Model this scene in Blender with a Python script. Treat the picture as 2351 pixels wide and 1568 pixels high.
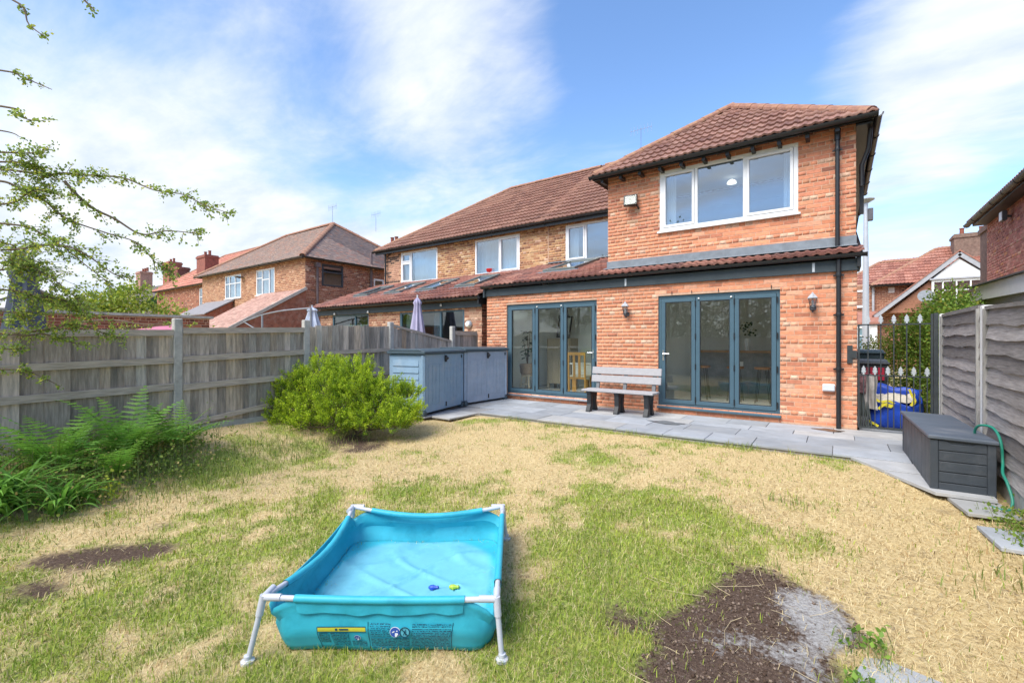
import bpy, bmesh, math, random
import numpy as np
from mathutils import Vector, Matrix
R = math.radians
rng = np.random.default_rng(7)
random.seed(7)
for _o in list(bpy.data.objects): bpy.data.objects.remove(_o)
SC = bpy.context.scene
COL = SC.collection

# ---------------------------------------------------------------- camera, world, sun, exposure
CAMH = 1.393
cam = bpy.data.cameras.new('camera'); cam.lens = 16.0; cam.sensor_width = 36.0
cam.clip_start = 0.05; cam.clip_end = 2000
camo = bpy.data.objects.new('camera', cam); COL.objects.link(camo)
camo.location = (0, 0, CAMH); camo.rotation_euler = (R(90), 0, R(35.57))
SC.camera = camo
SUN_EL = 52.0; SUN_AZ = (-0.20, -0.98)        # horizontal direction towards the sun
w = bpy.data.worlds.new('World'); SC.world = w; w.use_nodes = True
nt = w.node_tree; nt.nodes.clear(); N = nt.nodes; L = nt.links
out = N.new('ShaderNodeOutputWorld'); bg = N.new('ShaderNodeBackground')
sky = N.new('ShaderNodeTexSky'); sky.sky_type = 'NISHITA'; sky.sun_disc = False
sky.sun_elevation = R(SUN_EL); sky.sun_rotation = math.atan2(SUN_AZ[0], SUN_AZ[1])
sky.air_density = 1.0; sky.dust_density = 0.3; sky.ozone_density = 3.0
bg.inputs['Strength'].default_value = 0.15
tc = N.new('ShaderNodeTexCoord'); sep = N.new('ShaderNodeSeparateXYZ')
L.new(tc.outputs['Generated'], sep.inputs[0])
def wm(op, a, b=None, c=None, clamp=False):
    n = N.new('ShaderNodeMath'); n.operation = op; n.use_clamp = clamp
    for i, v in enumerate((a, b, c)):
        if v is None: continue
        if isinstance(v, (int, float)): n.inputs[i].default_value = v
        else: L.new(v, n.inputs[i])
    return n.outputs[0]
zc = wm('ADD', wm('MAXIMUM', sep.outputs[2], 0.0), 0.16)
comb = N.new('ShaderNodeCombineXYZ')
L.new(wm('DIVIDE', sep.outputs[0], zc), comb.inputs[0]); L.new(wm('DIVIDE', sep.outputs[1], zc), comb.inputs[1])
mp = N.new('ShaderNodeMapping'); L.new(comb.outputs[0], mp.inputs[0])
mp.inputs['Rotation'].default_value = (0, 0, R(-28)); mp.inputs['Scale'].default_value = (0.50, 0.85, 1); mp.inputs['Location'].default_value = (1.7, 0.4, 0.3)
n1 = N.new('ShaderNodeTexNoise'); n1.inputs['Scale'].default_value = 1.35; n1.inputs['Detail'].default_value = 9; n1.inputs['Roughness'].default_value = 0.58; n1.inputs['Distortion'].default_value = 0.45
L.new(mp.outputs[0], n1.inputs['Vector'])
def blob(d, sharp):                              # a bank of cloud in one compass direction
    dn = N.new('ShaderNodeVectorMath'); dn.operation = 'DOT_PRODUCT'
    L.new(tc.outputs['Generated'], dn.inputs[0]); dn.inputs[1].default_value = Vector(d).normalized()
    mr = N.new('ShaderNodeMapRange'); mr.interpolation_type = 'SMOOTHSTEP'
    mr.inputs['From Min'].default_value = sharp; mr.inputs['From Max'].default_value = 1.0
    L.new(dn.outputs['Value'], mr.inputs['Value']); return mr.outputs[0]
def pix(x, y):
    yaw = R(35.57); a = (x-1175.5)/1045; return (-math.sin(yaw)+math.cos(yaw)*a, math.cos(yaw)+math.sin(yaw)*a, (784-y)/1045)
# veil everywhere, thicker towards the horizon
hor = wm('POWER', wm('SUBTRACT', 1.0, wm('MAXIMUM', sep.outputs[2], 0.0), clamp=True), 5.0)
n3w = N.new('ShaderNodeTexNoise'); n3w.inputs['Scale'].default_value = 4.6; n3w.inputs['Detail'].default_value = 8; n3w.inputs['Roughness'].default_value = 0.62; n3w.inputs['Distortion'].default_value = 0.6; L.new(mp.outputs[0], n3w.inputs['Vector'])
base = wm('ADD', wm('ADD', n1.outputs['Fac'], wm('MULTIPLY', wm('SUBTRACT', n3w.outputs['Fac'], 0.5), 0.30)), wm('MULTIPLY', hor, 0.33))
westd = wm('MULTIPLY', wm('MULTIPLY', sep.outputs[0], -1.0), 0.07)      # the veil lies to the west
base = wm('ADD', base, westd)
for d, s, k in ((pix(1080, 190), 0.968, 0.17), (pix(620, 230), 0.95, -0.07), (pix(2120, 60), 0.982, 0.26), (pix(2290, 170), 0.985, 0.30), (pix(1995, 500), 0.985, 0.20), (pix(420, 560), 0.93, 0.20), (pix(300, 250), 0.93, 0.08), (pix(1560, 180), 0.965, -0.12), (pix(2150, 380), 0.97, -0.14), (pix(1750, 100), 0.98, -0.10), (pix(250, 60), 0.96, -0.02)):
    base = wm('ADD', base, wm('MULTIPLY', blob(d, s), k))
mr = N.new('ShaderNodeMapRange'); mr.interpolation_type = 'SMOOTHSTEP'
mr.inputs['From Min'].default_value = 0.43; mr.inputs['From Max'].default_value = 0.84
L.new(base, mr.inputs['Value'])
hs = N.new('ShaderNodeHueSaturation'); hs.inputs['Saturation'].default_value = 1.08; hs.inputs['Value'].default_value = 0.52; hs.inputs['Hue'].default_value = 0.502
L.new(sky.outputs[0], hs.inputs['Color'])
mix = N.new('ShaderNodeMix'); mix.data_type = 'RGBA'
L.new(mr.outputs[0], mix.inputs['Factor']); L.new(hs.outputs[0], mix.inputs['A']); 
n2w = N.new('ShaderNodeTexNoise'); n2w.inputs['Scale'].default_value = 3.4; n2w.inputs['Detail'].default_value = 8; n2w.inputs['Roughness'].default_value = 0.6; L.new(mp.outputs[0], n2w.inputs['Vector'])
cr = N.new('ShaderNodeValToRGB'); cr.color_ramp.elements[0].position = 0.32; cr.color_ramp.elements[0].color = (1.25, 1.46, 1.78, 1); cr.color_ramp.elements[1].position = 0.62; cr.color_ramp.elements[1].color = (1.9, 1.95, 2.02, 1)
L.new(n2w.outputs['Fac'], cr.inputs[0]); L.new(cr.outputs[0], mix.inputs['B'])
L.new(mix.outputs['Result'], bg.inputs['Color']); L.new(bg.outputs[0], out.inputs[0])

sun = bpy.data.lights.new('sun', 'SUN'); sun.energy = 1.4; sun.angle = R(38); sun.color = (1.0, 0.95, 0.87)
suno = bpy.data.objects.new('sun', sun); COL.objects.link(suno)
_h = Vector((SUN_AZ[0], SUN_AZ[1], 0)).normalized()*math.cos(R(SUN_EL)); _d = Vector((_h.x, _h.y, math.sin(R(SUN_EL))))
suno.rotation_euler = _d.to_track_quat('Z', 'Y').to_euler(); suno.location = (-20, -40, 60)
vs = SC.view_settings; vs.view_transform = 'Standard'; vs.look = 'None'; vs.gamma = 1.0; vs.use_curve_mapping = False
vs.exposure = 1.96

# ---------------------------------------------------------------- materials
def srgb(r, g, b):
    f = lambda c: (c/255/12.92) if c <= 10 else ((c/255+0.055)/1.055)**2.4
    return (f(r), f(g), f(b), 1.0)
MATS = {}
def mat(name, col, rough=0.7, metal=0.0, var=0.25, scale=6.0, bump=0.0, bscale=None, src='plain', spec=0.4, stretch=None, dirt=None, dscale=2.0, damt=0.5, coords='Object', trans=0.0, detail=5.0):
    """src: plain = col; obj = colour of the object; attr = colour attribute of the mesh.  var = brightness wobble by noise; dirt = a second colour in blotches"""
    if name in MATS: return MATS[name]
    m = bpy.data.materials.new(name); m.use_nodes = True; t = m.node_tree; b = t.nodes['Principled BSDF']
    b.inputs['Roughness'].default_value = rough; b.inputs['Metallic'].default_value = metal
    b.inputs['Specular IOR Level'].default_value = spec
    nn = t.nodes.new; ln = t.links.new
    if src == 'obj': c = nn('ShaderNodeObjectInfo').outputs['Color']
    elif src == 'attr':
        a = nn('ShaderNodeVertexColor'); a.layer_name = 'Col'; c = a.outputs['Color']
    else:
        r = nn('ShaderNodeRGB'); r.outputs[0].default_value = tuple(col[:3])+(1,); c = r.outputs[0]
    co = nn('ShaderNodeTexCoord'); 
    if coords == 'World':
        g = nn('ShaderNodeNewGeometry'); v = g.outputs['Position']
    else: v = co.outputs[coords]
    if stretch:
        mpn = nn('ShaderNodeMapping'); mpn.inputs['Scale'].default_value = stretch; ln(v, mpn.inputs[0]); v = mpn.outputs[0]
    if src == 'obj':      # shift the pattern for each piece
        oi = nn('ShaderNodeObjectInfo'); ad = nn('ShaderNodeVectorMath'); ad.operation = 'ADD'
        ml = nn('ShaderNodeMath'); ml.operation = 'MULTIPLY'; ml.inputs[1].default_value = 40
        ln(oi.outputs['Random'], ml.inputs[0]); ln(v, ad.inputs[0]); ln(ml.outputs[0], ad.inputs[1]); v = ad.outputs[0]
    if var > 0:
        n = nn('ShaderNodeTexNoise'); n.inputs['Scale'].default_value = scale; n.inputs['Detail'].default_value = detail; n.inputs['Roughness'].default_value = 0.62
        ln(v, n.inputs['Vector'])
        rr = nn('ShaderNodeMapRange'); rr.inputs['From Min'].default_value = 0.25; rr.inputs['From Max'].default_value = 0.75
        rr.inputs['To Min'].default_value = 1-var; rr.inputs['To Max'].default_value = 1+var
        ln(n.outputs['Fac'], rr.inputs['Value'])
        mm = nn('ShaderNodeVectorMath'); mm.operation = 'SCALE'; ln(c, mm.inputs[0]); ln(rr.outputs[0], mm.inputs['Scale']); c = mm.outputs[0]
    if dirt:
        n = nn('ShaderNodeTexNoise'); n.inputs['Scale'].default_value = dscale; n.inputs['Detail'].default_value = 6; n.inputs['Roughness'].default_value = 0.65
        ln(v, n.inputs['Vector'])
        rr = nn('ShaderNodeMapRange'); rr.inputs['From Min'].default_value = 0.5; rr.inputs['From Max'].default_value = 0.72
        rr.inputs['To Max'].default_value = damt; ln(n.outputs['Fac'], rr.inputs['Value'])
        mx = nn('ShaderNodeMix'); mx.data_type = 'RGBA'; ln(rr.outputs[0], mx.inputs['Factor']); ln(c, mx.inputs['A']); mx.inputs['B'].default_value = tuple(dirt[:3])+(1,); c = mx.outputs['Result']
    ln(c, b.inputs['Base Color'])
    if bump > 0:
        n = nn('ShaderNodeTexNoise'); n.inputs['Scale'].default_value = bscale or scale*3; n.inputs['Detail'].default_value = 6
        ln(v, n.inputs['Vector']); bp = nn('ShaderNodeBump'); bp.inputs['Strength'].default_value = bump; bp.inputs['Distance'].default_value = 0.01
        ln(n.outputs['Fac'], bp.inputs['Height']); ln(bp.outputs[0], b.inputs['Normal'])
    if trans > 0:       # light through leaves
        tl = nn('ShaderNodeBsdfTranslucent'); ln(c, tl.inputs['Color']); ms = nn('ShaderNodeMixShader'); ms.inputs[0].default_value = trans
        o = t.nodes['Material Output']; ln(b.outputs[0], ms.inputs[1]); ln(tl.outputs[0], ms.inputs[2]); ln(ms.outputs[0], o.inputs['Surface'])
    MATS[name] = m; return m
def glass(name, refl, tint=(0.9, 0.95, 0.93), ior=1.5):
    if name in MATS: return MATS[name]
    m = bpy.data.materials.new(name); m.use_nodes = True; t = m.node_tree; t.nodes.clear(); nn = t.nodes.new; ln = t.links.new
    o = nn('ShaderNodeOutputMaterial'); tr = nn('ShaderNodeBsdfTransparent'); tr.inputs[0].default_value = tint+(1,)
    gl = nn('ShaderNodeBsdfGlossy'); gl.inputs['Roughness'].default_value = 0.0; gl.inputs['Color'].default_value = (0.97, 0.98, 1, 1)
    fr = nn('ShaderNodeLayerWeight'); fr.inputs['Blend'].default_value = 0.5
    pwn = nn('ShaderNodeMath'); pwn.operation = 'POWER'; pwn.inputs[1].default_value = 4.0; ln(fr.outputs['Facing'], pwn.inputs[0])
    ad = nn('ShaderNodeMath'); ad.operation = 'MULTIPLY_ADD'; ad.use_clamp = True; ad.inputs[1].default_value = 0.8; ad.inputs[2].default_value = refl; ln(pwn.outputs[0], ad.inputs[0])
    ms = nn('ShaderNodeMixShader'); ln(ad.outputs[0], ms.inputs[0]); ln(tr.outputs[0], ms.inputs[1]); ln(gl.outputs[0], ms.inputs[2]); ln(ms.outputs[0], o.inputs[0])
    n = nn('ShaderNodeTexNoise'); n.inputs['Scale'].default_value = 1.3; bp = nn('ShaderNodeBump'); bp.inputs['Strength'].default_value = 0.015; bp.inputs['Distance'].default_value = 0.05
    g = nn('ShaderNodeNewGeometry'); ln(g.outputs['Position'], n.inputs['Vector']); ln(n.outputs['Fac'], bp.inputs['Height']); ln(bp.outputs[0], gl.inputs['Normal'])
    MATS[name] = m; return m

# ---------------------------------------------------------------- building helpers
ORI = {}
def thing(name, label, cat, loc=(0, 0, 0), rotz=0.0, group=None, local=False):
    o = bpy.data.objects.new(name, None); COL.objects.link(o); o.empty_display_size = 0.2
    o.location = loc; o.rotation_euler = (0, 0, rotz); o['label'] = label; o['category'] = cat
    if group: o['group'] = group
    ORI[o.name] = Vector((0, 0, 0)) if local else Vector(loc)
    return o
def tag(o, label, cat, group=None):
    o['label'] = label; o['category'] = cat
    if group: o['group'] = group
    return o
def link(name, me, material, parent=None, loc=(0, 0, 0), kind=None, color=None, rot=None):
    o = bpy.data.objects.new(name, me); COL.objects.link(o)
    if material is not None and len(me.materials) == 0: me.materials.append(material)
    if parent is not None:
        o.parent = parent; ORI[o.name] = ORI.get(parent.name, Vector((0, 0, 0)))
    o.location = loc
    if rot is not None: o.rotation_euler = rot
    if kind: o['kind'] = kind
    if color is not None: o.color = tuple(color[:3])+(1,)
    return o
def mesh(name, V, Fc, smooth=False, cols=None):
    me = bpy.data.meshes.new(name); me.from_pydata([tuple(v) for v in V], [], [tuple(f) for f in Fc]); 
    if smooth: me.polygons.foreach_set('use_smooth', [True]*len(me.polygons))
    if cols is not None:
        a = me.color_attributes.new('Col', 'FLOAT_COLOR', 'POINT'); c = np.ones((len(V), 4), dtype=np.float32); c[:, :3] = np.asarray(cols)[:, :3]
        a.data.foreach_set('color', c.ravel())
    me.update(); return me
def npmesh(name, V, sizes, idx, cols=None, smooth=False):
    """fast mesh from numpy: V (n,3), sizes of faces, flat vertex indices"""
    me = bpy.data.meshes.new(name); V = np.asarray(V, dtype=np.float32); idx = np.asarray(idx, dtype=np.int32).ravel(); sizes = np.asarray(sizes, dtype=np.int32)
    me.vertices.add(len(V)); me.vertices.foreach_set('co', V.ravel())
    me.loops.add(len(idx)); me.loops.foreach_set('vertex_index', idx)
    me.polygons.add(len(sizes)); st = np.zeros(len(sizes), dtype=np.int32); st[1:] = np.cumsum(sizes)[:-1]
    me.polygons.foreach_set('loop_start', st); me.polygons.foreach_set('loop_total', sizes)
    if smooth: me.polygons.foreach_set('use_smooth', np.ones(len(sizes), dtype=bool))
    if cols is not None:
        a = me.color_attributes.new('Col', 'FLOAT_COLOR', 'POINT'); c = np.ones((len(V), 4), dtype=np.float32); c[:, :3] = np.asarray(cols)[:, :3]
        a.data.foreach_set('color', c.ravel())
    me.update(calc_edges=True); me.validate(); return me
class MB:
    def __init__(s): s.V = []; s.F = []
    def add(s, V, F):
        n = len(s.V); s.V += [tuple(v) for v in V]; s.F += [tuple(i+n for i in f) for f in F]; return s
    def box(s, x0, x1, y0, y1, z0, z1):
        V = [(x, y, z) for z in (z0, z1) for y in (y0, y1) for x in (x0, x1)]
        return s.add(V, [(0, 2, 3, 1), (4, 5, 7, 6), (0, 1, 5, 4), (2, 6, 7, 3), (0, 4, 6, 2), (1, 3, 7, 5)])
    def bar(s, a, b, w, h, up=(0, 0, 1)):           # rectangular bar from a to b, w across, h along up
        a = Vector(a); b = Vector(b); d = (b-a).normalized(); sd = d.cross(Vector(up))
        if sd.length < 1e-4: sd = d.cross(Vector((0, 1, 0)))
        sd.normalize(); u = sd.cross(d).normalized()
        V = [p+sd*(i*w/2)+u*(j*h/2) for p in (a, b) for j in (-1, 1) for i in (-1, 1)]
        return s.add(V, [(0, 1, 3, 2), (4, 6, 7, 5), (0, 4, 5, 1), (2, 3, 7, 6), (0, 2, 6, 4), (1, 5, 7, 3)])
    def tube(s, pts, r, n=8, cap=True):
        pts = [Vector(p) for p in pts]; m = len(pts); rr = r if isinstance(r, (list, tuple)) else [r]*m
        V = []; F = []; prev = None
        for i, p in enumerate(pts):
            d = (pts[min(i+1, m-1)]-pts[max(i-1, 0)]).normalized()
            if prev is None:
                u = d.orthogonal().normalized()
            else:
                u = prev-d*prev.dot(d)
                u = u.normalized() if u.length > 1e-5 else d.orthogonal().normalized()
            prev = u; v = d.cross(u)
            for k in range(n):
                a = 2*math.pi*k/n; V.append(p+(u*math.cos(a)+v*math.sin(a))*rr[i])
        for i in range(m-1):
            for k in range(n):
                F.append((i*n+k, i*n+(k+1) % n, (i+1)*n+(k+1) % n, (i+1)*n+k))
        if cap: F.append(tuple(range(n-1, -1, -1))); F.append(tuple((m-1)*n+k for k in range(n)))
        return s.add(V, F)
    def lathe(s, prof, c=(0, 0, 0), n=16, sq=None):
        V = []; F = []; m = len(prof)
        for (r, z) in prof:
            for k in range(n):
                a = 2*math.pi*(k+0.5)/n; V.append((c[0]+r*math.cos(a), c[1]+r*math.sin(a), c[2]+z))
        for i in range(m-1):
            for k in range(n): F.append((i*n+k, i*n+(k+1) % n, (i+1)*n+(k+1) % n, (i+1)*n+k))
        F.append(tuple(range(n-1, -1, -1))); F.append(tuple((m-1)*n+k for k in range(n)))
        return s.add(V, F)
    def prism(s, poly, ext):                          # polygon (list of 3D points) swept by ext
        n = len(poly); e = Vector(ext); V = [Vector(p) for p in poly]+[Vector(p)+e for p in poly]
        F = [tuple(range(n-1, -1, -1)), tuple(range(n, 2*n))]+[(i, (i+1) % n, n+(i+1) % n, n+i) for i in range(n)]
        return s.add(V, F)
    def quad(s, a, b, c, d): return s.add([a, b, c, d], [(0, 1, 2, 3)])
    def build(s, name, material, parent=None, smooth=False, bevel=0.0, kind=None, color=None, loc=None):
        off = ORI.get(parent.name, Vector((0, 0, 0))) if parent is not None else Vector((0, 0, 0))
        if loc is not None: off = Vector(loc)
        V = [(v[0]-off.x, v[1]-off.y, v[2]-off.z) for v in s.V]
        me = mesh(name, V, s.F, False)
        bm = bmesh.new(); bm.from_mesh(me); bmesh.ops.recalc_face_normals(bm, faces=bm.faces)
        if bevel > 0:
            bmesh.ops.bevel(bm, geom=[e for e in bm.edges if len(e.link_faces) == 2 and e.calc_face_angle(0) > 0.5], offset=bevel, segments=1, profile=0.5, affect='EDGES', clamp_overlap=True)
        bm.to_mesh(me); bm.free()
        if smooth:
            me.polygons.foreach_set('use_smooth', [True]*len(me.polygons)); 
            try: me.set_sharp_from_angle(angle=R(40))
            except Exception: pass
        o = link(name, me, material, parent, kind=kind, color=color)
        if loc is not None: o.location = loc
        return o
def piece(name, me, material, parent, worldpos, rot=None, color=None):
    off = ORI.get(parent.name, Vector((0, 0, 0)))
    return link(name, me, material, parent, loc=Vector(worldpos)-off, color=color, rot=rot)
def project(p):
    x, y, z = p; yw = R(35.57); a = -math.sin(yw)*x+math.cos(yw)*y; b = math.cos(yw)*x+math.sin(yw)*y
    return (1175.5+1045*b/max(a, .01), 784-1045*(z-CAMH)/max(a, .01), a)
def inview(p, mrg=0):
    x, y, a = project(p); return a > 0.2 and -mrg < x < 2351+mrg and -mrg < y < 1568+mrg
def smooth01(t):
    t = np.clip(t, 0, 1); return t*t*(3-2*t)
def vnoise(x, y, seed=0):            # cheap smooth noise, arrays in, 0..1 out
    x = np.asarray(x, float); y = np.asarray(y, float); xi = np.floor(x).astype(int); yi = np.floor(y).astype(int); xf = smooth01(x-xi); yf = smooth01(y-yi)
    def hsh(a, b):
        n = (a*374761393+b*668265263+seed*1442695041) & 0x7fffffff; n = (n ^ (n >> 13))*1274126177 & 0x7fffffff
        return ((n ^ (n >> 16)) & 0xffff)/65535.0
    return (hsh(xi, yi)*(1-xf)+hsh(xi+1, yi)*xf)*(1-yf)+(hsh(xi, yi+1)*(1-xf)+hsh(xi+1, yi+1)*xf)*yf
def fbm(x, y, seed=0, o=4):
    t = 0; a = 0.5; 
    for i in range(o): t = t+a*vnoise(np.asarray(x)*2**i, np.asarray(y)*2**i, seed+i); a *= 0.5
    return t/(1-0.5**o)
# ---------------------------------------------------------------- ground, lawn, patio
LFX = -7.62          # left fence line
def patio_edge(x):   # y of the lawn / patio edge
    return 6.9+0.0*x
def ground_z(x, y):
    x = np.asarray(x, float); y = np.asarray(y, float)
    z = -0.035-0.041*np.clip(6.9-y, 0, 7.2)
    inl = smooth01((y-6.6)/0.35)
    z = z*(1-inl)+(-0.07)*inl
    bank = smooth01((-5.7-x)/1.7)*smooth01((y+1.5)/1.5)*(1-smooth01((y-5.0)/0.9))
    z = z*(1-bank)+(0.10-0.02*np.clip(3-y, 0, 4))*bank
    fine = (fbm(x*1.1+3, y*1.1, 11)-0.5)*0.07*(1-inl)*np.where((x > -7.5) & (x < 1.3), 1, 0)
    rest = smooth01((np.hypot(x, y)-14)/10)
    z = (z+fine)*(1-rest)+(-0.10)*rest
    # pit under the soil patch is nearly flat
    return z
def blobs(x, y, lst):
    t = 0
    for bx, by, sx, sy, rot, k in lst:
        c, s = math.cos(R(rot)), math.sin(R(rot)); dx = (x-bx)*c+(y-by)*s; dy = -(x-bx)*s+(y-by)*c
        t = t+k*np.exp(-((dx/sx)**2+(dy/sy)**2))
    return t
GREEN = [(-2.9, 1.3, 1.5, 1.2, 0, .30), (-1.75, 1.0, 1.1, .9, 30, .32), (-1.35, 2.7, .55, 1.1, 35, .62), (-1.0, 3.7, .45, .9, 10, .55), (-1.55, 4.5, .7, .5, 0, .5), (-0.75, 3.0, .3, .5, 0, .5), (-1.0, 2.2, .35, .5, 30, .5),
         (-2.5, 5.2, .5, .35, 0, .40), (-1.9, 6.0, .5, .3, 0, .30), (-3.6, 1.6, .8, .6, 0, .25), (-4.3, 2.2, .7, .4, 20, .25), (-4.9, 1.5, .6, .35, 0, .3), (-0.4, 4.9, .35, .3, 0, .45), (-.3, 4.3, .4, .25, 0, .25), (-3.4, 3.4, .7, .5, 0, .22), (-2.9, 6.75, .5, .14, 0, .4), (-1.9, 6.82, 1.6, .10, 0, .5), (-5.4, 6.3, .6, .15, 30, .4), (-3.4, .6, .8, .5, 0, .3), (-4.9, .4, .5, .4, 0, .35), (-6.1, 2.6, .6, 1.2, 0, .5), (-2.2, .9, .5, .4, 0, .3),
         (-4.6, 5.4, 1.6, 1.0, 0, -.3), (-3.2, 4.6, 1.0, .5, 0, -.15), (.6, 3.9, .8, 1.4, 0, -.5), (.2, 5.6, 1.1, .8, 0, -.4), (-4.1, .25, .5, .35, 0, -.25), (-1.4, 5.2, .6, .4, 0, -.15)]
def green_amt(x, y):
    n = fbm(x*1.9, y*1.9, 3, 5); n2 = fbm(x*6, y*6, 5, 4)
    return np.clip(0.20+blobs(x, y, GREEN)+(n-0.5)*1.2+(n2-0.5)*1.15, 0, 1)
SOILP = [(-0.62, 3.52), (-0.38, 3.56), (-0.02, 3.36), (0.10, 3.1), (0.03, 2.85), (0.12, 2.2), (-0.4, 1.9), (-0.8, 2.15), (-0.88, 2.5), (-0.70, 2.95)]
def inpoly(x, y, P):
    r = np.zeros(np.shape(x), bool); n = len(P)
    for i in range(n):
        (x1, y1), (x2, y2) = P[i], P[(i+1) % n]
        r ^= ((y1 > y) != (y2 > y)) & (x < (x2-x1)*(y-y1)/(y2-y1+1e-12)+x1)
    return r
def soil_amt(x, y):
    xn = x+(fbm(x*5, y*5, 21)-0.5)*0.22; yn = y+(fbm(x*5+9, y*5, 22)-0.5)*0.22
    s = inpoly(xn, yn, SOILP)*1.0
    b = blobs(x, y, [(-4.75, .98, .48, .22, 55, .9), (-4.35, .66, .42, .2, 40, .8), (-4.55, 1.15, .6, .2, 40, .5), (-4.9, 1.5, .25, .08, 30, .6), (-4.6, 1.85, .3, .07, 30, .5), (-1.02, 2.55, .22, .2, 0, .75), (.72, 4.35, .35, .25, 20, .5), (.55, 3.3, .4, .3, 0, .36), (.75, 5.45, .25, .3, 0, .5), (-3.2, 5.7, .8, .25, 0, .25), (-5.9, 4.2, .7, .55, 0, .9), (-5.2, 2.6, .2, .06, 20, .7), (-4.4, 3.2, .2, .05, 10, .6), (-3.8, 3.6, .15, .06, 0, .55), (-3.1, 2.9, .12, .06, 0, .6)])
    b = b*(0.05+1.75*fbm(x*8, y*8, 31, 5))
    return np.clip(np.maximum(s, smooth01((b-0.34)/0.4)), 0, 1)
def ash_amt(x, y):
    a = blobs(x, y, [(-.10, 3.22, .20, .17, -50, 1.5), (-.05, 3.0, .2, .14, -50, .9), (-.3, 2.75, .28, .13, 0, .5), (-.55, 2.55, .2, .2, 0, .38), (-.1, 2.55, .15, .2, 0, .45)])
    return np.clip(smooth01((a*(0.45+1.0*fbm(x*14, y*14, 41, 4))-0.28)/0.35), 0, 1)*inpoly(x, y, SOILP)
gx = np.unique(np.concatenate([-np.geomspace(8.8, 400, 22), np.arange(-8.8, 1.61, 0.05), np.geomspace(1.61, 400, 26)]))
gy = np.unique(np.concatenate([-np.geomspace(0.6, 400, 30), np.arange(-0.6, 7.4, 0.05), np.geomspace(7.4, 500, 24)]))
GX, GY = np.meshgrid(gx, gy); GZ = ground_z(GX, GY); nx, ny = len(gx), len(gy)
i = np.arange(nx*ny).reshape(ny, nx); q = np.stack([i[:-1, :-1], i[:-1, 1:], i[1:, 1:], i[1:, :-1]], -1).reshape(-1, 4)
me = npmesh('ground', np.stack([GX, GY, GZ], -1).reshape(-1, 3), np.full(len(q), 4), q, smooth=True)
a = me.color_attributes.new('Mask', 'FLOAT_COLOR', 'POINT')
mk = np.ones((nx*ny, 4), np.float32)
def blur(A, n):
    for _ in range(n): B_ = np.pad(A, 1, mode='edge'); A = (B_[1:-1, 1:-1]*2+B_[:-2, 1:-1]+B_[2:, 1:-1]+B_[1:-1, :-2]+B_[1:-1, 2:])/6
    return A
mk[:, 0] = green_amt(GX, GY).ravel(); mk[:, 1] = blur(soil_amt(GX, GY), 4).ravel(); mk[:, 2] = blur(ash_amt(GX, GY), 2).ravel()
a.data.foreach_set('color', mk.ravel())
def ground_mat():
    m = bpy.data.materials.new('dry_lawn'); m.use_nodes = True; t = m.node_tree; b = t.nodes['Principled BSDF']; nn = t.nodes.new; ln = t.links.new
    b.inputs['Roughness'].default_value = 0.95; b.inputs['Specular IOR Level'].default_value = 0.15
    g = nn('ShaderNodeNewGeometry'); at = nn('ShaderNodeVertexColor'); at.layer_name = 'Mask'; sp = nn('ShaderNodeSeparateColor'); ln(at.outputs[0], sp.inputs[0])
    def noise(sc, de=6, ro=0.65):
        n = nn('ShaderNodeTexNoise'); n.inputs['Scale'].default_value = sc; n.inputs['Detail'].default_value = de; n.inputs['Roughness'].default_value = ro; ln(g.outputs['Position'], n.inputs['Vector']); return n.outputs['Fac']
    def ramp(f, stops):
        r = nn('ShaderNodeValToRGB'); e = r.color_ramp.elements
        while len(e) < len(stops): e.new(0.5)
        for k, (p, c) in enumerate(stops): e[k].position = p; e[k].color = tuple(c[:3])+(1,)
        ln(f, r.inputs[0]); return r.outputs[0]
    def mixc(f, A, B):
        x = nn('ShaderNodeMix'); x.data_type = 'RGBA'; ln(f, x.inputs['Factor']); ln(A, x.inputs['A']); ln(B, x.inputs['B']); return x.outputs['Result']
    straw = ramp(noise(38), [(0.25, (.22, .15, .08)), (0.42, (.50, .37, .18)), (0.6, (.67, .53, .285)), (0.8, (.78, .66, .41))])
    green = ramp(noise(46), [(0.25, (.10, .13, .03)), (0.45, (.23, .29, .06)), (0.6, (.35, .39, .09)), (0.8, (.52, .48, .19))])
    soil = ramp(noise(60, 8, .75), [(0.25, (.035, .024, .018)), (0.5, (.10, .066, .048)), (0.66, (.16, .115, .088)), (0.85, (.32, .26, .21))])
    ash = ramp(noise(70, 8, .75), [(0.25, (.14, .12, .11)), (0.42, (.33, .315, .30)), (0.7, (.52, .51, .50))])
    def ragged(m_, sc, amt, lo, hi):        # break the edge of a patch into crumbs and tufts
        a1 = nn('ShaderNodeMath'); a1.operation = 'SUBTRACT'; ln(noise(sc, 5, .7), a1.inputs[0]); a1.inputs[1].default_value = .5
        a2 = nn('ShaderNodeMath'); a2.operation = 'MULTIPLY_ADD'; ln(a1.outputs[0], a2.inputs[0]); a2.inputs[1].default_value = amt; ln(m_, a2.inputs[2])
        r_ = nn('ShaderNodeMapRange'); r_.inputs['From Min'].default_value = lo; r_.inputs['From Max'].default_value = hi; ln(a2.outputs[0], r_.inputs['Value']); return r_.outputs[0]
    c = mixc(ragged(sp.outputs[0], 26, 1.0, .25, .75), straw, green); c = mixc(ragged(noise(2.6, 6, .7), 30, 1.6, .62, 1.0), c, soil); c = mixc(ragged(sp.outputs[1], 24, 1.3, .22, .85), c, soil); c = mixc(ragged(sp.outputs[2], 30, 2.6, .30, 1.0), c, ash)
    ln(c, b.inputs['Base Color'])
    bp = nn('ShaderNodeBump'); bp.inputs['Strength'].default_value = 0.9; bp.inputs['Distance'].default_value = 0.02; ln(noise(55, 8, .7), bp.inputs['Height']); ln(bp.outputs[0], b.inputs['Normal'])
    return m
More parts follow.
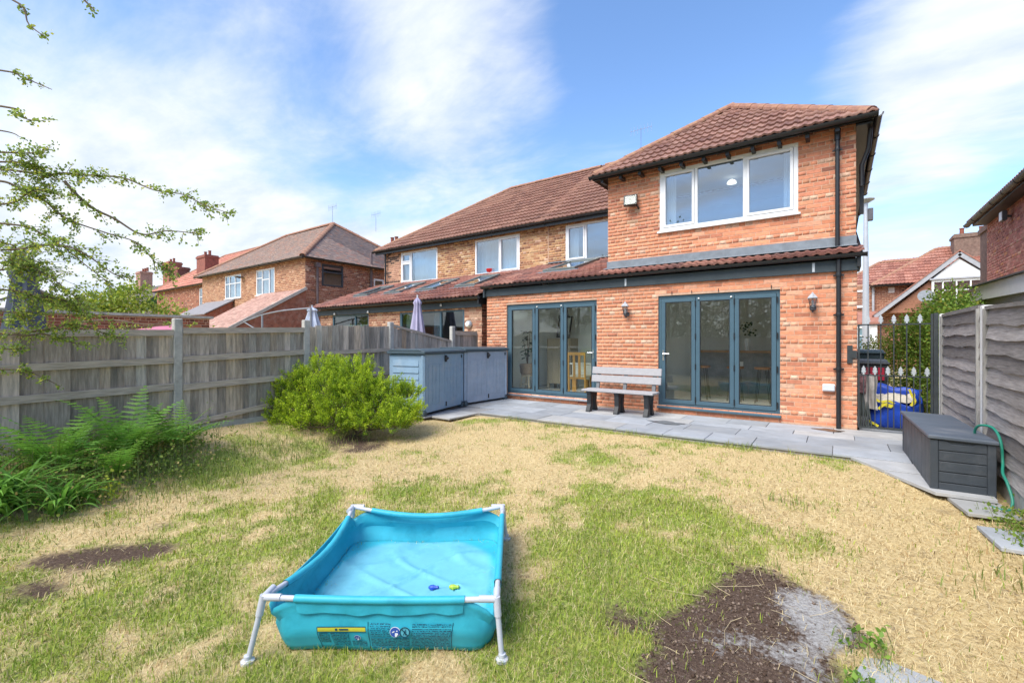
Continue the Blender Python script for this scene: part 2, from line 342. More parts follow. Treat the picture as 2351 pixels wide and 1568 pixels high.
o = link('ground', me, ground_mat()); o['kind'] = 'structure'

# grass blades: three tufted sorts in one lawn cover
def patio_mask(x, y):      # true where paving lies
    return ((y > 6.88) & (x > -6.4)) | ((x > 0.13) & (y > 6.9-(x-.13)*1.78) & (y > 5.8)) | ((x < -4.6) & (y > 6.0+(x+6.2)*0.75) & (y > 5.7) & (x > -7.6))
def pool_mask(x, y):
    px, py = POOLC; c, s = math.cos(POOLA), math.sin(POOLA); dx = (x-px)*c+(y-py)*s; dy = -(x-px)*s+(y-py)*c
    return (np.abs(dx) < POOLW/2-0.10) & (np.abs(dy) < POOLD/2-0.09)
POOLA = R(34.8); POOLW = 1.20; POOLD = 1.24
POOLC = (-2.30, 2.06)
def blades(name, n, seed, dens_pow, length, width, lean, colf, accept, parent=None, xr=(-7.5, 1.35), yr=(-0.6, 6.95)):
    g = np.random.default_rng(seed); K = n*7
    x = g.uniform(*xr, K); y = g.uniform(*yr, K); d = np.hypot(x, y)
    p = np.minimum(1, (1.6/np.maximum(d, .6))**dens_pow)*accept(x, y, g)
    k = g.random(K) < p; x = x[k][:n]; y = y[k][:n]; n = len(x); d = np.hypot(x, y)
    z = ground_z(x, y)-0.004; ang = g.uniform(0, 2*np.pi, n)
    Ln = length(x, y, g, n); W = width*g.uniform(.7, 1.35, n)*np.clip(d/2.4, 1, 1.9); le = lean(x, y, g, n)
    dx, dy = np.cos(ang), np.sin(ang); px, py = -dy, dx
    h1 = Ln*.55*np.cos(le*.6); r1 = Ln*.55*np.sin(le*.6); h2 = h1+Ln*.45*np.cos(np.minimum(le*1.5, 1.62)); r2 = r1+Ln*.45*np.sin(np.minimum(le*1.5, 1.62))
    P = np.zeros((n, 5, 3), np.float32)
    for j, (hh, rr, ww) in enumerate(((0, 0, 1), (0, 0, -1), (h1, r1, .8), (h1, r1, -.8), (h2, r2, 0))):
        P[:, j, 0] = x+dx*rr+px*W*ww*.5; P[:, j, 1] = y+dy*rr+py*W*ww*.5; P[:, j, 2] = z+hh
    b = (np.arange(n)*5)[:, None]; idx = np.concatenate([b+np.array([[0, 1, 3, 2]]), b+np.array([[2, 3, 4]])], 1).ravel()
    c = colf(x, y, g, n); C = np.repeat(c[:, None, :], 5, 1)
    return P.reshape(-1, 3), np.tile([4, 3], n), idx, C.reshape(-1, 3)
def lerp3(a, b, t): return np.asarray(a)[None]*(1-t[:, None])+np.asarray(b)[None]*t[:, None]
def ok(x, y): return (~patio_mask(x, y))*(~pool_mask(x, y))*1.0
def acc_green(x, y, g): return ok(x, y)*(.03+.97*smooth01((green_amt(x, y)-.08)/.75))*(1-soil_amt(x, y)*.95)
def acc_straw(x, y, g): return ok(x, y)*(1-.55*smooth01((green_amt(x, y)-.15)/.7))*(1-.93*soil_amt(x, y))
def col_green(x, y, g, n):
    t = np.clip(fbm(x*3, y*3, 51)*1.2-.1+g.normal(0, .22, n), 0, 1); c = lerp3((.16, .265, .028), (.44, .50, .08), t)
    k = g.random(n) < .2; c[k] = lerp3((.34, .31, .10), (.52, .43, .20), g.random(k.sum())); return c*g.uniform(.75, 1.25, n)[:, None]
def col_straw(x, y, g, n):
    t = np.clip(g.normal(.5, .2, n), 0, 1); c = lerp3((.54, .40, .18), (.86, .74, .46), t)
    k = g.random(n) < .12; c[k] = lerp3((.20, .13, .06), (.45, .24, .08), g.random(k.sum())); return c*g.uniform(.8, 1.2, n)[:, None]
grass_parts = [blades('g', 150000, 1, 1.35, lambda x, y, g, n: g.uniform(.018, .058, n)*(.7+.7*fbm(x*2.5, y*2.5, 77)), .0034, lambda x, y, g, n: np.abs(g.normal(.5, .35, n)), col_green, acc_green),
               blades('s', 230000, 2, 1.35, lambda x, y, g, n: .015+.075*g.random(n)**2.2, .0017, lambda x, y, g, n: np.clip(g.normal(1.28, .24, n), .2, 1.55), col_straw, acc_straw),
               blades('t', 16000, 3, .6, lambda x, y, g, n: g.uniform(.05, .14, n), .0036, lambda x, y, g, n: np.abs(g.normal(.45, .3, n)), lambda x, y, g, n: lerp3((.12, .21, .035), (.40, .38, .14), g.random(n)),
                      lambda x, y, g: ok(x, y)*np.clip((y > 6.62)*(y < 6.9)*(fbm(x*2, y*0+5, 61) > .55)*.8+blobs(x, y, [(-6.3, 3.4, .45, .9, 0, .9), (-6.0, 2.4, .35, .6, 0, .8), (-5.6, 1.6, .3, .5, 40, .5), (-1.03, 2.95, .2, .3, 0, .3), (-1.42, 3.05, .16, .25, 30, .55), (-.72, 3.62, .12, .12, 0, .7), (-1.5, 3.75, .2, .12, 0, .5), (-.95, 2.2, .2, .25, 0, .35), (-1.2, 4.3, .25, .12, 0, .4), (-3.6, 1.0, .3, .3, 0, .15), (-2.2, .9, .3, .2, 0, .2), (-.4, 4.95, .2, .12, 0, .5), (1.1, 4.6, .25, .5, 0, .25), (.9, 4.1, .3, .3, 0, .25), (-.05, 2.95, .1, .3, 0, .1), (.15, 2.9, .12, .12, 0, .9), (-.33, 3.55, .13, .08, 0, .9), (-4.95, 5.75, .35, .1, 40, .9)]), 0, 1))]
def merge(parts):
    V = []; S = []; I = []; C = []; o_ = 0
    for v, s, i_, c in parts: V.append(v); S.append(s); I.append(i_+o_); C.append(c); o_ += len(v)
    return np.concatenate(V), np.concatenate(S), np.concatenate(I), np.concatenate(C)
LEAFM = mat('grass_blade', (.2, .3, .1), rough=.75, var=0, src='attr', spec=.25, trans=.25)
V_, S_, I_, C_ = merge(grass_parts)
o = link('grass', npmesh('grass', V_, S_, I_, C_), LEAFM); o['kind'] = 'stuff'; tag(o, 'patchy dry and green lawn grass blades', 'grass')
del V_, S_, I_, C_, grass_parts

# crumbs and clods on the bare ground
def crumbs(n, seed):
    g = np.random.default_rng(seed); x = np.concatenate([g.uniform(-1.1, .2, n*3), g.uniform(-5.3, -3.9, n)]); y = np.concatenate([g.uniform(1.9, 3.6, n*3), g.uniform(.3, 1.6, n)])
    k = g.random(len(x)) < soil_amt(x, y)*(1-.93*np.clip(ash_amt(x, y)*1.6, 0, 1)); x, y = x[k][:n], y[k][:n]; n = len(x); r = .0025+.011*g.random(n)**4; z = ground_z(x, y)+r*.3
    D = np.array([(1, 0, 0), (0, 1, 0), (-1, 0, 0), (0, -1, 0), (0, 0, .8), (0, 0, -.8)]); P = np.stack([x, y, z], 1)[:, None]+D[None]*r[:, None, None]*g.uniform(.6, 1.3, (n, 6, 1)); b = (np.arange(n)*6)[:, None]
    T = np.array([(0, 1, 4), (1, 2, 4), (2, 3, 4), (3, 0, 4), (1, 0, 5), (2, 1, 5), (3, 2, 5), (0, 3, 5)]); idx = (b[:, :, None]+T[None]).reshape(-1)
    c = lerp3((.07, .045, .032), (.24, .18, .14), g.random(n)**1.6); return npmesh('soil_crumbs', P.reshape(-1, 3), np.full(n*8, 3), idx, np.repeat(c, 6, 0))
o = link('soil_crumbs', crumbs(3800, 9), mat('soil_crumb', (0, 0, 0), rough=.95, var=0, src='attr', spec=.1)); o['kind'] = 'stuff'; tag(o, 'loose crumbs of brown soil on the bare patches', 'soil')
# paving
SLABM = mat('slate_paving', (0, 0, 0), rough=.8, var=.22, scale=3.0, bump=.25, bscale=22, src='obj', dirt=(.30, .29, .27), dscale=1.6, damt=.5)
pat = MB().box(-7.4, 1.2, 6.95, 9.05, -.20, -.030).build('patio', mat('paving_bed', (.33, .32, .31), rough=.95, var=.3, scale=30)); pat['kind'] = 'structure'
def slab(x0, x1, y0, y1, z=0.0, rotz=0.0, parent=pat, zt=0.03):
    c = ((x0+x1)/2, (y0+y1)/2, z-zt/2); hx, hy = (x1-x0)/2-.004, (y1-y0)/2-.004
    g = random.uniform(.80, 1.16); col = (.315*g, .335*g, .36*g) if random.random() < .75 else (.37*g, .37*g, .365*g)
    m = MB().box(-hx, hx, -hy, hy, -zt/2, zt/2)
    me_ = mesh('paving_slab', m.V, m.F); bm = bmesh.new(); bm.from_mesh(me_); bmesh.ops.bevel(bm, geom=[e for e in bm.edges], offset=.003, segments=1, affect='EDGES'); bm.to_mesh(me_); bm.free()
    off = ORI.get(parent.name, Vector((0, 0, 0)))
    o = link('paving_slab', me_, SLABM, parent, loc=Vector(c)-off, color=col, rot=(random.uniform(-.003, .003), random.uniform(-.003, .003), rotz)); return o
yrow = [6.92, 7.48, 8.05, 8.42, 8.985]
for r_ in range(4):
    y0, y1 = yrow[r_], yrow[r_+1]; x = -7.3+(.0, .4, .15, .55)[r_]*-1+ (0 if r_ > 0 else 1.55)
    while x < 1.15:
        wd = random.choice((.6, .9, .75, .9)); x1 = min(x+wd, 1.16)
        if 1.16-x1 < .25: x1 = 1.16
        if x1 > -7.3: slab(max(x, -7.3), x1, y0, y1, random.uniform(-.003, .003))
        x = x1
def poly_slab(P, z, zt=.035):
    m = MB(); m.prism([(x_, y_, z-zt) for x_, y_ in P], (0, 0, zt)); m.build('paving_slab', SLABM, pat, bevel=.003, color=(.40, .405, .41))
poly_slab([(.13, 6.905), (.40, 6.42), (1.16, 6.43), (1.16, 6.91)], -.006); poly_slab([(.41, 6.405), (.75, 5.78), (1.16, 5.80), (1.16, 6.42)], -.014)
m = MB(); pud = [(.14*math.cos(k*.449)*(1+.5*math.sin(k*2.3)+.35*math.sin(k*3.9)), .08*math.sin(k*.449)*(1+.4*math.cos(k*1.7))) for k in range(14)]
m.add([(-.12+a_*1.5, 8.70+b_*1.4, .0065) for a_, b_ in pud], [tuple(range(14))]); m.build('damp_patch', mat('damp_earth', (.10, .075, .055), rough=.35, var=.5, scale=20), pat)
m = MB(); m.add([(-2.4+a_*2.2, 7.9+b_*1.6, .0065) for a_, b_ in pud], [tuple(range(14))]); m.build('damp_patch', mat('damp_slate', (.17, .18, .19), rough=.35, var=.3, scale=12), pat)
# path past the gate, slabs towards the deck box and stepping slabs in the grass
for (x0, x1, y0, y1) in ((.28, 1.16, 9.01, 9.6), (.28, 1.16, 9.6, 10.5), (.28, 1.16, 10.5, 11.4), (.28, 1.16, 11.4, 12.4)): slab(x0, x1, y0, y1, -.004)
for (x0, x1, y0, y1, z, rz) in ((.86, 1.22, 5.40, 5.86, -.055, R(9)), (.93, 1.28, 4.72, 5.18, -.085, R(6)), (.06, .42, 2.45, 2.93, -.195, R(-14)), (-6.8, -6.2, 5.9, 6.85, -.004, 0), (-6.18, -5.72, 6.05, 6.88, -.004, 0)): slab(x0, x1, y0, y1, z, rz)
# ---------------------------------------------------------------- brick and tile systems
BRICK_O = mat('brick_piece', (0, 0, 0), rough=.88, var=.22, scale=16, bump=.5, bscale=60, src='obj', spec=.2)
BRICK_A = mat('brick_face', (0, 0, 0), rough=.88, var=.22, scale=16, bump=.5, bscale=60, src='attr', spec=.2, coords='World')
MORTAR = mat('mortar', (.56, .36, .25), rough=.95, var=.2, scale=20, bump=.4, bscale=90, dirt=(.40, .29, .21), dscale=3, damt=.5)
def palette(entries):
    w_ = np.array([e[0] for e in entries], float); w_ /= w_.sum(); cs = np.array([e[1] for e in entries])
    def f(g, n, hdr=None):
        k = g.choice(len(cs), n, p=w_); c = cs[k]*g.uniform(.86, 1.14, n)[:, None]; return c
    return f
ORANGE = palette([(5, (.68, .285, .16)), (4, (.62, .245, .135)), (2, (.70, .35, .22)), (.8, (.47, .185, .11)), (.08, (.64, .40, .27))])
REDMIX = palette([(4, (.61, .25, .145)), (3, (.54, .215, .13)), (1.0, (.40, .155, .10)), (2, (.55, .25, .145)), (.25, (.58, .36, .23)), (.2, (.30, .13, .09))])
BUFF = palette([(4, (.46, .255, .125)), (3, (.38, .19, .10)), (2.4, (.52, .33, .17)), (1.6, (.26, .13, .075)), (.8, (.60, .43, .26))])
BUFFDK = palette([(4, (.52, .30, .20)), (3, (.46, .25, .165)), (2.5, (.10, .07, .06)), (1, (.3, .17, .12))])
REDDK = palette([(4, (.30, .11, .07)), (3, (.24, .09, .06)), (2, (.36, .15, .09)), (1, (.14, .07, .055)), (.6, (.42, .22, .15))])
PINK = palette([(4, (.56, .25, .21)), (3, (.48, .20, .17)), (2, (.60, .32, .26)), (1, (.36, .16, .14)), (.4, (.64, .30, .16))])
class Bricks:
    """collects the bricks of one house; the 300 that show largest become objects, the rest one mesh"""
    def __init__(s, root, wall): s.root = root; s.wall = wall; s.items = []
    def panel(s, org, u, length, height, openings=(), pal=ORANGE, pal2=None, z2=None, course=.075, hdr_every=4, seed=0, keep=None, proud=.0035, pale_hdr=.6):
        """org = lower left corner seen from outside, u = unit vector along the wall, outside is u x z rotated"""
        g = np.random.default_rng(seed); org = Vector(org); u = Vector(u); nrm = Vector((u.y, -u.x, 0))
        rows = int(height/course+.999)
        for r in range(rows):
            v0 = r*course+.005; v1 = min((r+1)*course-.005, height-.003)
            if v1-v0 < .02: continue
            hdr = hdr_every and (r % hdr_every == 2); bl = .1125 if hdr else .225
            off = (0 if r % 2 else .5)*bl*(1 if hdr else 1)
            spans = [(0, length)]
            for (a, c, b, d) in openings:
                if c < (v0+v1)/2 < d:
                    ns = []
                    for (p, q_) in spans:
                        if b <= p or a >= q_: ns.append((p, q_)); continue
                        if a > p: ns.append((p, a))
                        if b < q_: ns.append((b, q_))
                    spans = ns
            cu = -off; cells = []
            while cu < length:
                for (p, q_) in spans:
                    a = max(cu+.005, p+.001); b = min(cu+bl-.005, q_-.001)
                    if b-a > .03: cells.append((a, b))
                cu += bl
            n = len(cells)
            if n == 0: continue
            base = org.z+(v0+v1)/2
            pf = pal if (pal2 is None or base < z2+g.normal(0, .06)) else pal2
            C = pf(g, n)
            if hdr and pale_hdr > 0:
                k = g.random(n) < pale_hdr*.40; C[k] = np.array((.62, .40, .28))*g.uniform(.8, 1.2, (k.sum(), 1))
            for (a, b), c in zip(cells, C):
                if keep and not keep((a+b)/2, (v0+v1)/2): continue
                ctr = org+u*((a+b)/2)+Vector((0, 0, (v0+v1)/2))
                s.items.append((ctr, u, nrm, (b-a)/2, (v1-v0)/2, proud+g.uniform(-.0015, .002), c))
    def finish(s, limit=300, mass_name='brickwork'):
        def score(it):
            x, y, a = project(it[0])
            vis = 0 <= x <= 2351 and 0 <= y <= 1568 and a > 0
            fac = (Vector((0, 0, CAMH))-it[0]).normalized().dot(it[2])
            return (it[3]*it[4]*max(fac, 0)/(a*a)) if vis and fac > 0 else -1
        order = sorted(range(len(s.items)), key=lambda i_: -score(s.items[i_]))
        ind = [k for k in order[:limit] if score(s.items[k]) > 0]; sel = set(ind); cache = {}
        for k in ind:
            ctr, u, nrm, hl, hh, pr, c = s.items[k]; key = (round(hl*2, 2), round(hh*2, 3))
            if key not in cache:
                m = MB().box(-hl, hl, -.004, .012, -hh, hh); me_ = mesh('brick', m.V, m.F)
                bm = bmesh.new(); bm.from_mesh(me_); ed = [e for e in bm.edges if all(v.co.y < 0 for v in e.verts)]; bmesh.ops.bevel(bm, geom=ed, offset=.003, segments=1, affect='EDGES'); bm.to_mesh(me_); bm.free()
                cache[key] = me_
            piece('brick', cache[key], BRICK_O, s.wall, ctr+nrm*(pr-.004), rot=(0, 0, math.atan2(u.y, u.x)), color=c)
        rest = [it for k, it in enumerate(s.items) if k not in sel]; n = len(rest)
        if n == 0: return
        ctr = np.array([it[0] for it in rest]); u = np.array([it[1] for it in rest]); nr = np.array([it[2] for it in rest])
        hl = np.array([it[3] for it in rest])[:, None]; hh = np.array([it[4] for it in rest])[:, None]; pr = np.array([it[5] for it in rest])[:, None]; C = np.array([it[6] for it in rest])
        zz = np.array([[0, 0, 1.0]]); P = []
        for (a, b, d) in ((-1, -1, 1), (1, -1, 1), (1, 1, 1), (-1, 1, 1), (-1, -1, 0), (1, -1, 0), (1, 1, 0), (-1, 1, 0)):
            e = .002*d; P.append(ctr+u*a*(hl-e)+zz*b*(hh-e)+nr*(pr if d else -.006))
        P = np.stack(P, 1).reshape(-1, 3)-np.array(ORI[s.root.name]); b_ = (np.arange(n)*8)[:, None]
        idx = np.concatenate([b_+np.array([f]) for f in ((0, 1, 2, 3), (0, 4, 5, 1), (1, 5, 6, 2), (2, 6, 7, 3), (3, 7, 4, 0))], 1).ravel()
        o = link(mass_name, npmesh(mass_name, P, np.full(n*5, 4), idx, np.repeat(C, 8, 0)), BRICK_A, s.wall); o['kind'] = 'stuff'
def wall_face(mb, org, u, length, height, openings=(), depth=.11, top=None):
    """mortar sheet with real openings and reveals"""
    org = Vector(org); u = Vector(u); nrm = Vector((u.y, -u.x, 0)); z = Vector((0, 0, 1))
    us = sorted({0, length}|{min(max(t, 0), length) for o_ in openings for t in (o_[0], o_[2])}); vs_ = sorted({0, height}|{min(max(t, 0), height) for o_ in openings for t in (o_[1], o_[3])})
    for i_ in range(len(us)-1):
        for j in range(len(vs_)-1):
            cu, cv = (us[i_]+us[i_+1])/2, (vs_[j]+vs_[j+1])/2
            if any(a < cu < b and c < cv < d for (a, c, b, d) in openings): continue
            P = lambda p, q_: org+u*p+z*q_
            mb.quad(P(us[i_], vs_[j]), P(us[i_+1], vs_[j]), P(us[i_+1], vs_[j+1]), P(us[i_], vs_[j+1]))
    for (a, c, b, d) in openings:
        P = lambda p, q_, t: org+u*p+z*q_-nrm*(depth*t)
        for (p, q_), (r_, s_) in (((a, c), (b, c)), ((b, c), (b, d)), ((b, d), (a, d)), ((a, d), (a, c))):
            mb.quad(P(p, q_, 0), P(r_, s_, 0), P(r_, s_, 1), P(p, q_, 1))
# roof tiles
TILE_O = mat('tile_piece', (0, 0, 0), rough=.75, var=.25, scale=9, bump=.3, bscale=50, src='obj', spec=.3, dirt=(.24, .15, .12), dscale=5, damt=.35)
TILE_A = mat('tile_face', (0, 0, 0), rough=.75, var=.25, scale=9, bump=.3, bscale=50, src='attr', spec=.3, coords='World', dirt=(.24, .15, .12), dscale=1.2, damt=.35)
def tile_geo(w_=.30, ln_=.40, roll=.024, th=.036, tilt=.048):
    prof = [(0, .0), (.10, .0), (.17, .6), (.25, 1), (.33, .6), (.40, 0), (.60, 0), (.67, .6), (.75, 1), (.83, .6), (.90, 0), (1.0, 0)]
    V = []; F = []
    for (v, zb) in ((0, tilt), (ln_, 0)):
        for (p, h_) in prof: V.append((p*w_, v, zb+h_*roll))
    n = len(prof)
    for k in range(n-1): F.append((k, k+1, n+k+1, n+k))
    b0 = len(V)
    for (p, h_) in prof: V.append((p*w_, 0.0, tilt+h_*roll-th))
    for k in range(n-1): F.append((b0+k, b0+k+1, k+1, k))
    return V, F
def plain_tile_geo(w_=.165, ln_=.16, th=.012):
    V = [(0.004, 0, th*1.6), (w_-.004, 0, th*1.6), (w_-.004, ln_, .0), (.004, ln_, 0), (.004, 0, 0), (w_-.004, 0, 0)]
    return V, [(0, 1, 2, 3), (4, 5, 1, 0)]
class Roof:
    def __init__(s, root, part): s.root = root; s.part = part; s.ind = []; s.edge = []
    def face(s, org, u, v, poly, geo, cw, gauge, pal, planes=(), holes=(), seed=0):
        """poly in (u,v) metres; u along the eaves, v up the slope; planes: (point, normal) clip planes; holes: (u0,v0,u1,v1)"""
        g = np.random.default_rng(seed); org = Vector(org); u = Vector(u).normalized(); v = Vector(v).normalized(); n = u.cross(v)
        px = [p[0] for p in poly]; py = [p[1] for p in poly]; V, F = geo
        M3 = Matrix((u, v, n)).transposed()
        nu0 = int(math.floor(min(px)/cw))-1; nu1 = int(math.ceil(max(px)/cw))+1; nv1 = int(math.ceil(max(py)/gauge))
        for j in range(0, nv1):
            for i_ in range(nu0, nu1):
                a, b = i_*cw, j*gauge
                cs = np.array([(a, b), (a+cw, b), (a, b+gauge), (a+cw, b+gauge)])
                ins = inpoly(cs[:, 0], cs[:, 1]+1e-4, poly); mid = inpoly(np.array([a+cw/2]), np.array([b+gauge/2]), poly)[0]
                if not ins.any() and not mid: continue
                if any(a+cw > h[0] and a < h[2] and b+gauge > h[1] and b < h[3] for h in holes): 
                    if any(a+cw*.5 > h[0] and a+cw*.5 < h[2] and b+gauge*.5 > h[1] and b+gauge*.5 < h[3] for h in holes): continue
                c = pal(g, 1)[0]; jit = g.normal(0, .004, 3)
                pos = org+u*(a+jit[0]*.5)+v*(b+jit[1])+n*abs(jit[2]*.6)
                s.ind.append((pos, M3, V, F, c, ins.all(), planes))
    def finish(s, limit=300, mass_name='roof_tiling'):
        def score(it):
            x, y, a = project(it[0]); vis = 0 < x < 2351 and 0 < y < 1568 and a > .5
            fac = (Vector((0, 0, CAMH))-it[0]).normalized().dot(it[1].col[2]); return (max(fac, .02)/(a*a)) if vis and it[5] else -1
        order = sorted(range(len(s.ind)), key=lambda k: -score(s.ind[k])); sel = [k for k in order[:limit] if score(s.ind[k]) > 0]; ss = set(sel); cache = {}
        for k in sel:
            pos, M3, V, F, c, _, _ = s.ind[k]
            if id(V) not in cache: cache[id(V)] = mesh('roof_tile', V, F)
            piece('roof_tile', cache[id(V)], TILE_O, s.part, pos, rot=M3.to_euler(), color=c)
        groups = {}
        for k, it in enumerate(s.ind):
            if k in ss: continue
            groups.setdefault(id(it[6]) if not it[5] else 0, []).append(it)
        VV = []; SS = []; II = []; CC = []; o_ = 0; off = np.array(ORI[s.root.name])
        for key, its in groups.items():
            gv = []; gf = []; gc = []
            for (pos, M3, V, F, c, _, _) in its:
                m = np.array(M3); p = np.asarray(V)@m.T+np.array(pos); base = sum(len(q_) for q_ in gv) if len(gv) < 2 else base+len(gv[-1])
                gv.append(p); gf.append((F, base)); gc.append(np.repeat(c[None], len(p), 0))
            P = np.concatenate(gv); C = np.concatenate(gc); fl = [tuple(i_+b for i_ in f) for F, b in gf for f in F]
            if key != 0 and its[0][6]:
                me_ = mesh('t', P, fl, cols=C); bm = bmesh.new(); bm.from_mesh(me_)
                for (pt, nr) in its[0][6]:
                    bmesh.ops.bisect_plane(bm, geom=bm.verts[:]+bm.edges[:]+bm.faces[:], plane_co=Vector(pt), plane_no=Vector(nr), clear_outer=True)
                lay = bm.verts.layers.float_color.get('Col'); bm.verts.index_update()
                P = np.array([v.co[:] for v in bm.verts]).reshape(-1, 3); C = np.array([v[lay][:3] for v in bm.verts]).reshape(-1, 3); fl = [tuple(v.index for v in f.verts) for f in bm.faces]
                bm.free(); bpy.data.meshes.remove(me_)
            if len(P) == 0: continue
            VV.append(P); CC.append(C); SS += [len(f) for f in fl]; II += [i_+o_ for f in fl for i_ in f]; o_ += len(P)
        if VV:
            o = link(mass_name, npmesh(mass_name, np.concatenate(VV)-off, SS, II, np.concatenate(CC)), TILE_A, s.part); o['kind'] = 'stuff'
TILE = tile_geo(); TILE2 = tile_geo(roll=.022, tilt=.05, th=.042)
PLAIN = plain_tile_geo()
TPAL = palette([(4, (.265, .14, .108)), (3, (.24, .122, .095)), (2, (.285, .158, .122)), (.4, (.20, .10, .08))])
TPALN = palette([(4, (.245, .125, .09)), (3, (.225, .11, .08)), (2, (.265, .14, .10)), (.5, (.19, .095, .072))])
TPALX = palette([(4, (.25, .105, .08)), (3, (.20, .085, .068)), (2, (.29, .14, .105)), (1, (.15, .07, .06))])
OLDP = palette([(4, (.29, .215, .185)), (3, (.25, .19, .17)), (2, (.33, .225, .18)), (.8, (.38, .20, .15))])
REDT = palette([(4, (.52, .22, .16)), (3, (.47, .19, .14)), (2, (.56, .27, .20))])
RIDGEM = mat('ridge_tile', (.30, .15, .105), rough=.85, var=.3, scale=8, bump=.4, bscale=30, dirt=(.42, .27, .12), dscale=7, damt=.6)
def ridge_line(part, a, b, r=.11, step=.42, material=None, name='ridge_tile'):
    """half-round cappings one by one along a hip or ridge"""
    a = Vector(a); b = Vector(b); d = b-a; n = max(1, round(d.length/step)); me_ = None
    up = Vector((0, 0, 1)); t = d.normalized(); sd = t.cross(up).normalized(); u2 = sd.cross(t)
    V = []; ln_ = d.length/n+.02
    for (x, rr) in ((0, r*1.06), (ln_, r*.97)):
        for k in range(9):
            an = math.pi*(-.08+1.16*k/8); V.append((x, math.cos(an)*rr, math.sin(an)*rr*.8-.02))
    V2 = list(V); V += [(x, y*.82, z*.82-.012) for (x, y, z) in V2]; F = []
    for k in range(8): F += [(k, 9+k, 10+k, k+1), (18+k, 19+k, 28+k, 27+k), (k, k+1, 19+k, 18+k), (9+k, 27+k, 28+k, 10+k)]
    me_ = mesh(name, V, F, smooth=False)
    M3 = Matrix((t, sd, u2)).transposed()
    for k in range(n): piece(name, me_, material or RIDGEM, part, a+d*(k/n)+Vector((0, 0, random.uniform(-.004, .004))), rot=M3.to_euler())
WHITE = mat('white_upvc', (.78, .79, .80), rough=.35, var=.05, scale=4, spec=.5)
GREYF = mat('slate_grey_aluminium', (.062, .118, .155), rough=.38, var=.07, scale=5, spec=.5)
BLACKP = mat('black_plastic', (.018, .019, .021), rough=.4, var=.15, scale=8, spec=.5)
FASCIA = mat('dark_fascia', (.045, .060, .068), rough=.5, var=.2, scale=4)
LEAD = mat('lead_flashing', (.20, .225, .25), rough=.55, metal=.2, var=.25, scale=6, bump=.3, bscale=14)
WGLASS = glass('window_glass', .20, (.80, .88, .92))
DGLASS = glass('door_glass', .06, (.95, .97, .95))
CURT = mat('net_curtain', (.75, .76, .77), rough=.9, var=.12, scale=3, trans=.4)
def frame_rect(mb, u0, v0, u1, v1, t, y0, y1):
    """frame of bars t wide in the xz plane, between depths y0 (front) and y1"""
    mb.box(u0, u1, y0, y1, v0, v0+t); mb.box(u0, u1, y0, y1, v1-t, v1); mb.box(u0, u0+t, y0+.001, y1-.001, v0+t, v1-t); mb.box(u1-t, u1, y0+.001, y1-.001, v0+t, v1-t)
def window(parent, x0, x1, z0, z1, Y, divs, material=None, gl=None, sash=(), transoms={}, sill=True, t=.055, name='window'):
    """white window set in a wall that faces -Y; divs: x positions of mullions; sash: indices of lights that carry an opening sash"""
    material = material or WHITE; gl = gl or WGLASS; y0, y1 = Y-.012, Y+.055
    m = MB(); frame_rect(m, x0, z0, x1, z1, t, y0, y1); xs = [x0]+list(divs)+[x1]
    for d in divs: m.box(d-.028, d+.028, y0+.002, y1-.002, z0+t, z1-t)
    f = m.build(name, material, parent, bevel=.004)
    lights = []
    for k in range(len(xs)-1):
        a = xs[k]+(t if k == 0 else .028); b = xs[k+1]-(t if k == len(xs)-2 else .028); cuts = [z0+t]+list(transoms.get(k, ()))+[z1-t]
        for j in range(len(cuts)-1):
            c, d = cuts[j]+(.02 if j > 0 else 0), cuts[j+1]-(.02 if j < len(cuts)-2 else 0)
            if j > 0: MB().box(a, b, y0+.004, y1-.004, cuts[j]-.02, cuts[j]+.02).build('transom', material, f)
            if k in sash:
                s_ = MB(); frame_rect(s_, a+.003, c+.003, b-.003, d-.003, .048, y0-.014, y1-.01); s_.build('sash', material, f, bevel=.004); pad = .045
            else: pad = -.01
            MB().box(a+pad, b-pad, Y+.018, Y+.026, c+pad, d-pad).build('pane', gl, f)
            lights.append((a+pad, b-pad, c+pad, d-pad))
    if sill: MB().box(x0-.04, x1+.04, Y-.07, Y+.04, z0-.035, z0-.002).build('sill', material, f, bevel=.004)
    return f, lights
def curtain(parent, x0, x1, z0, z1, Y, folds=8, amp=.02, name='curtain', material=None):
    n = folds*6; V = []; F = []
    for k in range(n+1):
        x = x0+(x1-x0)*k/n; y = Y+amp*math.sin(k/6*2*math.pi)+amp*.4*math.sin(k*.9)
        V += [(x, y, z0), (x, y, z1)]
    for k in range(n): F.append((2*k, 2*k+2, 2*k+3, 2*k+1))
    m = MB(); m.add(V, F); return m.build(name, material or CURT, parent, smooth=True)
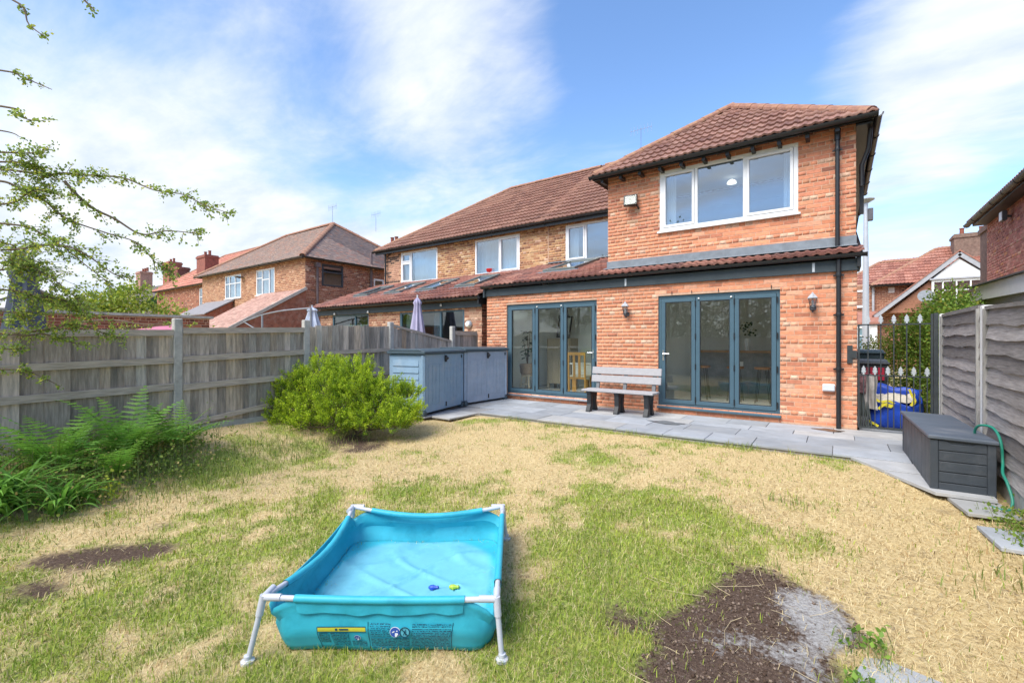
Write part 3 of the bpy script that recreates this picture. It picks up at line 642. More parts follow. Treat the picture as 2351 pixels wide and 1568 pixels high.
def gutter(parent, a, b, r=.055, material=None, fasc=None, name='gutter'):
    """half-round gutter from a to b (its axis)"""
    a = Vector(a); b = Vector(b); t = (b-a).normalized(); sd = t.cross(Vector((0, 0, 1))); m = MB(); V = []; F = []
    for p in (a, b):
        for k in range(9):
            an = math.pi+math.pi*k/8; V.append(p+sd*(math.cos(an)*r)+Vector((0, 0, math.sin(an)*r)))
        for k in range(9):
            an = math.pi+math.pi*k/8; V.append(p+sd*(math.cos(an)*(r-.008))+Vector((0, 0, math.sin(an)*(r-.008)+.002)))
    for k in range(8): F += [(k, k+1, 19+k, 18+k), (9+k, 27+k, 28+k, 10+k)]
    F += [tuple(range(9))+tuple(range(17, 8, -1)), tuple(range(18, 27))+tuple(range(35, 26, -1)), (0, 18, 27, 9), (8, 17, 35, 26)]
    m.add(V, F); g_ = m.build(name, material or BLACKP, parent, smooth=True)
    n = max(2, int((b-a).length/.9))
    for k in range(n+1):
        p = a+(b-a)*(k/n); br = MB(); br.tube([p+sd*(math.cos(math.pi+math.pi*q_/6)*(r+.006))+Vector((0, 0, math.sin(math.pi+math.pi*q_/6)*(r+.006))) for q_ in range(7)], .008, 4); br.build('gutter_bracket', material or BLACKP, g_)
    return g_
def downpipe(parent, x, y, z0, z1, r=.034, material=None, collars=(), top_offset=None):
    m = MB(); pts = [(x, y, z0), (x, y, z1)]
    m.tube(pts, r, 12); o_ = m.build('downpipe', material or BLACKP, parent, smooth=True)
    for c in collars: MB().lathe([(r+.006, -.03), (r+.008, -.02), (r+.008, .02), (r+.006, .03)], (x, y, c), 12).build('pipe_collar', material or BLACKP, o_, smooth=True); MB().box(x-.07, x+.07, y+r+.004, y+r+.02, c-.015, c+.015).build('pipe_bracket', material or BLACKP, o_)
    return o_
def skylight(roof_part, org, u, v, u0, u1, v0, v1):
    org = Vector(org); u = Vector(u).normalized(); v = Vector(v).normalized(); n = u.cross(v)
    P = lambda a, b, c: org+u*a+v*b+n*c
    def bx(m, a0, a1, b0, b1, c0, c1):
        V = [P(a, b, c) for c in (c0, c1) for b in (b0, b1) for a in (a0, a1)]; m.add(V, [(0, 2, 3, 1), (4, 5, 7, 6), (0, 1, 5, 4), (2, 6, 7, 3), (0, 4, 6, 2), (1, 3, 7, 5)])
    m = MB(); t = .07; c0, c1 = -.03, .11
    bx(m, u0, u1, v0, v0+t, c0, c1); bx(m, u0, u1, v1-t, v1, c0, c1); bx(m, u0, u0+t, v0+t, v1-t, c0, c1-.002); bx(m, u1-t, u1, v0+t, v1-t, c0, c1-.002)
    f = m.build('skylight', mat('skylight_frame', (.19, .21, .20), rough=.5, metal=.3, var=.12), roof_part, bevel=.006)
    g_ = MB(); bx(g_, u0+t-.01, u1-t+.01, v0+t-.01, v1-t+.01, .07, .082); g_.build('pane', WGLASS, f)
    k = MB(); bx(k, u0-.12, u1+.12, v0-.16, v0-.003, .045, .055); k.build('apron', LEAD, f)
    return f
# ---------------------------------------------------------------- the extended house
FY, WY, MY = 9.02, 9.5, 12.0; XL, XR, WX, PX = -7.23, .25, -4.16, -7.20
house = thing('brick_house', 'orange brick house with wide white upstairs window, red tiled hip roof and grey folding doors', 'house', (-3.5, 12, 0))
DO = [(-6.61-XL, .13, -4.21-XL, 2.29), (-2.89-XL, .13, -.80-XL, 2.29)]
mb = MB()
wall_face(mb, (XL, FY, -.1), (1, 0, 0), XR-XL, 2.72, [(a, c+.1, b, d+.1) for a, c, b, d in DO])
WO = [(-3.01-WX, 3.667-2.8, -.567-WX, 4.918-2.8)]
wall_face(mb, (WX, WY, 2.8), (1, 0, 0), XR-WX, 2.24, WO)
MO = [(-6.61-PX, 3.75-3.4, -5.20-PX, 4.856-3.4)]
wall_face(mb, (PX, MY, 3.4), (1, 0, 0), WX-PX, 1.7, MO)
wall_face(mb, (XR, FY, -.1), (0, 1, 0), 10.9, 2.88); wall_face(mb, (XR, WY, 2.781), (0, 1, 0), 10.4, 2.26)
wall_face(mb, (WX, MY, 2.9), (0, -1, 0), MY-WY, 2.14); wall_face(mb, (XL, MY, -.1), (0, -1, 0), MY-FY, 2.8)
wall_face(mb, (XR, 19.9, -.1), (-1, 0, 0), XR-PX, 5.1)
wl = mb.build('wall', MORTAR, house)
B = Bricks(house, wl)
B.panel((XL, FY, 0), (1, 0, 0), XR-XL, 2.62, DO, ORANGE, seed=1)
B.panel((WX, WY, 2.81), (1, 0, 0), XR-WX, 2.22, [(WO[0][0], WO[0][1]-.01, WO[0][2], WO[0][3]-.01)], ORANGE, REDMIX, 3.55, seed=2)
B.panel((PX, MY, 3.42), (1, 0, 0), WX-PX, 1.65, [(MO[0][0], MO[0][1]-.02, MO[0][2], MO[0][3]-.02)], BUFF, seed=3, hdr_every=4, pale_hdr=.3)
B.panel((XR, FY, 0), (0, 1, 0), 10.9, 2.7, (), ORANGE, seed=4); B.panel((XR, WY, 2.81), (0, 1, 0), 10.4, 2.2, (), REDMIX, seed=5); B.panel((WX, MY, 3.0), (0, -1, 0), MY-WY, 2.0, (), REDMIX, seed=6)
B.finish(300)
# interior shell
ROOMW = mat('interior_paint', (.88, .88, .84), rough=.9, var=.06, scale=2)
m = MB(); m.box(-7.12, .12, 12.3, 12.4, .1, 2.45); m.box(-7.15, -7.05, 9.14, 13.4, .1, 2.45); m.box(.06, .16, 9.14, 13.4, .1, 2.45); [m.box(*q_) for q_ in ((-7.12, -6.2, 9.14, 13.5, 2.42, 2.5), (-5.3, .12, 9.14, 13.5, 2.42, 2.5), (-6.2, -5.3, 9.14, 10.1, 2.42, 2.5), (-6.2, -5.3, 11.65, 13.5, 2.42, 2.5), (-6.2, -5.3, 10.05, 10.1, 2.501, 3.05), (-6.2, -5.3, 11.65, 11.7, 2.501, 3.5))]; [m.prism([(x_, 10.1, 2.42), (x_, 11.65, 2.42), (x_, 11.65, 3.54), (x_, 10.1, 3.06)], (.05, 0, 0)) for x_ in (-6.25, -5.3)]
m.build('interior_wall', ROOMW, house)
m = MB()
m.box(-7.12, .12, 9.125, 13.5, .06, .115); m.build('interior_floor', mat('floor_tile', (.86, .86, .83), rough=.25, var=.06, scale=3, spec=.5), house)
m = MB()
for (x0, x1, y0, y1, z0, z1) in ((-4.0, .1, 9.62, 13.2, 2.95, 5.02), (-7.1, -4.3, 12.12, 15, 3.3, 5.02)):
    m.quad((x0, y1, z0), (x1, y1, z0), (x1, y1, z1), (x0, y1, z1)); m.quad((x0, y0, z0), (x0, y1, z0), (x0, y1, z1), (x0, y0, z1)); m.quad((x1, y0, z0), (x1, y1, z0), (x1, y1, z1), (x1, y0, z1)); m.quad((x0, y0, z1), (x1, y0, z1), (x1, y1, z1), (x0, y1, z1)); m.quad((x0, y0, z0), (x1, y0, z0), (x1, y1, z0), (x0, y1, z0))
m.build('bedroom_wall', mat('bedroom_paint', (.42, .45, .5), rough=.9, var=.05), house)
# folding doors
SILV = mat('brushed_metal', (.72, .73, .74), rough=.25, metal=.9, var=.05)
def bifold(x0, x1, z0, z1, Y, splits, handle_leaf, handle_side, label):
    m = MB(); frame_rect(m, x0, z0, x1, z1, .055, Y, Y+.075); d = m.build('folding_door', GREYF, house, bevel=.003); d['label'] = label
    xs = [x0+.055]+splits+[x1-.055]
    for k in range(3):
        a, b = xs[k]+.004, xs[k+1]-.004; f = MB(); frame_rect(f, a, z0+.06, b, z1-.06, .072, Y-.012, Y+.055); lf = f.build('door_leaf', GREYF, d, bevel=.004)
        p = MB().box(a+.068, b-.068, Y+.018, Y+.028, z0+.128, z1-.128); MBp = p.build('pane', DGLASS, d)
        gk = MB(); frame_rect(gk, a+.0725, z0+.1325, b-.0725, z1-.1325, .012, Y-.006, Y+.016); gk.build('glazing_bead', BLACKP, d)
    for k, s_ in enumerate(splits+[x1-.04]):
        if k == 1 and handle_side > 0: pass
        for zz in (z0+.16, z0+.78, z1-.80, z1-.18): MB().tube([(s_, Y-.022, zz-.055), (s_, Y-.022, zz+.055)], .011, 8).build('hinge', BLACKP, d, smooth=True)
    hx = (xs[handle_leaf]+.04) if handle_side < 0 else (xs[handle_leaf+1]-.04); sg = -handle_side
    h = MB(); h.box(hx-.013, hx+.013, Y-.02, Y-.013, 1.02, 1.22); h.tube([(hx, Y-.018, 1.15), (hx, Y-.055, 1.15)], .009, 8); h.tube([(hx, Y-.055, 1.15), (hx+sg*.12, Y-.055, 1.15)], .0095, 8); h.build('handle', SILV, d, smooth=True)
    s2 = MB(); s2.box(x0-.01, x1+.02, Y-.10, Y+.05, z0-.042, z0-.002); s2.build('sill', SILV if handle_side > 0 else GREYF, d, bevel=.006)
    for k in (1, 2): MB().lathe([(.016, -.012), (.02, 0), (.012, .014)], (xs[k]-.05 if k == 2 else xs[k]+.06, Y-.02, z1-.085), 8).build('string_light_bulb', mat('bulb_white', (.8, .8, .78), rough=.3, var=0), d, smooth=True)
    return d
bifold(-6.61, -4.21, .13, 2.29, 9.055, [-5.80, -5.04], 2, 1, 'grey aluminium folding doors opening onto the dining room')
bifold(-2.89, -.80, .13, 2.29, 9.055, [-2.19, -1.52], 0, -1, 'grey aluminium folding doors in front of the breakfast bar')
# windows
f, li = window(house, -3.01, -.567, 3.667, 4.918, WY+.01, [-2.29, -1.42], sash=(0, 2), t=.07); f['label'] = 'wide three-light white window'
curtain(house, -3.0, -2.72, 3.7, 4.9, WY+.16, 4); curtain(house, -.80, -.57, 3.7, 4.9, WY+.16, 4)
f, li = window(house, -6.61, -5.2, 3.75, 4.856, MY+.01, [-5.95], sash=(0,), t=.06)
curtain(house, -6.6, -6.25, 3.8, 4.85, MY+.16, 4)
# roofs
rf = MB(); sl = .303
E0 = Vector((XL-.02, 8.90, 2.775)); ev = Vector((0, 1, sl)).normalized(); slen = 3.1*math.hypot(1, sl)

rz_ = lambda y: 2.76+(y-8.92)*.94/3.08
for (xa, xb, ya, yb) in ((XL-.02, -6.17, 8.92, MY), (-5.33, XR+.08, 8.92, MY), (-6.17, -5.33, 8.92, 10.15), (-6.17, -5.33, 11.6, MY)): rf.quad((xa, ya, rz_(ya)), (xb, ya, rz_(ya)), (xb, yb, rz_(yb)), (xa, yb, rz_(yb))) 
AP = Vector((-2.0, 11.58, 6.80)); C1 = Vector((-4.43, 9.15, 5.0)); C2 = Vector((.50, 9.15, 5.0)); RB = Vector((-2.0, 16.5, 6.80))
def sink(p, d=.035): return Vector(p)-Vector((0, 0, d))
rf.add([sink(C1), sink(C2), sink(AP)], [(0, 1, 2)]); rf.add([sink(C2), sink((.5, 19.9, 5.0)), sink(RB), sink(AP)], [(0, 1, 2, 3)]); rf.add([sink(C1), sink(AP), sink(RB), sink((-4.43, 16.5, 5.0))], [(0, 1, 2, 3)])
RZ, RY, EY = 7.88, 15.8, 11.7
rf.quad(sink((PX, EY, 5.0)), sink((-.3, EY, 5.0)), sink((-3.6, RY, RZ)), sink((PX, RY, RZ))); rf.quad(sink((PX, RY, RZ)), sink((-3.6, RY, RZ)), sink((.5, 19.9, 5.0)), sink((PX, 19.9, 5.0))); rf.add([sink((-.3, EY, 5.0)), sink((.5, 19.9, 5)), sink((-3.6, RY, RZ))], [(0, 1, 2)])
roof = rf.build('roof', mat('roof_felt', (.06, .045, .04), rough=.9, var=.2), house)
RF = Roof(house, roof)
SKH = (.99, 1.30, 1.93, 2.85)
RF.face(E0, (1, 0, 0), ev, [(0, 0), (XR-XL+.10, 0), (XR-XL+.10, .62), (WX-XL+.0, .62), (WX-XL, slen-.02), (0, slen-.02)], TILE, .30, .335, TPALX, planes=[((XR+.09, 0, 0), (1, 0, 0))], holes=[SKH], seed=11)
vv = (AP-Vector((AP.x, 9.15, 5.0))); hipL = [(C1, Vector((-(AP-C1).y, (AP-C1).x, 0)).normalized()), (C2, Vector(((AP-C2).y, -(AP-C2).x, 0)).normalized())]
RF.face(C1, (1, 0, 0), vv, [(0, 0), (4.93, 0), (2.43, vv.length)], TILE, .30, .30, TPAL, planes=hipL, seed=12)
# right hand slope of the wing (seen edge-on along the verge)
vr = AP-Vector((.5, AP.y, 5.0)); RF.face(C2, (0, 1, 0), vr, [(0, 0), (7.4, 0), (7.4, vr.length), (2.43, vr.length)], TILE, .30, .30, TPAL, planes=[(C2, -hipL[1][1])], seed=13)
vm = Vector((0, RY-EY, RZ-5.0)); RF.face((PX, EY, 5.0), (1, 0, 0), vm, [(0, 0), (6.4, 0), (3.6, vm.length), (0, vm.length)], TILE2, .30, .33, TPALN, planes=[((-.5, EY, 5), (1, .8, 0))], seed=14)
RF.finish(300)
skylight(roof, E0, (1, 0, 0), ev, *[SKH[k] for k in (0, 2, 1, 3)])
ridge_line(roof, C1+Vector((.05, .05, .05)), AP+Vector((0, 0, .06))); ridge_line(roof, C2+Vector((-.05, .05, .05)), AP+Vector((0, 0, .06))); ridge_line(roof, AP+Vector((0, .1, .05)), (-2, 14.5, 6.85)); ridge_line(roof, (PX+.2, RY, RZ+.05), (-3.6, RY, RZ+.05))
# lead and mortar where roofs meet walls
def strip(parent, pts, w_, name='flashing', material=None):
    m = MB()
    for a, b in zip(pts[:-1], pts[1:]): m.add([a, b, Vector(b)+Vector(w_), Vector(a)+Vector(w_)], [(0, 1, 2, 3)])
    return m.build(name, material or LEAD, parent)
z9 = 2.775+.6*sl+.06
m = MB(); m.box(WX-.02, XR+.01, WY-.022, WY-.012, z9-.06, z9+.145); m.add([(WX-.06, WY-.025, z9+.005), (XR+.02, WY-.025, z9+.005), (XR+.02, WY-.17, z9-.042), (WX-.06, WY-.17, z9-.042)], [(0, 1, 2, 3)]); m.build('flashing', LEAD, house)
z12 = 2.775+3.1*sl+.05
m = MB(); m.box(PX, WX, MY-.022, MY-.012, z12-.06, z12+.04); m.add([(PX-.02, MY-.02, z12+.02), (WX, MY-.02, z12+.02), (WX, MY-.24, z12-.03), (PX-.02, MY-.24, z12-.03)], [(0, 1, 2, 3)]); m.build('flashing', LEAD, house)
m = MB(); m.box(WX-.10, WX-.01, WY, MY, 2.9, 2.905); 
MB().box(XL-.04, XR+.03, 8.965, 9.012, 2.515, 2.70).build('fascia', FASCIA, house, bevel=.004)
MB().box(XR+.002, XR+.05, 8.90, 9.6, 2.56, 2.78).build('verge_board', BLACKP, house)
MB().box(XL-.05, XL-.002, 8.92, MY, 2.50, 2.74).build('verge_board', FASCIA, house)
gutter(house, (XL-.05, 8.875, 2.765), (XR+.12, 8.875, 2.765))
MB().box(-4.40, .47, 9.235, 9.26, 4.935, 5.0).build('fascia', BLACKP, house); gutter(house, (-4.45, 9.17, 5.0), (.52, 9.17, 5.0)); gutter(house, (.53, 9.2, 5.0), (.53, 14, 5.0))
MB().box(PX, WX, 11.76, 11.785, 4.86, 5.0).build('fascia', BLACKP, house); gutter(house, (PX, 11.70, 5.0), (WX, 11.70, 5.0))
for x in np.arange(-4.2, .3, .42): MB().box(x-.03, x+.03, 9.262, 9.498, 4.87, 4.945).build('rafter_end', BLACKP, house)
MB().box(XR+.003, .46, 9.3, 19, 4.9, 4.93).build('soffit', BLACKP, house)
downpipe(house, .0, 9.40, 2.98, 4.98, collars=(4.62,)); downpipe(house, .015, 8.935, 0.0, 2.70, collars=(2.45, 1.82, .95))
MB().lathe([(.045, -.16), (.045, 0), (.05, .005), (.05, .02)], (.0, 9.40, 4.93), 12).build('pipe_hopper', BLACKP, house, smooth=True)
dp = MB().tube([(.45, 9.55, 4.98), (.42, 9.6, 4.6), (.33, 9.65, 4.35), (.33, 9.65, 4.0)], .035, 10).build('downpipe', BLACKP, house, smooth=True)
MB().box(.31, .37, 9.9, 9.98, 3.6, 4.35).build('alarm_box', BLACKP, house)
for x in (-3.54, -.32): MB().box(x-.018, x+.018, 8.955, 8.964, 2.53, 2.68).build('strap', mat('galvanised', (.55, .57, .58), rough=.5, metal=.6, var=.2, scale=30), house)
m = MB(); m.box(-4.66, -4.44, 9.010, 9.016, .035, .118)
ab = m.build('air_brick', mat('terracotta', (.26, .09, .06), rough=.9, var=.2), house)
# weep vents over the right hand doors
for x in (-2.62, -2.25, -1.78, -.93): MB().box(x-.006, x+.006, 9.008, 9.016, 2.305, 2.365).build('weep_vent', BLACKP, house)
# damp at the foot of the wall, sealant band
MB().box(XL, -6.63, 8.998, 9.014, -.02, .03).build('plinth_mortar', MORTAR, house); MB().box(-4.2, -2.92, 8.998, 9.014, -.02, .026).build('plinth_mortar', MORTAR, house); MB().box(-.78, XR, 8.998, 9.014, -.02, .028).build('plinth_mortar', MORTAR, house)
# things fixed to the wall
def lantern(x, z, label):
    t = thing('wall_lantern', label, 'lantern', (x, 9.0, z), local=True)
    IR = mat('aged_iron', (.06, .06, .065), rough=.6, var=.4, scale=30, dirt=(.35, .36, .37), dscale=12, damt=.7); GR = mat('weathered_zinc', (.42, .43, .45), rough=.6, metal=.2, var=.25, scale=20)
    MB().lathe([(.05, 0), (.05, .012), (.03, .02), (.012, .022)], (0, 0, 0), 12).build('wall_plate', IR, t).rotation_euler = (R(90), 0, 0)
    MB().tube([(0, -.01, -.02), (0, -.05, -.07), (0, -.10, -.07), (0, -.115, -.03)], .011, 8).build('bracket', IR, t, smooth=True)
    MB().lathe([(.012, -.05), (.035, -.035), (.03, -.01), (.042, .0), (.042, .012)], (0, -.115, 0), 6).build('base', IR, t)
    MB().lathe([(.036, .012), (.062, .15)], (0, -.115, 0), 6).build('glass', glass('lantern_glass', .12, (.8, .82, .82)), t)
    m = MB()
    for k in range(6):
        a = 2*math.pi*(k+.5)/6; m.bar((.038*math.cos(a), -.115+.038*math.sin(a), .012), (.064*math.cos(a), -.115+.064*math.sin(a), .15), .007, .007)
    m.build('cage', IR, t); MB().lathe([(.078, .148), (.082, .158), (.05, .20), (.028, .215), (.018, .235), (.005, .255)], (0, -.115, 0), 6).build('hood', GR, t)
    MB().lathe([(.012, .015), (.012, .08), (.02, .10), (.012, .12)], (0, -.115, 0), 8).build('bulb', mat('bulb_white', (.8, .8, .78)), t, smooth=True)
lantern(-3.52, 1.955, 'small six-sided wall lantern above the bench'); lantern(-.33, 1.945, 'small six-sided wall lantern beside the black downpipe')
t = thing('floodlight', 'black square floodlight fixed high on the brick beside the wide window', 'light', (-3.60, 9.47, 4.36), local=True)
m = MB(); frame_rect(m, -.14, -.11, .14, .12, .022, -.165, -.08); m.box(-.138, .138, -.085, -.075, -.108, .118); m.build('housing', BLACKP, t, bevel=.004)
m = MB(); m.box(-.1175, .1175, -.160, -.156, -.0875, .0975); m.build('glass', glass('flood_glass', .03, (.85, .9, .88)), t)
MB().add([(-.117, -.152, -.087), (.117, -.152, -.087), (.117, -.152, .097), (-.117, -.152, .097), (0, -.095, .0)], [(0, 1, 4), (1, 2, 4), (2, 3, 4), (3, 0, 4)]).build('reflector', mat('reflector', (.16, .16, .14), rough=.5, metal=.3, var=.1), t)
m = MB(); m.bar((0, -.08, 0), (0, 0.025, -.02), .05, .03); m.bar((.13, -.1, -.11), (.15, .02, -.13), .03, .03); m.build('bracket', BLACKP, t)
for o_ in t.children: o_.rotation_euler = (R(-12), 0, R(8))
t = thing('outdoor_socket', 'small white weatherproof socket box low beside the downpipe', 'socket', (-.115, 9.012, .645), local=True)
MB().box(-.085, .085, -.07, -.002, -.06, .06).build('box', WHITE, t, bevel=.012); MB().box(-.078, .078, -.082, -.071, -.045, .053).build('cover', mat('pale_grey_plastic', (.6, .63, .66), rough=.3, var=.04), t, bevel=.008)
t = thing('pendant_lamp', 'round white pendant lampshade hanging behind the wide upstairs window', 'lamp', (-1.9, 11, 4.92), local=True)
mE = mat('lamp_glow', (.9, .85, .75), rough=.6, var=0); mE.node_tree.nodes['Principled BSDF'].inputs['Emission Color'].default_value = (1, .86, .65, 1); mE.node_tree.nodes['Principled BSDF'].inputs['Emission Strength'].default_value = .7
MB().lathe([(.10, -.04), (.09, .0), (.06, .03), (.02, .05)], (0, 0, 0), 20).build('shade', mE, t, smooth=True); MB().tube([(0, 0, .08), (0, 0, .1)], .006, 6).build('cord', WHITE, t)
# ---------------------------------------------------------------- adjoining house
nb = thing('neighbour_house', 'adjoining buff brick house with brown tiled roof and four roof windows over its lean-to', 'house', (-11, 12, 0))
NX0, NEX1, NEX0, NY = -14.95, -7.55, -14.95, 9.2
mb = MB()
NO = [(-13.94-NX0, 3.65-3.3, -11.95-NX0, 4.856-3.3), (-10.14-NX0, 3.65-3.3, -8.28-NX0, 4.856-3.3)]
wall_face(mb, (NX0, MY, 3.3), (1, 0, 0), PX-NX0-.004, 1.75, NO)
EO = [(-14.22-NEX0, 1.25, -12.23-NEX0, 2.29), (-10.74-NEX0, .2, -8.15-NEX0, 2.28)]
wall_face(mb, (NEX0, NY, -.1), (1, 0, 0), NEX1-NEX0, 2.62, [(a, c+.1, b, d+.1) for a, c, b, d in EO])
wall_face(mb, (NEX1, NY, -.1), (0, 1, 0), MY-NY, 2.7); wall_face(mb, (NX0, 19.9, -.1), (0, -1, 0), 7.9, 5.1); wall_face(mb, (NX0, MY, -.1), (0, -1, 0), MY-NY, 2.7); wall_face(mb, (PX, 19.9, -.1), (-1, 0, 0), PX-NX0, 5.1)
nw = mb.build('wall', MORTAR, nb); B = Bricks(nb, nw)
B.panel((NX0, MY, 3.42), (1, 0, 0), PX-NX0-.03, 1.62, [(a, c-.12, b, d-.12) for a, c, b, d in NO], BUFF, seed=21, pale_hdr=.35, keep=lambda u, v: u > .95)
B.panel((NX0, MY, 3.42), (1, 0, 0), .95, 1.62, [(a, c-.12, b, d-.12) for a, c, b, d in NO], BUFFDK, seed=22, pale_hdr=0)
B.panel((NEX0, NY, 0), (1, 0, 0), NEX1-NEX0, 2.45, EO, palette([(4, (.42, .24, .16)), (3, (.36, .17, .11)), (2, (.48, .30, .2)), (1, (.27, .13, .09))]), seed=23)
B.panel((NEX1, NY, 0), (0, 1, 0), MY-NY, 2.55, (), REDDK, seed=24)
B.finish(300)
f, _ = window(nb, -13.94, -11.95, 3.65, 4.856, MY+.01, [-13.36], sash=(0,), transoms={0: (4.45,)}, t=.06); f['label'] = 'white window with a small top light'
curtain(nb, -13.3, -12.0, 3.7, 4.85, MY+.14, 12); curtain(nb, -13.9, -13.4, 3.7, 4.4, MY+.14, 3)
f, _ = window(nb, -10.14, -8.28, 3.65, 4.856, MY+.01, [-9.10], sash=(1,), t=.06); f['label'] = 'white window with an open right-hand casement'
curtain(nb, -9.05, -8.35, 3.7, 4.85, MY+.16, 7); curtain(nb, -10.1, -9.2, 3.7, 4.85, MY+.30, 3)
m = MB()
for (x0, x1) in ((-14.8, -11.4), (-10.9, -7.3)):
    y0, y1, z0, z1 = 12.12, 15, 3.3, 5.0
    m.quad((x0, y1, z0), (x1, y1, z0), (x1, y1, z1), (x0, y1, z1)); m.quad((x0, y0, z0), (x0, y1, z0), (x0, y1, z1), (x0, y0, z1)); m.quad((x1, y0, z0), (x1, y1, z0), (x1, y1, z1), (x1, y0, z1)); m.quad((x0, y0, z1), (x1, y0, z1), (x1, y1, z1), (x0, y1, z1)); m.quad((x0, y0, z0), (x1, y0, z0), (x1, y1, z0), (x0, y1, z0))
m.box(-14.8, -7.7, 12.6, 12.7, 0, 2.4); m.box(-14.8, -7.7, 9.35, 12.6, .0, .05); m.box(-14.8, -7.7, 9.35, 12.6, 2.38, 2.42)
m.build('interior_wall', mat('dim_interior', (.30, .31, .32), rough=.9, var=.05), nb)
NG = glass('neighbour_glass', .08, (.75, .82, .80))
f, _ = window(nb, -14.22, -12.23, 1.25, 2.29, NY+.02, [-12.95], material=GREYF, gl=NG, t=.06); curtain(nb, -14.15, -12.3, 1.3, 1.95, NY+.16, 10)
f, _ = window(nb, -10.74, -8.15, .2, 2.28, NY+.02, [-9.05], material=GREYF, gl=NG, t=.07, sill=False, name='patio_door'); curtain(nb, -10.7, -10.2, .2, 2.2, NY+.2, 5, material=mat('teal_curtain', (.25, .33, .33), var=.1)); curtain(nb, -9.5, -9.15, .2, 2.2, NY+.2, 4, material=mat('blue_curtain', (.16, .22, .33), var=.1))
rf = MB(); nsl = .36
rf.quad((NEX0-.1, 8.96, 2.535), (NEX1+.09, 8.96, 2.535), (NEX1+.09, MY, 3.62), (NEX0-.1, MY, 3.62))
HA = Vector((-11.3, RY, RZ)); HC = Vector((-15.25, EY, 5.0)); HB = Vector((-15.25, 19.9, 5.0))
rf.quad(sink(HC), sink((PX-.002, EY, 5.0)), sink((PX-.002, RY, RZ)), sink(HA)); rf.add([sink(HB), sink(HC), sink(HA)], [(0, 1, 2)]); rf.quad(sink(HA), sink((PX-.002, RY, RZ)), sink((PX-.002, 19.9, 5)), sink(HB))
nroof = rf.build('roof', MATS['roof_felt'], nb); RF = Roof(nb, nroof)
N0 = Vector((NEX0-.1, 8.94, 2.55)); nv = Vector((0, 1, nsl)).normalized(); nlen = 3.06*math.hypot(1, nsl); SK = [(x-N0.x, 1.2, x+.80-N0.x, 2.5) for x in (-14.25, -12.55, -10.98, -9.30)]
RF.face(N0, (1, 0, 0), nv, [(0, 0), (NEX1+.1-N0.x, 0), (NEX1+.1-N0.x, nlen), (0, nlen)], TILE, .30, .335, TPALX, planes=[((NEX1+.1, 0, 0), (1, 0, 0))], holes=SK, seed=31)
hp = [(HC, Vector((-(HA-HC).y, (HA-HC).x, 0)).normalized())]
RF.face(HC, (1, 0, 0), vm, [(0, 0), (PX-HC.x, 0), (PX-HC.x, vm.length), (HA.x-HC.x, vm.length)], TILE2, .30, .33, TPALN, planes=hp, seed=32)
vh = Vector((HA.x-HC.x, 0, RZ-5.0)); RF.face(HB, (0, -1, 0), vh, [(0, 0), (8.2, 0), (4.1, vh.length)], TILE2, .30, .33, TPALN, planes=[(HC, -hp[0][1]), (HB, Vector((.72, .69, 0)))], seed=33)
RF.finish(300)
for k in SK: skylight(nroof, N0, (1, 0, 0), nv, k[0], k[2], k[1], k[3])
ridge_line(nroof, HC+Vector((.05, .05, .05)), HA+Vector((0, 0, .06)), r=.10); ridge_line(nroof, HA+Vector((0, 0, .05)), (PX, RY, RZ+.05), r=.10)
m = MB(); m.box(NX0, PX-.01, MY-.022, MY-.012, 3.55, 3.67); m.add([(NX0, MY-.025, 3.67), (PX-.01, MY-.025, 3.67), (PX-.01, MY-.26, 3.565), (NX0, MY-.26, 3.565)], [(0, 1, 2, 3)]); m.build('flashing', LEAD, nb)
MB().box(NEX0-.1, NEX1+.06, 9.10, 9.15, 2.29, 2.46).build('fascia', FASCIA, nb); MB().box(NEX0-.1, NEX1+.05, 9.15, 9.19, 2.29, 2.31).build('soffit', FASCIA, nb)
MB().box(NEX1+.06, NEX1+.10, 8.95, MY, 2.36, 2.58).build('verge_board', BLACKP, nb)
gutter(nb, (NEX0-.15, 8.93, 2.535), (NEX1+.12, 8.93, 2.535)); MB().box(-15.2, PX-.01, 11.76, 11.785, 4.86, 5.0).build('fascia', BLACKP, nb); gutter(nb, (-15.3, 11.70, 5.0), (PX-.01, 11.70, 5.0))
downpipe(nb, -14.75, 11.90, 3.45, 4.95)
for x in (-13.9, -12.1, -9.9, -8.9): MB().lathe([(.02, -.04), (.032, -.02), (.02, .02), (.012, .035)], (x, 9.07, 2.33 if x < -12 else 2.40), 8).build('string_light_bulb', MATS['bulb_white'], nb, smooth=True)
t = thing('bulkhead_lamp', 'round silver bulkhead lamp on the adjoining house beside its sliding door', 'lamp', (-7.97, 9.19, 1.85), local=True)
MB().lathe([(.10, 0), (.11, .02), (.10, .05), (.07, .08)], (0, 0, 0), 16).build('body', mat('steel_grey', (.5, .52, .54), rough=.35, metal=.5, var=.1), t, smooth=True).rotation_euler = (R(90), 0, 0)
MB().lathe([(.075, .078), (.06, .10), (.02, .11)], (0, 0, 0), 16).build('lens', MATS['bulb_white'], t, smooth=True).rotation_euler = (R(90), 0, 0)

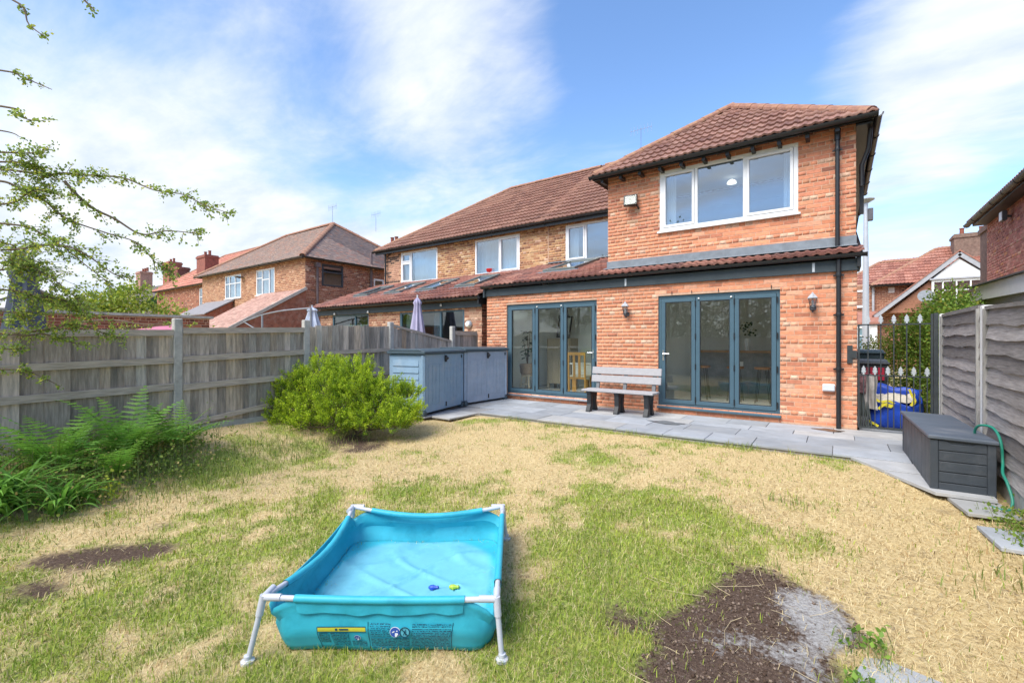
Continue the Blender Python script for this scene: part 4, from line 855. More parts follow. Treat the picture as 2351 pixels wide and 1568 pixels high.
# ---------------------------------------------------------------- generic background house
def hip_roof_house(name, label, loc, x0, x1, y0, y1, ez, rz, pal, tpal, geo, cw, gauge, ov=.3, ridge=None, seed=0, wallside=None, part_openings=(), side_openings=(), bricks=True, flat_tiles=True, limit=300):
    root = thing(name, label, 'house', loc); mb = MB()
    wall_face(mb, (x0, y0, -.2), (1, 0, 0), x1-x0, ez+.2, [(a-x0, c+.2, b-x0, d+.2) for a, c, b, d in part_openings])
    wall_face(mb, (x1, y0, -.2), (0, 1, 0), y1-y0, ez+.2, [(a-y0, c+.2, b-y0, d+.2) for a, c, b, d in side_openings]); wall_face(mb, (x1, y1, -.2), (-1, 0, 0), x1-x0, ez+.2); wall_face(mb, (x0, y1, -.2), (0, -1, 0), y1-y0, ez+.2)
    m2 = MB()
    m2.box(x0+.3, x1-.3, y0+2.4, y0+2.45, 0, ez); m2.box(x1-2.4, x1-2.35, y0+.2, y1-.2, 0, ez); m2.box(x0+.2, x1-.2, y0+.15, y1-.2, ez-.08, ez-.02)
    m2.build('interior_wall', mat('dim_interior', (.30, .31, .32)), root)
    wl_ = mb.build('wall', MORTAR, root); B_ = Bricks(root, wl_)
    B_.panel((x0, y0, 0), (1, 0, 0), x1-x0, ez, [(a-x0, c, b-x0, d) for a, c, b, d in part_openings], pal, seed=seed, pale_hdr=.3)
    B_.panel((x1, y0, 0), (0, 1, 0), y1-y0, ez, [(a-y0, c, b-y0, d) for a, c, b, d in side_openings], wallside or pal, seed=seed+1, pale_hdr=.2)
    B_.finish(limit)
    hw = (y1-y0)/2+ov; rx0, rx1 = (x0-ov+hw, x1+ov-hw) if ridge is None else ridge; ry = (y0+y1)/2
    A, Bc, Cc, D = Vector((x0-ov, y0-ov, ez)), Vector((x1+ov, y0-ov, ez)), Vector((x1+ov, y1+ov, ez)), Vector((x0-ov, y1+ov, ez)); P0, P1 = Vector((rx0, ry, rz)), Vector((rx1, ry, rz))
    rf = MB(); s_ = lambda p: p-Vector((0, 0, .04))
    rf.quad(s_(A), s_(Bc), s_(P1), s_(P0)); rf.add([s_(Bc), s_(Cc), s_(P1)], [(0, 1, 2)]); rf.quad(s_(Cc), s_(D), s_(P0), s_(P1)); rf.add([s_(D), s_(A), s_(P0)], [(0, 1, 2)])
    rp = rf.build('roof', MATS['roof_felt'], root); Rr = Roof(root, rp)
    n1_ = Vector((-(P0-A).y, (P0-A).x, 0)); n2_ = Vector(((P1-Bc).y, -(P1-Bc).x, 0)); n3_ = Vector(((P1-Cc).y, -(P1-Cc).x, 0))
    v1 = Vector((0, ry-A.y, rz-ez)); Rr.face(A, (1, 0, 0), v1, [(0, 0), (Bc.x-A.x, 0), (rx1-A.x, v1.length), (rx0-A.x, v1.length)], geo, cw, gauge, tpal, planes=[(A, n1_), (Bc, n2_)], seed=seed+2)
    v2 = Vector((P1.x-Bc.x, 0, rz-ez)); Rr.face(Bc, (0, 1, 0), v2, [(0, 0), (Cc.y-Bc.y, 0), ((Cc.y-Bc.y)/2, v2.length)], geo, cw, gauge, tpal, planes=[(Bc, -n2_), (Cc, n3_)], seed=seed+3)
    Rr.finish(limit)
    for a, b in ((A, P0), (Bc, P1), (Cc, P1), (P0, P1)): ridge_line(rp, a+Vector((0, 0, .03)), b+Vector((0, 0, .05)), r=.12, step=.36)
    gutter(root, A+Vector((0, .03, -.01)), Bc+Vector((0, .03, -.01)), r=.06); gutter(root, Bc+Vector((-.03, 0, -.01)), Cc+Vector((-.03, 0, -.01)), r=.06)
    return root, rp
def chimney(parent, x, y, z0, z1, wx=.9, wy=.6, pots=2, col=(.28, .10, .07)):
    CB = mat('chimney_brick%d' % int(col[0]*100), col, rough=.9, var=.35, scale=9, bump=.5, bscale=22, dirt=(.12, .06, .05), dscale=6, damt=.6)
    m = MB().box(x-wx/2, x+wx/2, y-wy/2, y+wy/2, z0, z1-.22); m.box(x-wx/2-.05, x+wx/2+.05, y-wy/2-.05, y+wy/2+.05, z1-.218, z1-.08); m.box(x-wx/2, x+wx/2, y-wy/2, y+wy/2, z1-.078, z1); c = m.build('chimney', CB, parent)
    for k in range(pots): MB().lathe([(.10, 0), (.09, .3), (.11, .32), (.11, .36)], (x-wx/4+k*wx/2, y, z1), 10).build('chimney_pot', mat('terracotta', (.26, .09, .06)), c)
    return c
def aerial(parent, p, h=1.0):
    m = MB(); x, y, z = p; m.tube([(x, y, z), (x, y, z+h)], .009, 6); m.tube([(x-.4, y, z+h-.03), (x+.4, y, z+h-.03)], .006, 5)
    for k in range(7): m.tube([(x-.36+k*.12, y, z+h-.2), (x-.36+k*.12, y, z+h+.12)], .004, 4)
    return m.build('aerial', mat('aerial_metal', (.25, .25, .26), rough=.4, metal=.6, var=.1), parent)
# house A, across two gardens
hA, rA = hip_roof_house('detached_house', 'brown brick house with weathered grey-brown hip roof and sloping lean-to', (-23, 14, 0), -28.4, -18.1, 10.45, 17.6, 4.9, 7.55, palette([(4, (.46, .25, .145)), (3, (.40, .20, .115)), (2, (.50, .30, .18)), (1, (.30, .15, .09))]), OLDP, PLAIN, .165, .115, seed=50, ridge=(-26.2, -21.6), wallside=palette([(4, (.34, .145, .09)), (3, (.28, .11, .075)), (2, (.40, .20, .14)), (1.2, (.18, .085, .065)), (.5, (.5, .34, .26))]),
    part_openings=[(-25.6, 3.55, -23.85, 4.72), (-22.3, 3.55, -20.62, 4.73)], side_openings=[(11.2, 3.8, 12.24, 4.75), (13.9, 3.85, 14.5, 4.4)])
window(hA, -25.6, -23.85, 3.55, 4.72, 10.46, [-25.1, -24.5], transoms={1: (4.3,), 2: (4.3,), 0: (4.3,)}); curtain(hA, -25.5, -23.9, 3.6, 4.2, 10.65, 10)
window(hA, -22.3, -20.62, 3.55, 4.73, 10.46, [-21.75, -21.1], transoms={0: (4.35,), 1: (4.25,)}); curtain(hA, -22.25, -20.7, 3.6, 4.7, 10.7, 9)
DKF = mat('dark_brown_frame', (.05, .055, .065), rough=.5, var=.1)
def side_window(parent, X, y0, y1, z0, z1, material, trans=None):
    m = MB(); t = .07
    m.box(X-.04, X+.02, y0, y1, z0, z0+t); m.box(X-.04, X+.02, y0, y1, z1-t, z1); m.box(X-.039, X+.019, y0, y0+t, z0+t, z1-t); m.box(X-.039, X+.019, y1-t, y1, z0+t, z1-t)
    if trans: m.box(X-.038, X+.018, y0+t, y1-t, trans-.03, trans+.03)
    f = m.build('window', material, parent); MB().box(X-.025, X-.017, y0+t, y1-t, z0+t, z1-t).build('pane', WGLASS, f); return f
side_window(hA, -18.1, 11.2, 12.24, 3.8, 4.75, DKF, 4.42); side_window(hA, -18.1, 13.9, 14.5, 3.85, 4.4, WHITE)
downpipe(hA, -18.02, 10.95, 1.0, 4.6, r=.05, material=mat('old_iron_pipe', (.16, .12, .12), rough=.7, var=.3)); MB().box(-18.08, -17.92, 10.85, 11.05, 4.55, 4.75).build('hopper', MATS['old_iron_pipe'], hA); downpipe(hA, -18.02, 13.7, 2.5, 5.6, r=.06, material=MATS['old_iron_pipe'])
# lean-to with catslide roof
m = MB(); m.prism([(-17.95, 10.4, 3.5), (-17.95, 7.6, 1.85), (-17.95, 7.6, -.2), (-17.95, 10.4, -.2)], (-3.4, 0, 0)); lt = m.build('lean_to', mat('lean_to_brick', (.30, .12, .08), rough=.9, var=.4, scale=9, bump=.6, bscale=20, dirt=(.42, .3, .24), dscale=5, damt=.5), hA)
PT = Roof(hA, lt); lv = Vector((0, 2.9, 1.71)); PT.face((-21.5, 7.45, 1.83), (1, 0, 0), lv, [(0, 0), (3.6, 0), (3.6, lv.length), (0, lv.length)], PLAIN, .165, .115, palette([(4, (.47, .29, .24)), (3, (.42, .25, .205)), (2, (.52, .33, .27))]), planes=[((-17.88, 0, 0), (1, 0, 0))], seed=57); PT.finish(0, 'lean_to_tiling')
MB().bar((-17.87, 7.42, 1.86), (-17.87, 10.38, 3.60), .05, .12).build('verge_board', mat('pale_board', (.45, .42, .38), rough=.8, var=.2), lt)
m = MB(); m.prism([(-24.6, 10.4, 3.4), (-24.6, 9.2, 2.7), (-24.6, 9.2, -.2), (-24.6, 10.4, -.2)], (-3.2, 0, 0)); m.build('lean_to', MATS['lean_to_brick'], hA); MB().prism([(-24.5, 10.43, 3.50), (-24.5, 9.1, 2.73), (-24.5, 9.1, 2.68), (-24.5, 10.43, 3.44)], (-3.4, 0, 0)).build('lean_to_roof', mat('grey_sheet', (.24, .23, .24), rough=.8, var=.2), hA)
MB().lathe([(.02, .0), (.14, .03), (.2, .08)], (-23.6, 10.25, 4.45), 14).build('satellite_dish', mat('dish_dark', (.07, .07, .075), rough=.5), hA).rotation_euler = (0, 0, 0)
aerial(rA, (-22.1, 14.3, 7.55), 1.1); aerial(rA, (-20.9, 16.2, 7.5), 1.0); chimney(rA, -20.3, 17.0, 5.6, 6.9, .7, .5); chimney(rA, -29.4, 16.5, 5.5, 7.4, .5, .5, 1)
# red-roofed house beyond
hB, rB = hip_roof_house('red_roof_house', 'distant house with fresh red tiled hip roof and a tall chimney', (-38, 18, 0), -44.6, -31.2, 13.2, 21.2, 5.35, 8.6, REDDK, REDT, TILE, .33, .40, seed=70, ridge=(-42, -35.2), part_openings=[(-36.4, 3.2, -34.6, 5.1)], limit=300)
window(hB, -36.4, -34.6, 3.2, 5.1, 13.22, [-35.5], transoms={0: (4.5,), 1: (4.5,)})
chimney(rB, -38.2, 14.4, 5.9, 7.75, 1.5, .9, 2, (.25, .09, .068)); chimney(rB, -45.8, 15.2, 6.0, 7.7, 1.4, .9, 0, (.25, .09, .068))
def simple_house(name, label, x0, x1, y0, y1, ez, rz, wcol, rcol):
    root = thing(name, label, 'house', ((x0+x1)/2, y0, 0)); WM = mat('render_%d' % int(abs(x0)), wcol, rough=.9, var=.15, scale=2); RM = mat('far_roof_%d' % int(abs(x0)), rcol, rough=.9, var=.35, scale=5, bump=.5, bscale=9)
    MB().box(x0, x1, y0, y1, -.2, ez).build('wall', WM, root); ym = (y0+y1)/2
    r = MB(); r.prism([(x0-.3, y0-.4, ez), (x0-.3, ym, rz), (x0-.3, y1+.4, ez), (x0-.3, y1+.4, ez-.12), (x0-.3, ym, rz-.15), (x0-.3, y0-.4, ez-.12)], (x1-x0+.6, 0, 0)); ro = r.build('roof', RM, root)
    for k in range(3):
        xa = x0+(x1-x0)*(k+.3)/3; f = MB(); frame_rect(f, xa, ez-1.5, xa+1.3, ez-.4, .08, y0-.05, y0+.02); w_ = f.build('window', WHITE, root); MB().box(xa+.06, xa+1.24, y0-.03, y0-.02, ez-1.44, ez-.46).build('pane', WGLASS, w_)
    return root, ro
h3, r3 = simple_house('cottage', 'far pale house with dark grey gabled roof behind the leafy bush', -58, -48, 12.5, 20, 4.0, 6.9, (.55, .5, .46), (.12, .10, .10)); chimney(r3, -49.5, 15.8, 6.0, 8.6, 1.5, 1.0, 2, (.34, .12, .085)); chimney(r3, -57, 15.8, 6.0, 8.4, 1.3, 1.0, 3, (.40, .22, .17))
h4, r4 = simple_house('cottage', 'far white rendered house with low grey roof beside a drainpipe', -70, -56, 5, 11, 4.2, 6.0, (.62, .61, .58), (.19, .18, .18)); downpipe(h4, -56.5, 4.9, .5, 4.2, r=.1)

# ---------------------------------------------------------------- houses on the right
sh = thing('street_house', 'brick house across the street with white gable, bay window and red tiled roof', 'house', (4, 33, 0)); SY = 32.0
mb = MB(); wall_face(mb, (.2, SY, -.2), (1, 0, 0), 9.0, 4.75); wall_face(mb, (.2, SY+6, -.2), (0, -1, 0), 6, 4.7); sw = mb.build('wall', MORTAR, sh); B = Bricks(sh, sw); B.panel((.2, SY, 0), (1, 0, 0), 9.0, 4.5, (), palette([(4, (.33, .16, .10)), (3, (.27, .13, .085)), (2, (.38, .21, .14))]), seed=81, hdr_every=0, course=.095); B.finish(0)
rf = MB(); T0 = Vector((1.45, SY-.35, 4.45)); T1 = Vector((9.6, SY-.35, 4.45)); K0 = Vector((4.5, SY+2.9, 6.62)); K1 = Vector((9.6, SY+2.9, 6.62))
rf.quad(sink(T0), sink(T1), sink(K1), sink(K0)); rf.add([sink((1.45, SY+6, 4.45)), sink(T0), sink(K0)], [(0, 1, 2)]); U0 = Vector((-.2, SY+2.0, 4.65)); rf.quad(sink(U0), sink((6, SY+2, 4.65)), sink((6, SY+4.6, 6.3)), sink((2.1, SY+4.6, 6.3))); sr = rf.build('roof', MATS['roof_felt'], sh)
RF = Roof(sh, sr); v_ = Vector((0, 3.25, 2.17)); STP = palette([(4, (.36, .155, .11)), (3, (.31, .13, .095)), (2, (.40, .19, .14))])
RF.face(T0, (1, 0, 0), v_, [(0, 0), (8.1, 0), (8.1, v_.length), (3.05, v_.length)], TILE, .30, .34, STP, planes=[(T0, Vector((-3.25, 3.05, 0)))], seed=82)
v_ = Vector((0, 2.6, 1.65)); RF.face(U0, (1, 0, 0), v_, [(0, 0), (6, 0), (6, v_.length), (2.3, v_.length)], TILE, .30, .34, STP, planes=[(U0, Vector((-2.6, 2.3, 0)))], seed=83); RF.finish(300)
ridge_line(sr, T0, K0); ridge_line(sr, K0, K1); ridge_line(sr, U0, (2.1, SY+4.6, 6.33)); ridge_line(sr, (2.1, SY+4.6, 6.33), (4.4, SY+4.6, 6.33))
GP = [(1.76, 2.86), (4.90, 5.78), (6.15, 4.55)]; GYF = SY-.9
m = MB(); m.prism([(2.2, GYF+.15, 2.9), (4.88, GYF+.15, 5.5), (6.1, GYF+.15, 4.4), (6.1, GYF+.15, 2.9)], (0, .5, 0)); m.build('gable_wall', mat('gable_brick', (.29, .14, .09), rough=.9, var=.35, scale=12, bump=.4, bscale=25), sh)
m = MB(); m.prism([(3.9, GYF+.05, 4.55), (4.88, GYF+.05, 5.5), (5.95, GYF+.05, 4.55)], (0, .09, 0)); m.build('gable_panel', mat('white_render', (.74, .75, .76), rough=.7, var=.06), sh)
BG = mat('grey_bargeboard', (.36, .37, .40), rough=.7, var=.15)
m = MB(); m.bar((1.6, GYF, 2.72), (4.9, GYF, 5.74), .14, .24); m.bar((4.9, GYF, 5.74), (6.3, GYF, 4.46), .14, .24); m.build('bargeboard', BG, sh)
m = MB(); m.prism([(1.5, GYF-.1, 2.80), (4.9, GYF-.1, 5.92), (6.4, GYF-.1, 4.55), (6.4, GYF-.1, 4.48), (4.9, GYF-.1, 5.85), (1.5, GYF-.1, 2.73)], (0, 1.6, 0)); m.build('gable_roof', mat('far_tiles', (.33, .15, .11), rough=.85, var=.3, scale=6), sh)
window(sh, 3.88, 5.95, 2.6, 4.48, GYF+.03, [4.3, 4.8, 5.3], transoms={0: (3.95,), 1: (3.95,), 2: (3.95,), 3: (3.95,)}, t=.1, name='bay_window'); MB().box(3.8, 6.0, GYF-.06, GYF+.14, 4.49, 4.57).build('bay_lintel', BG, sh)
m = MB(); m.lathe([(.03, 0), (.22, .05), (.34, .13)], (0, 0, 0), 18); so = m.build('satellite_dish', mat('dish_grey', (.17, .19, .21), rough=.5), sh, loc=None); so.data.transform(Matrix.Translation(Vector((3.62, GYF-.35, 3.62))-Vector((4, 33, 0))+Vector((4, 33, 0))*0) @ Matrix.Rotation(R(70), 4, 'X') @ Matrix.Translation(Vector((4, 33, 0))))
MB().box(2.25, 2.5, SY-.06, SY-.01, 4.02, 4.32).build('vent_plate', mat('cream_plate', (.66, .64, .58), rough=.6), sh); downpipe(sh, 1.6, SY-.1, 0, 4.4, r=.06, material=mat('grey_pipe', (.4, .42, .44), rough=.5)); gutter(sh, T0+Vector((0, -.03, -.03)), (3.4, SY-.38, 4.42), r=.07)
window(sh, .55, 1.3, 3.3, 4.25, SY+.0-.02, [], name='window', t=.1); m = MB(); m.prism([(.3, SY-.2, 3.05), (.3, SY-1.6, 2.4), (.3, SY-1.6, 2.3), (.3, SY-.2, 2.95)], (1.5, 0, 0)); m.build('porch_roof', MATS['far_tiles'], sh); window(sh, .45, 1.4, .8, 2.2, SY-1.5, [.9], transoms={0: (1.7,), 1: (1.7,)}, t=.1); MB().box(.3, 1.7, SY-1.45, SY-.02, -.2, 2.3).build('porch_wall', mat('white_render', (.7, .7, .7)), sh)
chimney(sr, 5.85, SY+2.2, 5.6, 7.15, 1.5, 1.0, 2, (.21, .14, .11)); 
nr = thing('red_brick_house', 'pinkish red brick house side wall with sloping black gutter above the garage', 'house', (7, 14, 0)); RX = 3.5
mb = MB(); wall_face(mb, (RX, 18.6, -.2), (0, -1, 0), 12.6, 5.0); wall_face(mb, (RX, 6, -.2), (1, 0, 0), 6, 5.0); wall_face(mb, (RX+6, 18.6, -.2), (-1, 0, 0), 6, 5.0); rw = mb.build('wall', MORTAR, nr)
B = Bricks(nr, rw); B.panel((RX, 18.6, 0), (0, -1, 0), 12.6, 4.78, (), PINK, seed=91, hdr_every=4, pale_hdr=.25); B.panel((RX, 6, 0), (1, 0, 0), 6, 4.78, (), PINK, seed=92); B.finish(300)
rf = MB(); RE = 4.86; e0 = [(RX-.35, 18.9), (RX-.35, 5.7), (RX+6.3, 5.7), (RX+6.3, 18.9)]; ra, rb_ = (RX+3, 15.6, 7.6), (RX+3, 9.0, 7.6); P_ = [Vector((a, b, RE)) for a, b in e0]
rf.quad(P_[0], P_[1], rb_, ra); rf.add([P_[1], P_[2], rb_], [(0, 1, 2)]); rf.quad(P_[2], P_[3], ra, rb_); rf.add([P_[3], P_[0], ra], [(0, 1, 2)]); rr_ = rf.build('roof', MATS['far_tiles'], nr)
PT = Roof(nr, rr_); v_ = Vector((3.35, 0, 7.6-RE)); PT.face((RX-.35, 18.9, RE+.03), (0, -1, 0), v_, [(0, 0), (13.2, 0), (9.9, v_.length), (3.3, v_.length)], TILE, .30, .34, TPAL, seed=93); PT.finish(200)
gutter(nr, (RX-.36, 18.95, RE), (RX-.36, 5.7, RE), r=.075, material=mat('old_black_gutter', (.05, .045, .05), rough=.5, var=.4, scale=3, dirt=(.25, .21, .22), damt=.7)); MB().box(RX-.30, RX-.006, 5.8, 18.6, 4.74, 4.80).build('soffit', BLACKP, nr)
chimney(rr_, RX+.9, 19.6, 3.2, 4.95, 1.5, 1.2, 2, (.19, .12, .10))
t = thing('floodlight', 'small white floodlight under the eaves of the pinkish brick house', 'light', (3.47, 16.3, 4.5), local=True); MB().box(-.16, -.07, -.13, .13, -.12, .12).build('housing', mat('dark_grey_plastic', (.1, .1, .11), rough=.5), t, bevel=.01); MB().box(-.172, -.161, -.115, .115, -.105, .105).build('lens', mat('bulb_white', (.8, .8, .78)), t); MB().bar((-.07, 0, 0), (0.02, 0, -.02), .05, .05).build('bracket', MATS['dark_grey_plastic'], t)
ga = thing('garage', 'low pebbledashed garage with white fascia behind the slatted fence', 'garage', (3, 9, 0))
m = MB(); m.box(2.10, 3.3, 4.0, 11.95, -.2, 2.13); m.build('wall', mat('pebbledash', (.40, .36, .33), rough=.95, var=.45, scale=60, bump=1.0, bscale=90, dirt=(.15, .12, .11), dscale=40, damt=.8), ga)
m = MB(); m.bar((2.06, 12.05, 2.265), (2.06, 3.9, 2.05), .05, .25); m.bar((2.035, 12.07, 2.265), (3.35, 12.07, 2.265), .05, .25); m.build('fascia', mat('white_fascia', (.86, .86, .86), rough=.5, var=.06), ga)
m = MB(); m.bar((2.66, 12.1, 2.405), (2.66, 3.9, 2.19), 1.36, .02); m.build('roof', mat('felt_roof', (.12, .12, .12), rough=.9, var=.3), ga)
po = thing('lamp_post', 'tall grey steel pole with a small cap and box on the street behind the house', 'pole', (.96, 24, -.1), local=True)
MB().tube([(0, 0, 0), (0, 0, 2.2), (0, 0, 7.25)], [.14, .12, .075], 14).build('column', mat('galvanised_pole', (.50, .53, .57), rough=.5, metal=.2, var=.08), po, smooth=True); MB().lathe([(.10, 0), (.30, .12), (.30, .15), (.05, .18)], (0, 0, 7.25), 14).build('cap', mat('grey_pipe', (.4, .42, .44)), po); MB().box(.07, .24, -.12, .12, 6.5, 7.0).build('junction_box', mat('dark_grey_plastic', (.1, .1, .11)), po, bevel=.02)
# ---------------------------------------------------------------- fences
CONC = mat('concrete', (.44, .43, .40), rough=.9, var=.2, scale=12, bump=.4, bscale=50, dirt=(.20, .19, .16), dscale=4, damt=.6)
WOODO = mat('weathered_board', (0, 0, 0), rough=.85, var=.38, scale=5, bump=.5, bscale=14, src='obj', stretch=(7, 7, .8), spec=.2, dirt=(.11, .105, .095), dscale=1.6, damt=.6)
WOODH = mat('weathered_slat', (0, 0, 0), rough=.85, var=.34, scale=6, bump=.6, bscale=14, src='obj', stretch=(6, .7, 9), spec=.2, dirt=(.10, .09, .085), dscale=4, damt=.4)
def woodcol():
    g = random.uniform(.62, 1.28); t = random.random(); c = (.46, .395, .33) if t < .6 else ((.42, .385, .335) if t < .85 else (.51, .42, .325)); return tuple(k*g for k in c)
lf = thing('wooden_fence', 'weathered grey closeboard fence with concrete posts behind ferns and bright shrub', 'fence', (LFX, 3, 0))
def gzf(x, y): return float(ground_z(np.array([x]), np.array([y]))[0])
posts = [(-1.45, 1.66), (.54, 1.68), (2.49, 1.72), (4.41, 1.77), (6.28, 1.80), (8.16, 1.76)]
# bays: near edge y, far edge y, top near, top far, bottom near, bottom far
bays = [(-1.45, .54, 1.50, 1.52), (.54, 2.49, 1.52, 1.55), (2.49, 4.41, 1.58, 1.63), (4.41, 6.28, 1.66, 1.72), (6.28, 8.16, 1.73, 1.40), (8.16, 9.1, 1.62, 1.62)]
for k, (y, zt) in enumerate(posts):
    m = MB(); m.box(LFX-.05, LFX+.05, y-.055, y+.055, -.3, zt); p = m.build('post', CONC, lf, bevel=.012)
bcache = {}
for bi, (y0, y1, t0, t1) in enumerate(bays):
    ya, yb = y0+.06, y1-.06 if bi < 5 else y1; y = ya; n = 0; near = bi in (0, 1, 2, 3)
    zb = .12 if bi < 3 else .2
    if bi < 2: zb = -.02+.06*bi
    while y < yb-.02:
        wd = random.uniform(.085, .14); y2 = min(y+wd, yb); s_ = (y+y2)/2; tp = t0+(t1-t0)*(s_-y0)/(y1-y0); zt = tp-(.045 if bi in (1, 2) else random.uniform(-.02, .015) if bi in (3,) else .03)
        c = (LFX-.006-(.012 if n % 2 else 0), s_, (zb+zt)/2); m = MB(); hw, hh = (y2-y)/2+.008, (zt-zb)/2
        m.prism([(-.004, -hw, -hh), (-.004, hw, -hh), (.020, hw, -hh), (.003, -hw, -hh)], (0, 0, 2*hh)); me_ = mesh('board', m.V, m.F)
        col = woodcol()
        if bi == 4 and 2 <= n <= 2: col = (.40, .29, .20)
        piece('board', me_, WOODO, lf, c, rot=(random.uniform(-.004, .004), 0, 0), color=col); y = y2; n += 1
    ln_ = y1-y0
    def rail(z0, z1, w_=.035, h_=.085, x=LFX+.03, c=None, name='rail'):
        a = Vector((0, -ln_/2+.056, (z0-z1)/2)); b = Vector((0, ln_/2-.056, (z1-z0)/2)); m = MB().bar(a, b, w_, h_); me_ = mesh(name, m.V, m.F); piece(name, me_, WOODH, lf, (x, (y0+y1)/2, (z0+z1)/2), color=c or (.46, .40, .335))
    if bi in (0, 1, 2):
        rail(t0-.035, t1-.035); rail(t0-.44, t1-.42); rail(.72 if bi < 2 else .74, .76 if bi < 2 else .80, h_=.09)
        if bi == 2: rail(.20, .42, h_=.07)
    elif bi == 3: rail(1.18, 1.22, h_=.07); rail(.72, .76); rail(.3, .32)
    elif bi == 4: rail(t0, t1, .05, .05, x=LFX); rail(1.25, 1.02, h_=.06)
    else: rail(t0-.02, t1-.02, h_=.1)
MB().box(LFX-.02, LFX+.02, 2.55, 6.2, -.2, .18).build('gravel_board', CONC, lf)
# right hand fence of overlapping waney boards
rfn = thing('slatted_fence', 'dark weathered overlapping-board fence with pale concrete posts beside the deck box', 'fence', (1.27, 7, 0)); RFX = 1.27
rposts = [(8.95, 1.79, 1.25), (6.74, 1.77, 1.275), (4.55, 1.70, 1.30), (2.4, 1.62, 1.32)]
PCON = mat('pale_concrete', (.76, .75, .73), rough=.9, var=.12, scale=10, bump=.3, bscale=50, dirt=(.38, .37, .34), dscale=5, damt=.4)
for (y, zt, x) in rposts: MB().box(x-.05, x+.05, y-.055, y+.055, -.3, zt).build('post', PCON, rfn, bevel=.012)
for k in range(3):
    (ya, za, xa), (yb, zb, xb) = rposts[k], rposts[k+1]; y0, y1 = yb+.06, ya-.06; top0, top1 = zb-.03, za-.04; n = 11; bot = (.28, .16, .05)[k]
    ln_ = y1-y0; X = (xa+xb)/2
    for j in range(n):
        z = bot+.06+(top0-.10-bot)*j/(n-1); seg = 14; V = []; hb = .095
        for i_ in range(seg+1):
            s_ = -ln_/2+ln_*i_/seg; tz = (top1-top0)*(i_/seg-.5)*(j/(n-1)); wv = .009*math.sin(i_*.8+j*2.3+k)+random.uniform(-.006, .006)
            V += [(-.040, s_, -hb+wv+tz), (-.024, s_, -hb+wv+tz), (.004, s_, hb+tz), (-.004, s_, hb+tz)]
        V = [(v[0], v[1], v[2]) for v in V]; F = []
        for i_ in range(seg):
            a = 4*i_; b = a+4; F += [(a, b, b+3, a+3), (a+1, a+2, b+2, b+1), (a, a+1, b+1, b), (a+3, b+3, b+2, a+2)]
        F += [(0, 3, 2, 1), (4*seg, 4*seg+1, 4*seg+2, 4*seg+3)]
        g = random.uniform(.45, 1.15); me_ = mesh('slat', V, F); piece('slat', me_, WOODH, rfn, (X-.01, (y0+y1)/2, z), color=(.38*g, .35*g, .335*g))
    for (yy, zt_) in ((y0+.02, top0), (y1-.02, top1)):
        m = MB().box(-.02, .02, -.02, .02, -(zt_-bot)/2, (zt_-bot)/2); piece('batten', mesh('batten', m.V, m.F), WOODO, rfn, (X-.045, yy, (zt_+bot)/2), color=(.30, .29, .275))
    m = MB().bar((0, -ln_/2, (top0-top1)/2), (0, ln_/2, (top1-top0)/2), .06, .035); piece('capping', mesh('capping', m.V, m.F), WOODH, rfn, (X-.02, (y0+y1)/2, (top0+top1)/2+.012), color=(.24, .225, .21))
    MB().box(X-.025, X+.025, y0, y1, -.25, bot-.01).build('gravel_board', CONC, rfn)
MB().box(1.17, 1.195, 7.3, 7.34, .55, .8).build('paint_splash', mat('white_splash', (.7, .7, .72), rough=.8), rfn) if False else None

# ---------------------------------------------------------------- gate
gt = thing('iron_gate', 'black iron side gate with spearhead bars between house corner and fence', 'gate', (.7, 9.05, 0))
GI = mat('black_iron', (.035, .042, .045), rough=.5, var=.3, scale=12, spec=.5); GS = mat('silver_spear', (.50, .53, .55), rough=.45, metal=.4, var=.2, scale=40)
m = MB().box(.215, .255, 9.03, 9.07, .0, 1.82); m.build('post', GI, gt); m = MB().box(1.15, 1.20, 9.025, 9.075, .0, 1.81); m.build('post', GI, gt)
fr = MB(); fr.box(.262, 1.145, 9.04, 9.06, .035, .065); fr.box(.262, 1.145, 9.043, 9.057, .855, .875); fr.box(.262, 1.145, 9.043, 9.057, 1.645, 1.665); fr.box(.262, .285, 9.038, 9.062, .066, 1.66); fr.box(1.118, 1.145, 9.038, 9.062, .066, 1.80); fr.build('gate_frame', GI, gt)
def spear(x, z):
    prof = [(-.012, 0), (-.012, .03), (-.032, .02), (-.018, .045), (-.036, .05), (-.016, .075), (-.028, .085), (0, .14), (.028, .085), (.016, .075), (.036, .05), (.018, .045), (.032, .02), (.012, .03), (.012, 0)]
    m = MB(); m.prism([(x+a, 9.044, z+b) for a, b in prof], (0, .012, 0)); m.build('spearhead', GS, gt)
for x in (.39, .545, .70, .85, 1.0): MB().box(x-.007, x+.007, 9.043, 9.057, .066, 1.66).build('bar', GI, gt); spear(x, 1.666)
for x in (.335, .475, .63, .78, .93, 1.08): MB().box(x-.006, x+.006, 9.044, 9.056, .067, .855).build('bar', GI, gt); spear(x, .876)
m = MB(); m.box(.125, .195, 8.99, 9.012, 1.05, 1.33); m.box(.17, .25, 8.985, 9.028, 1.13, 1.25); m.build('latch', GI, gt)
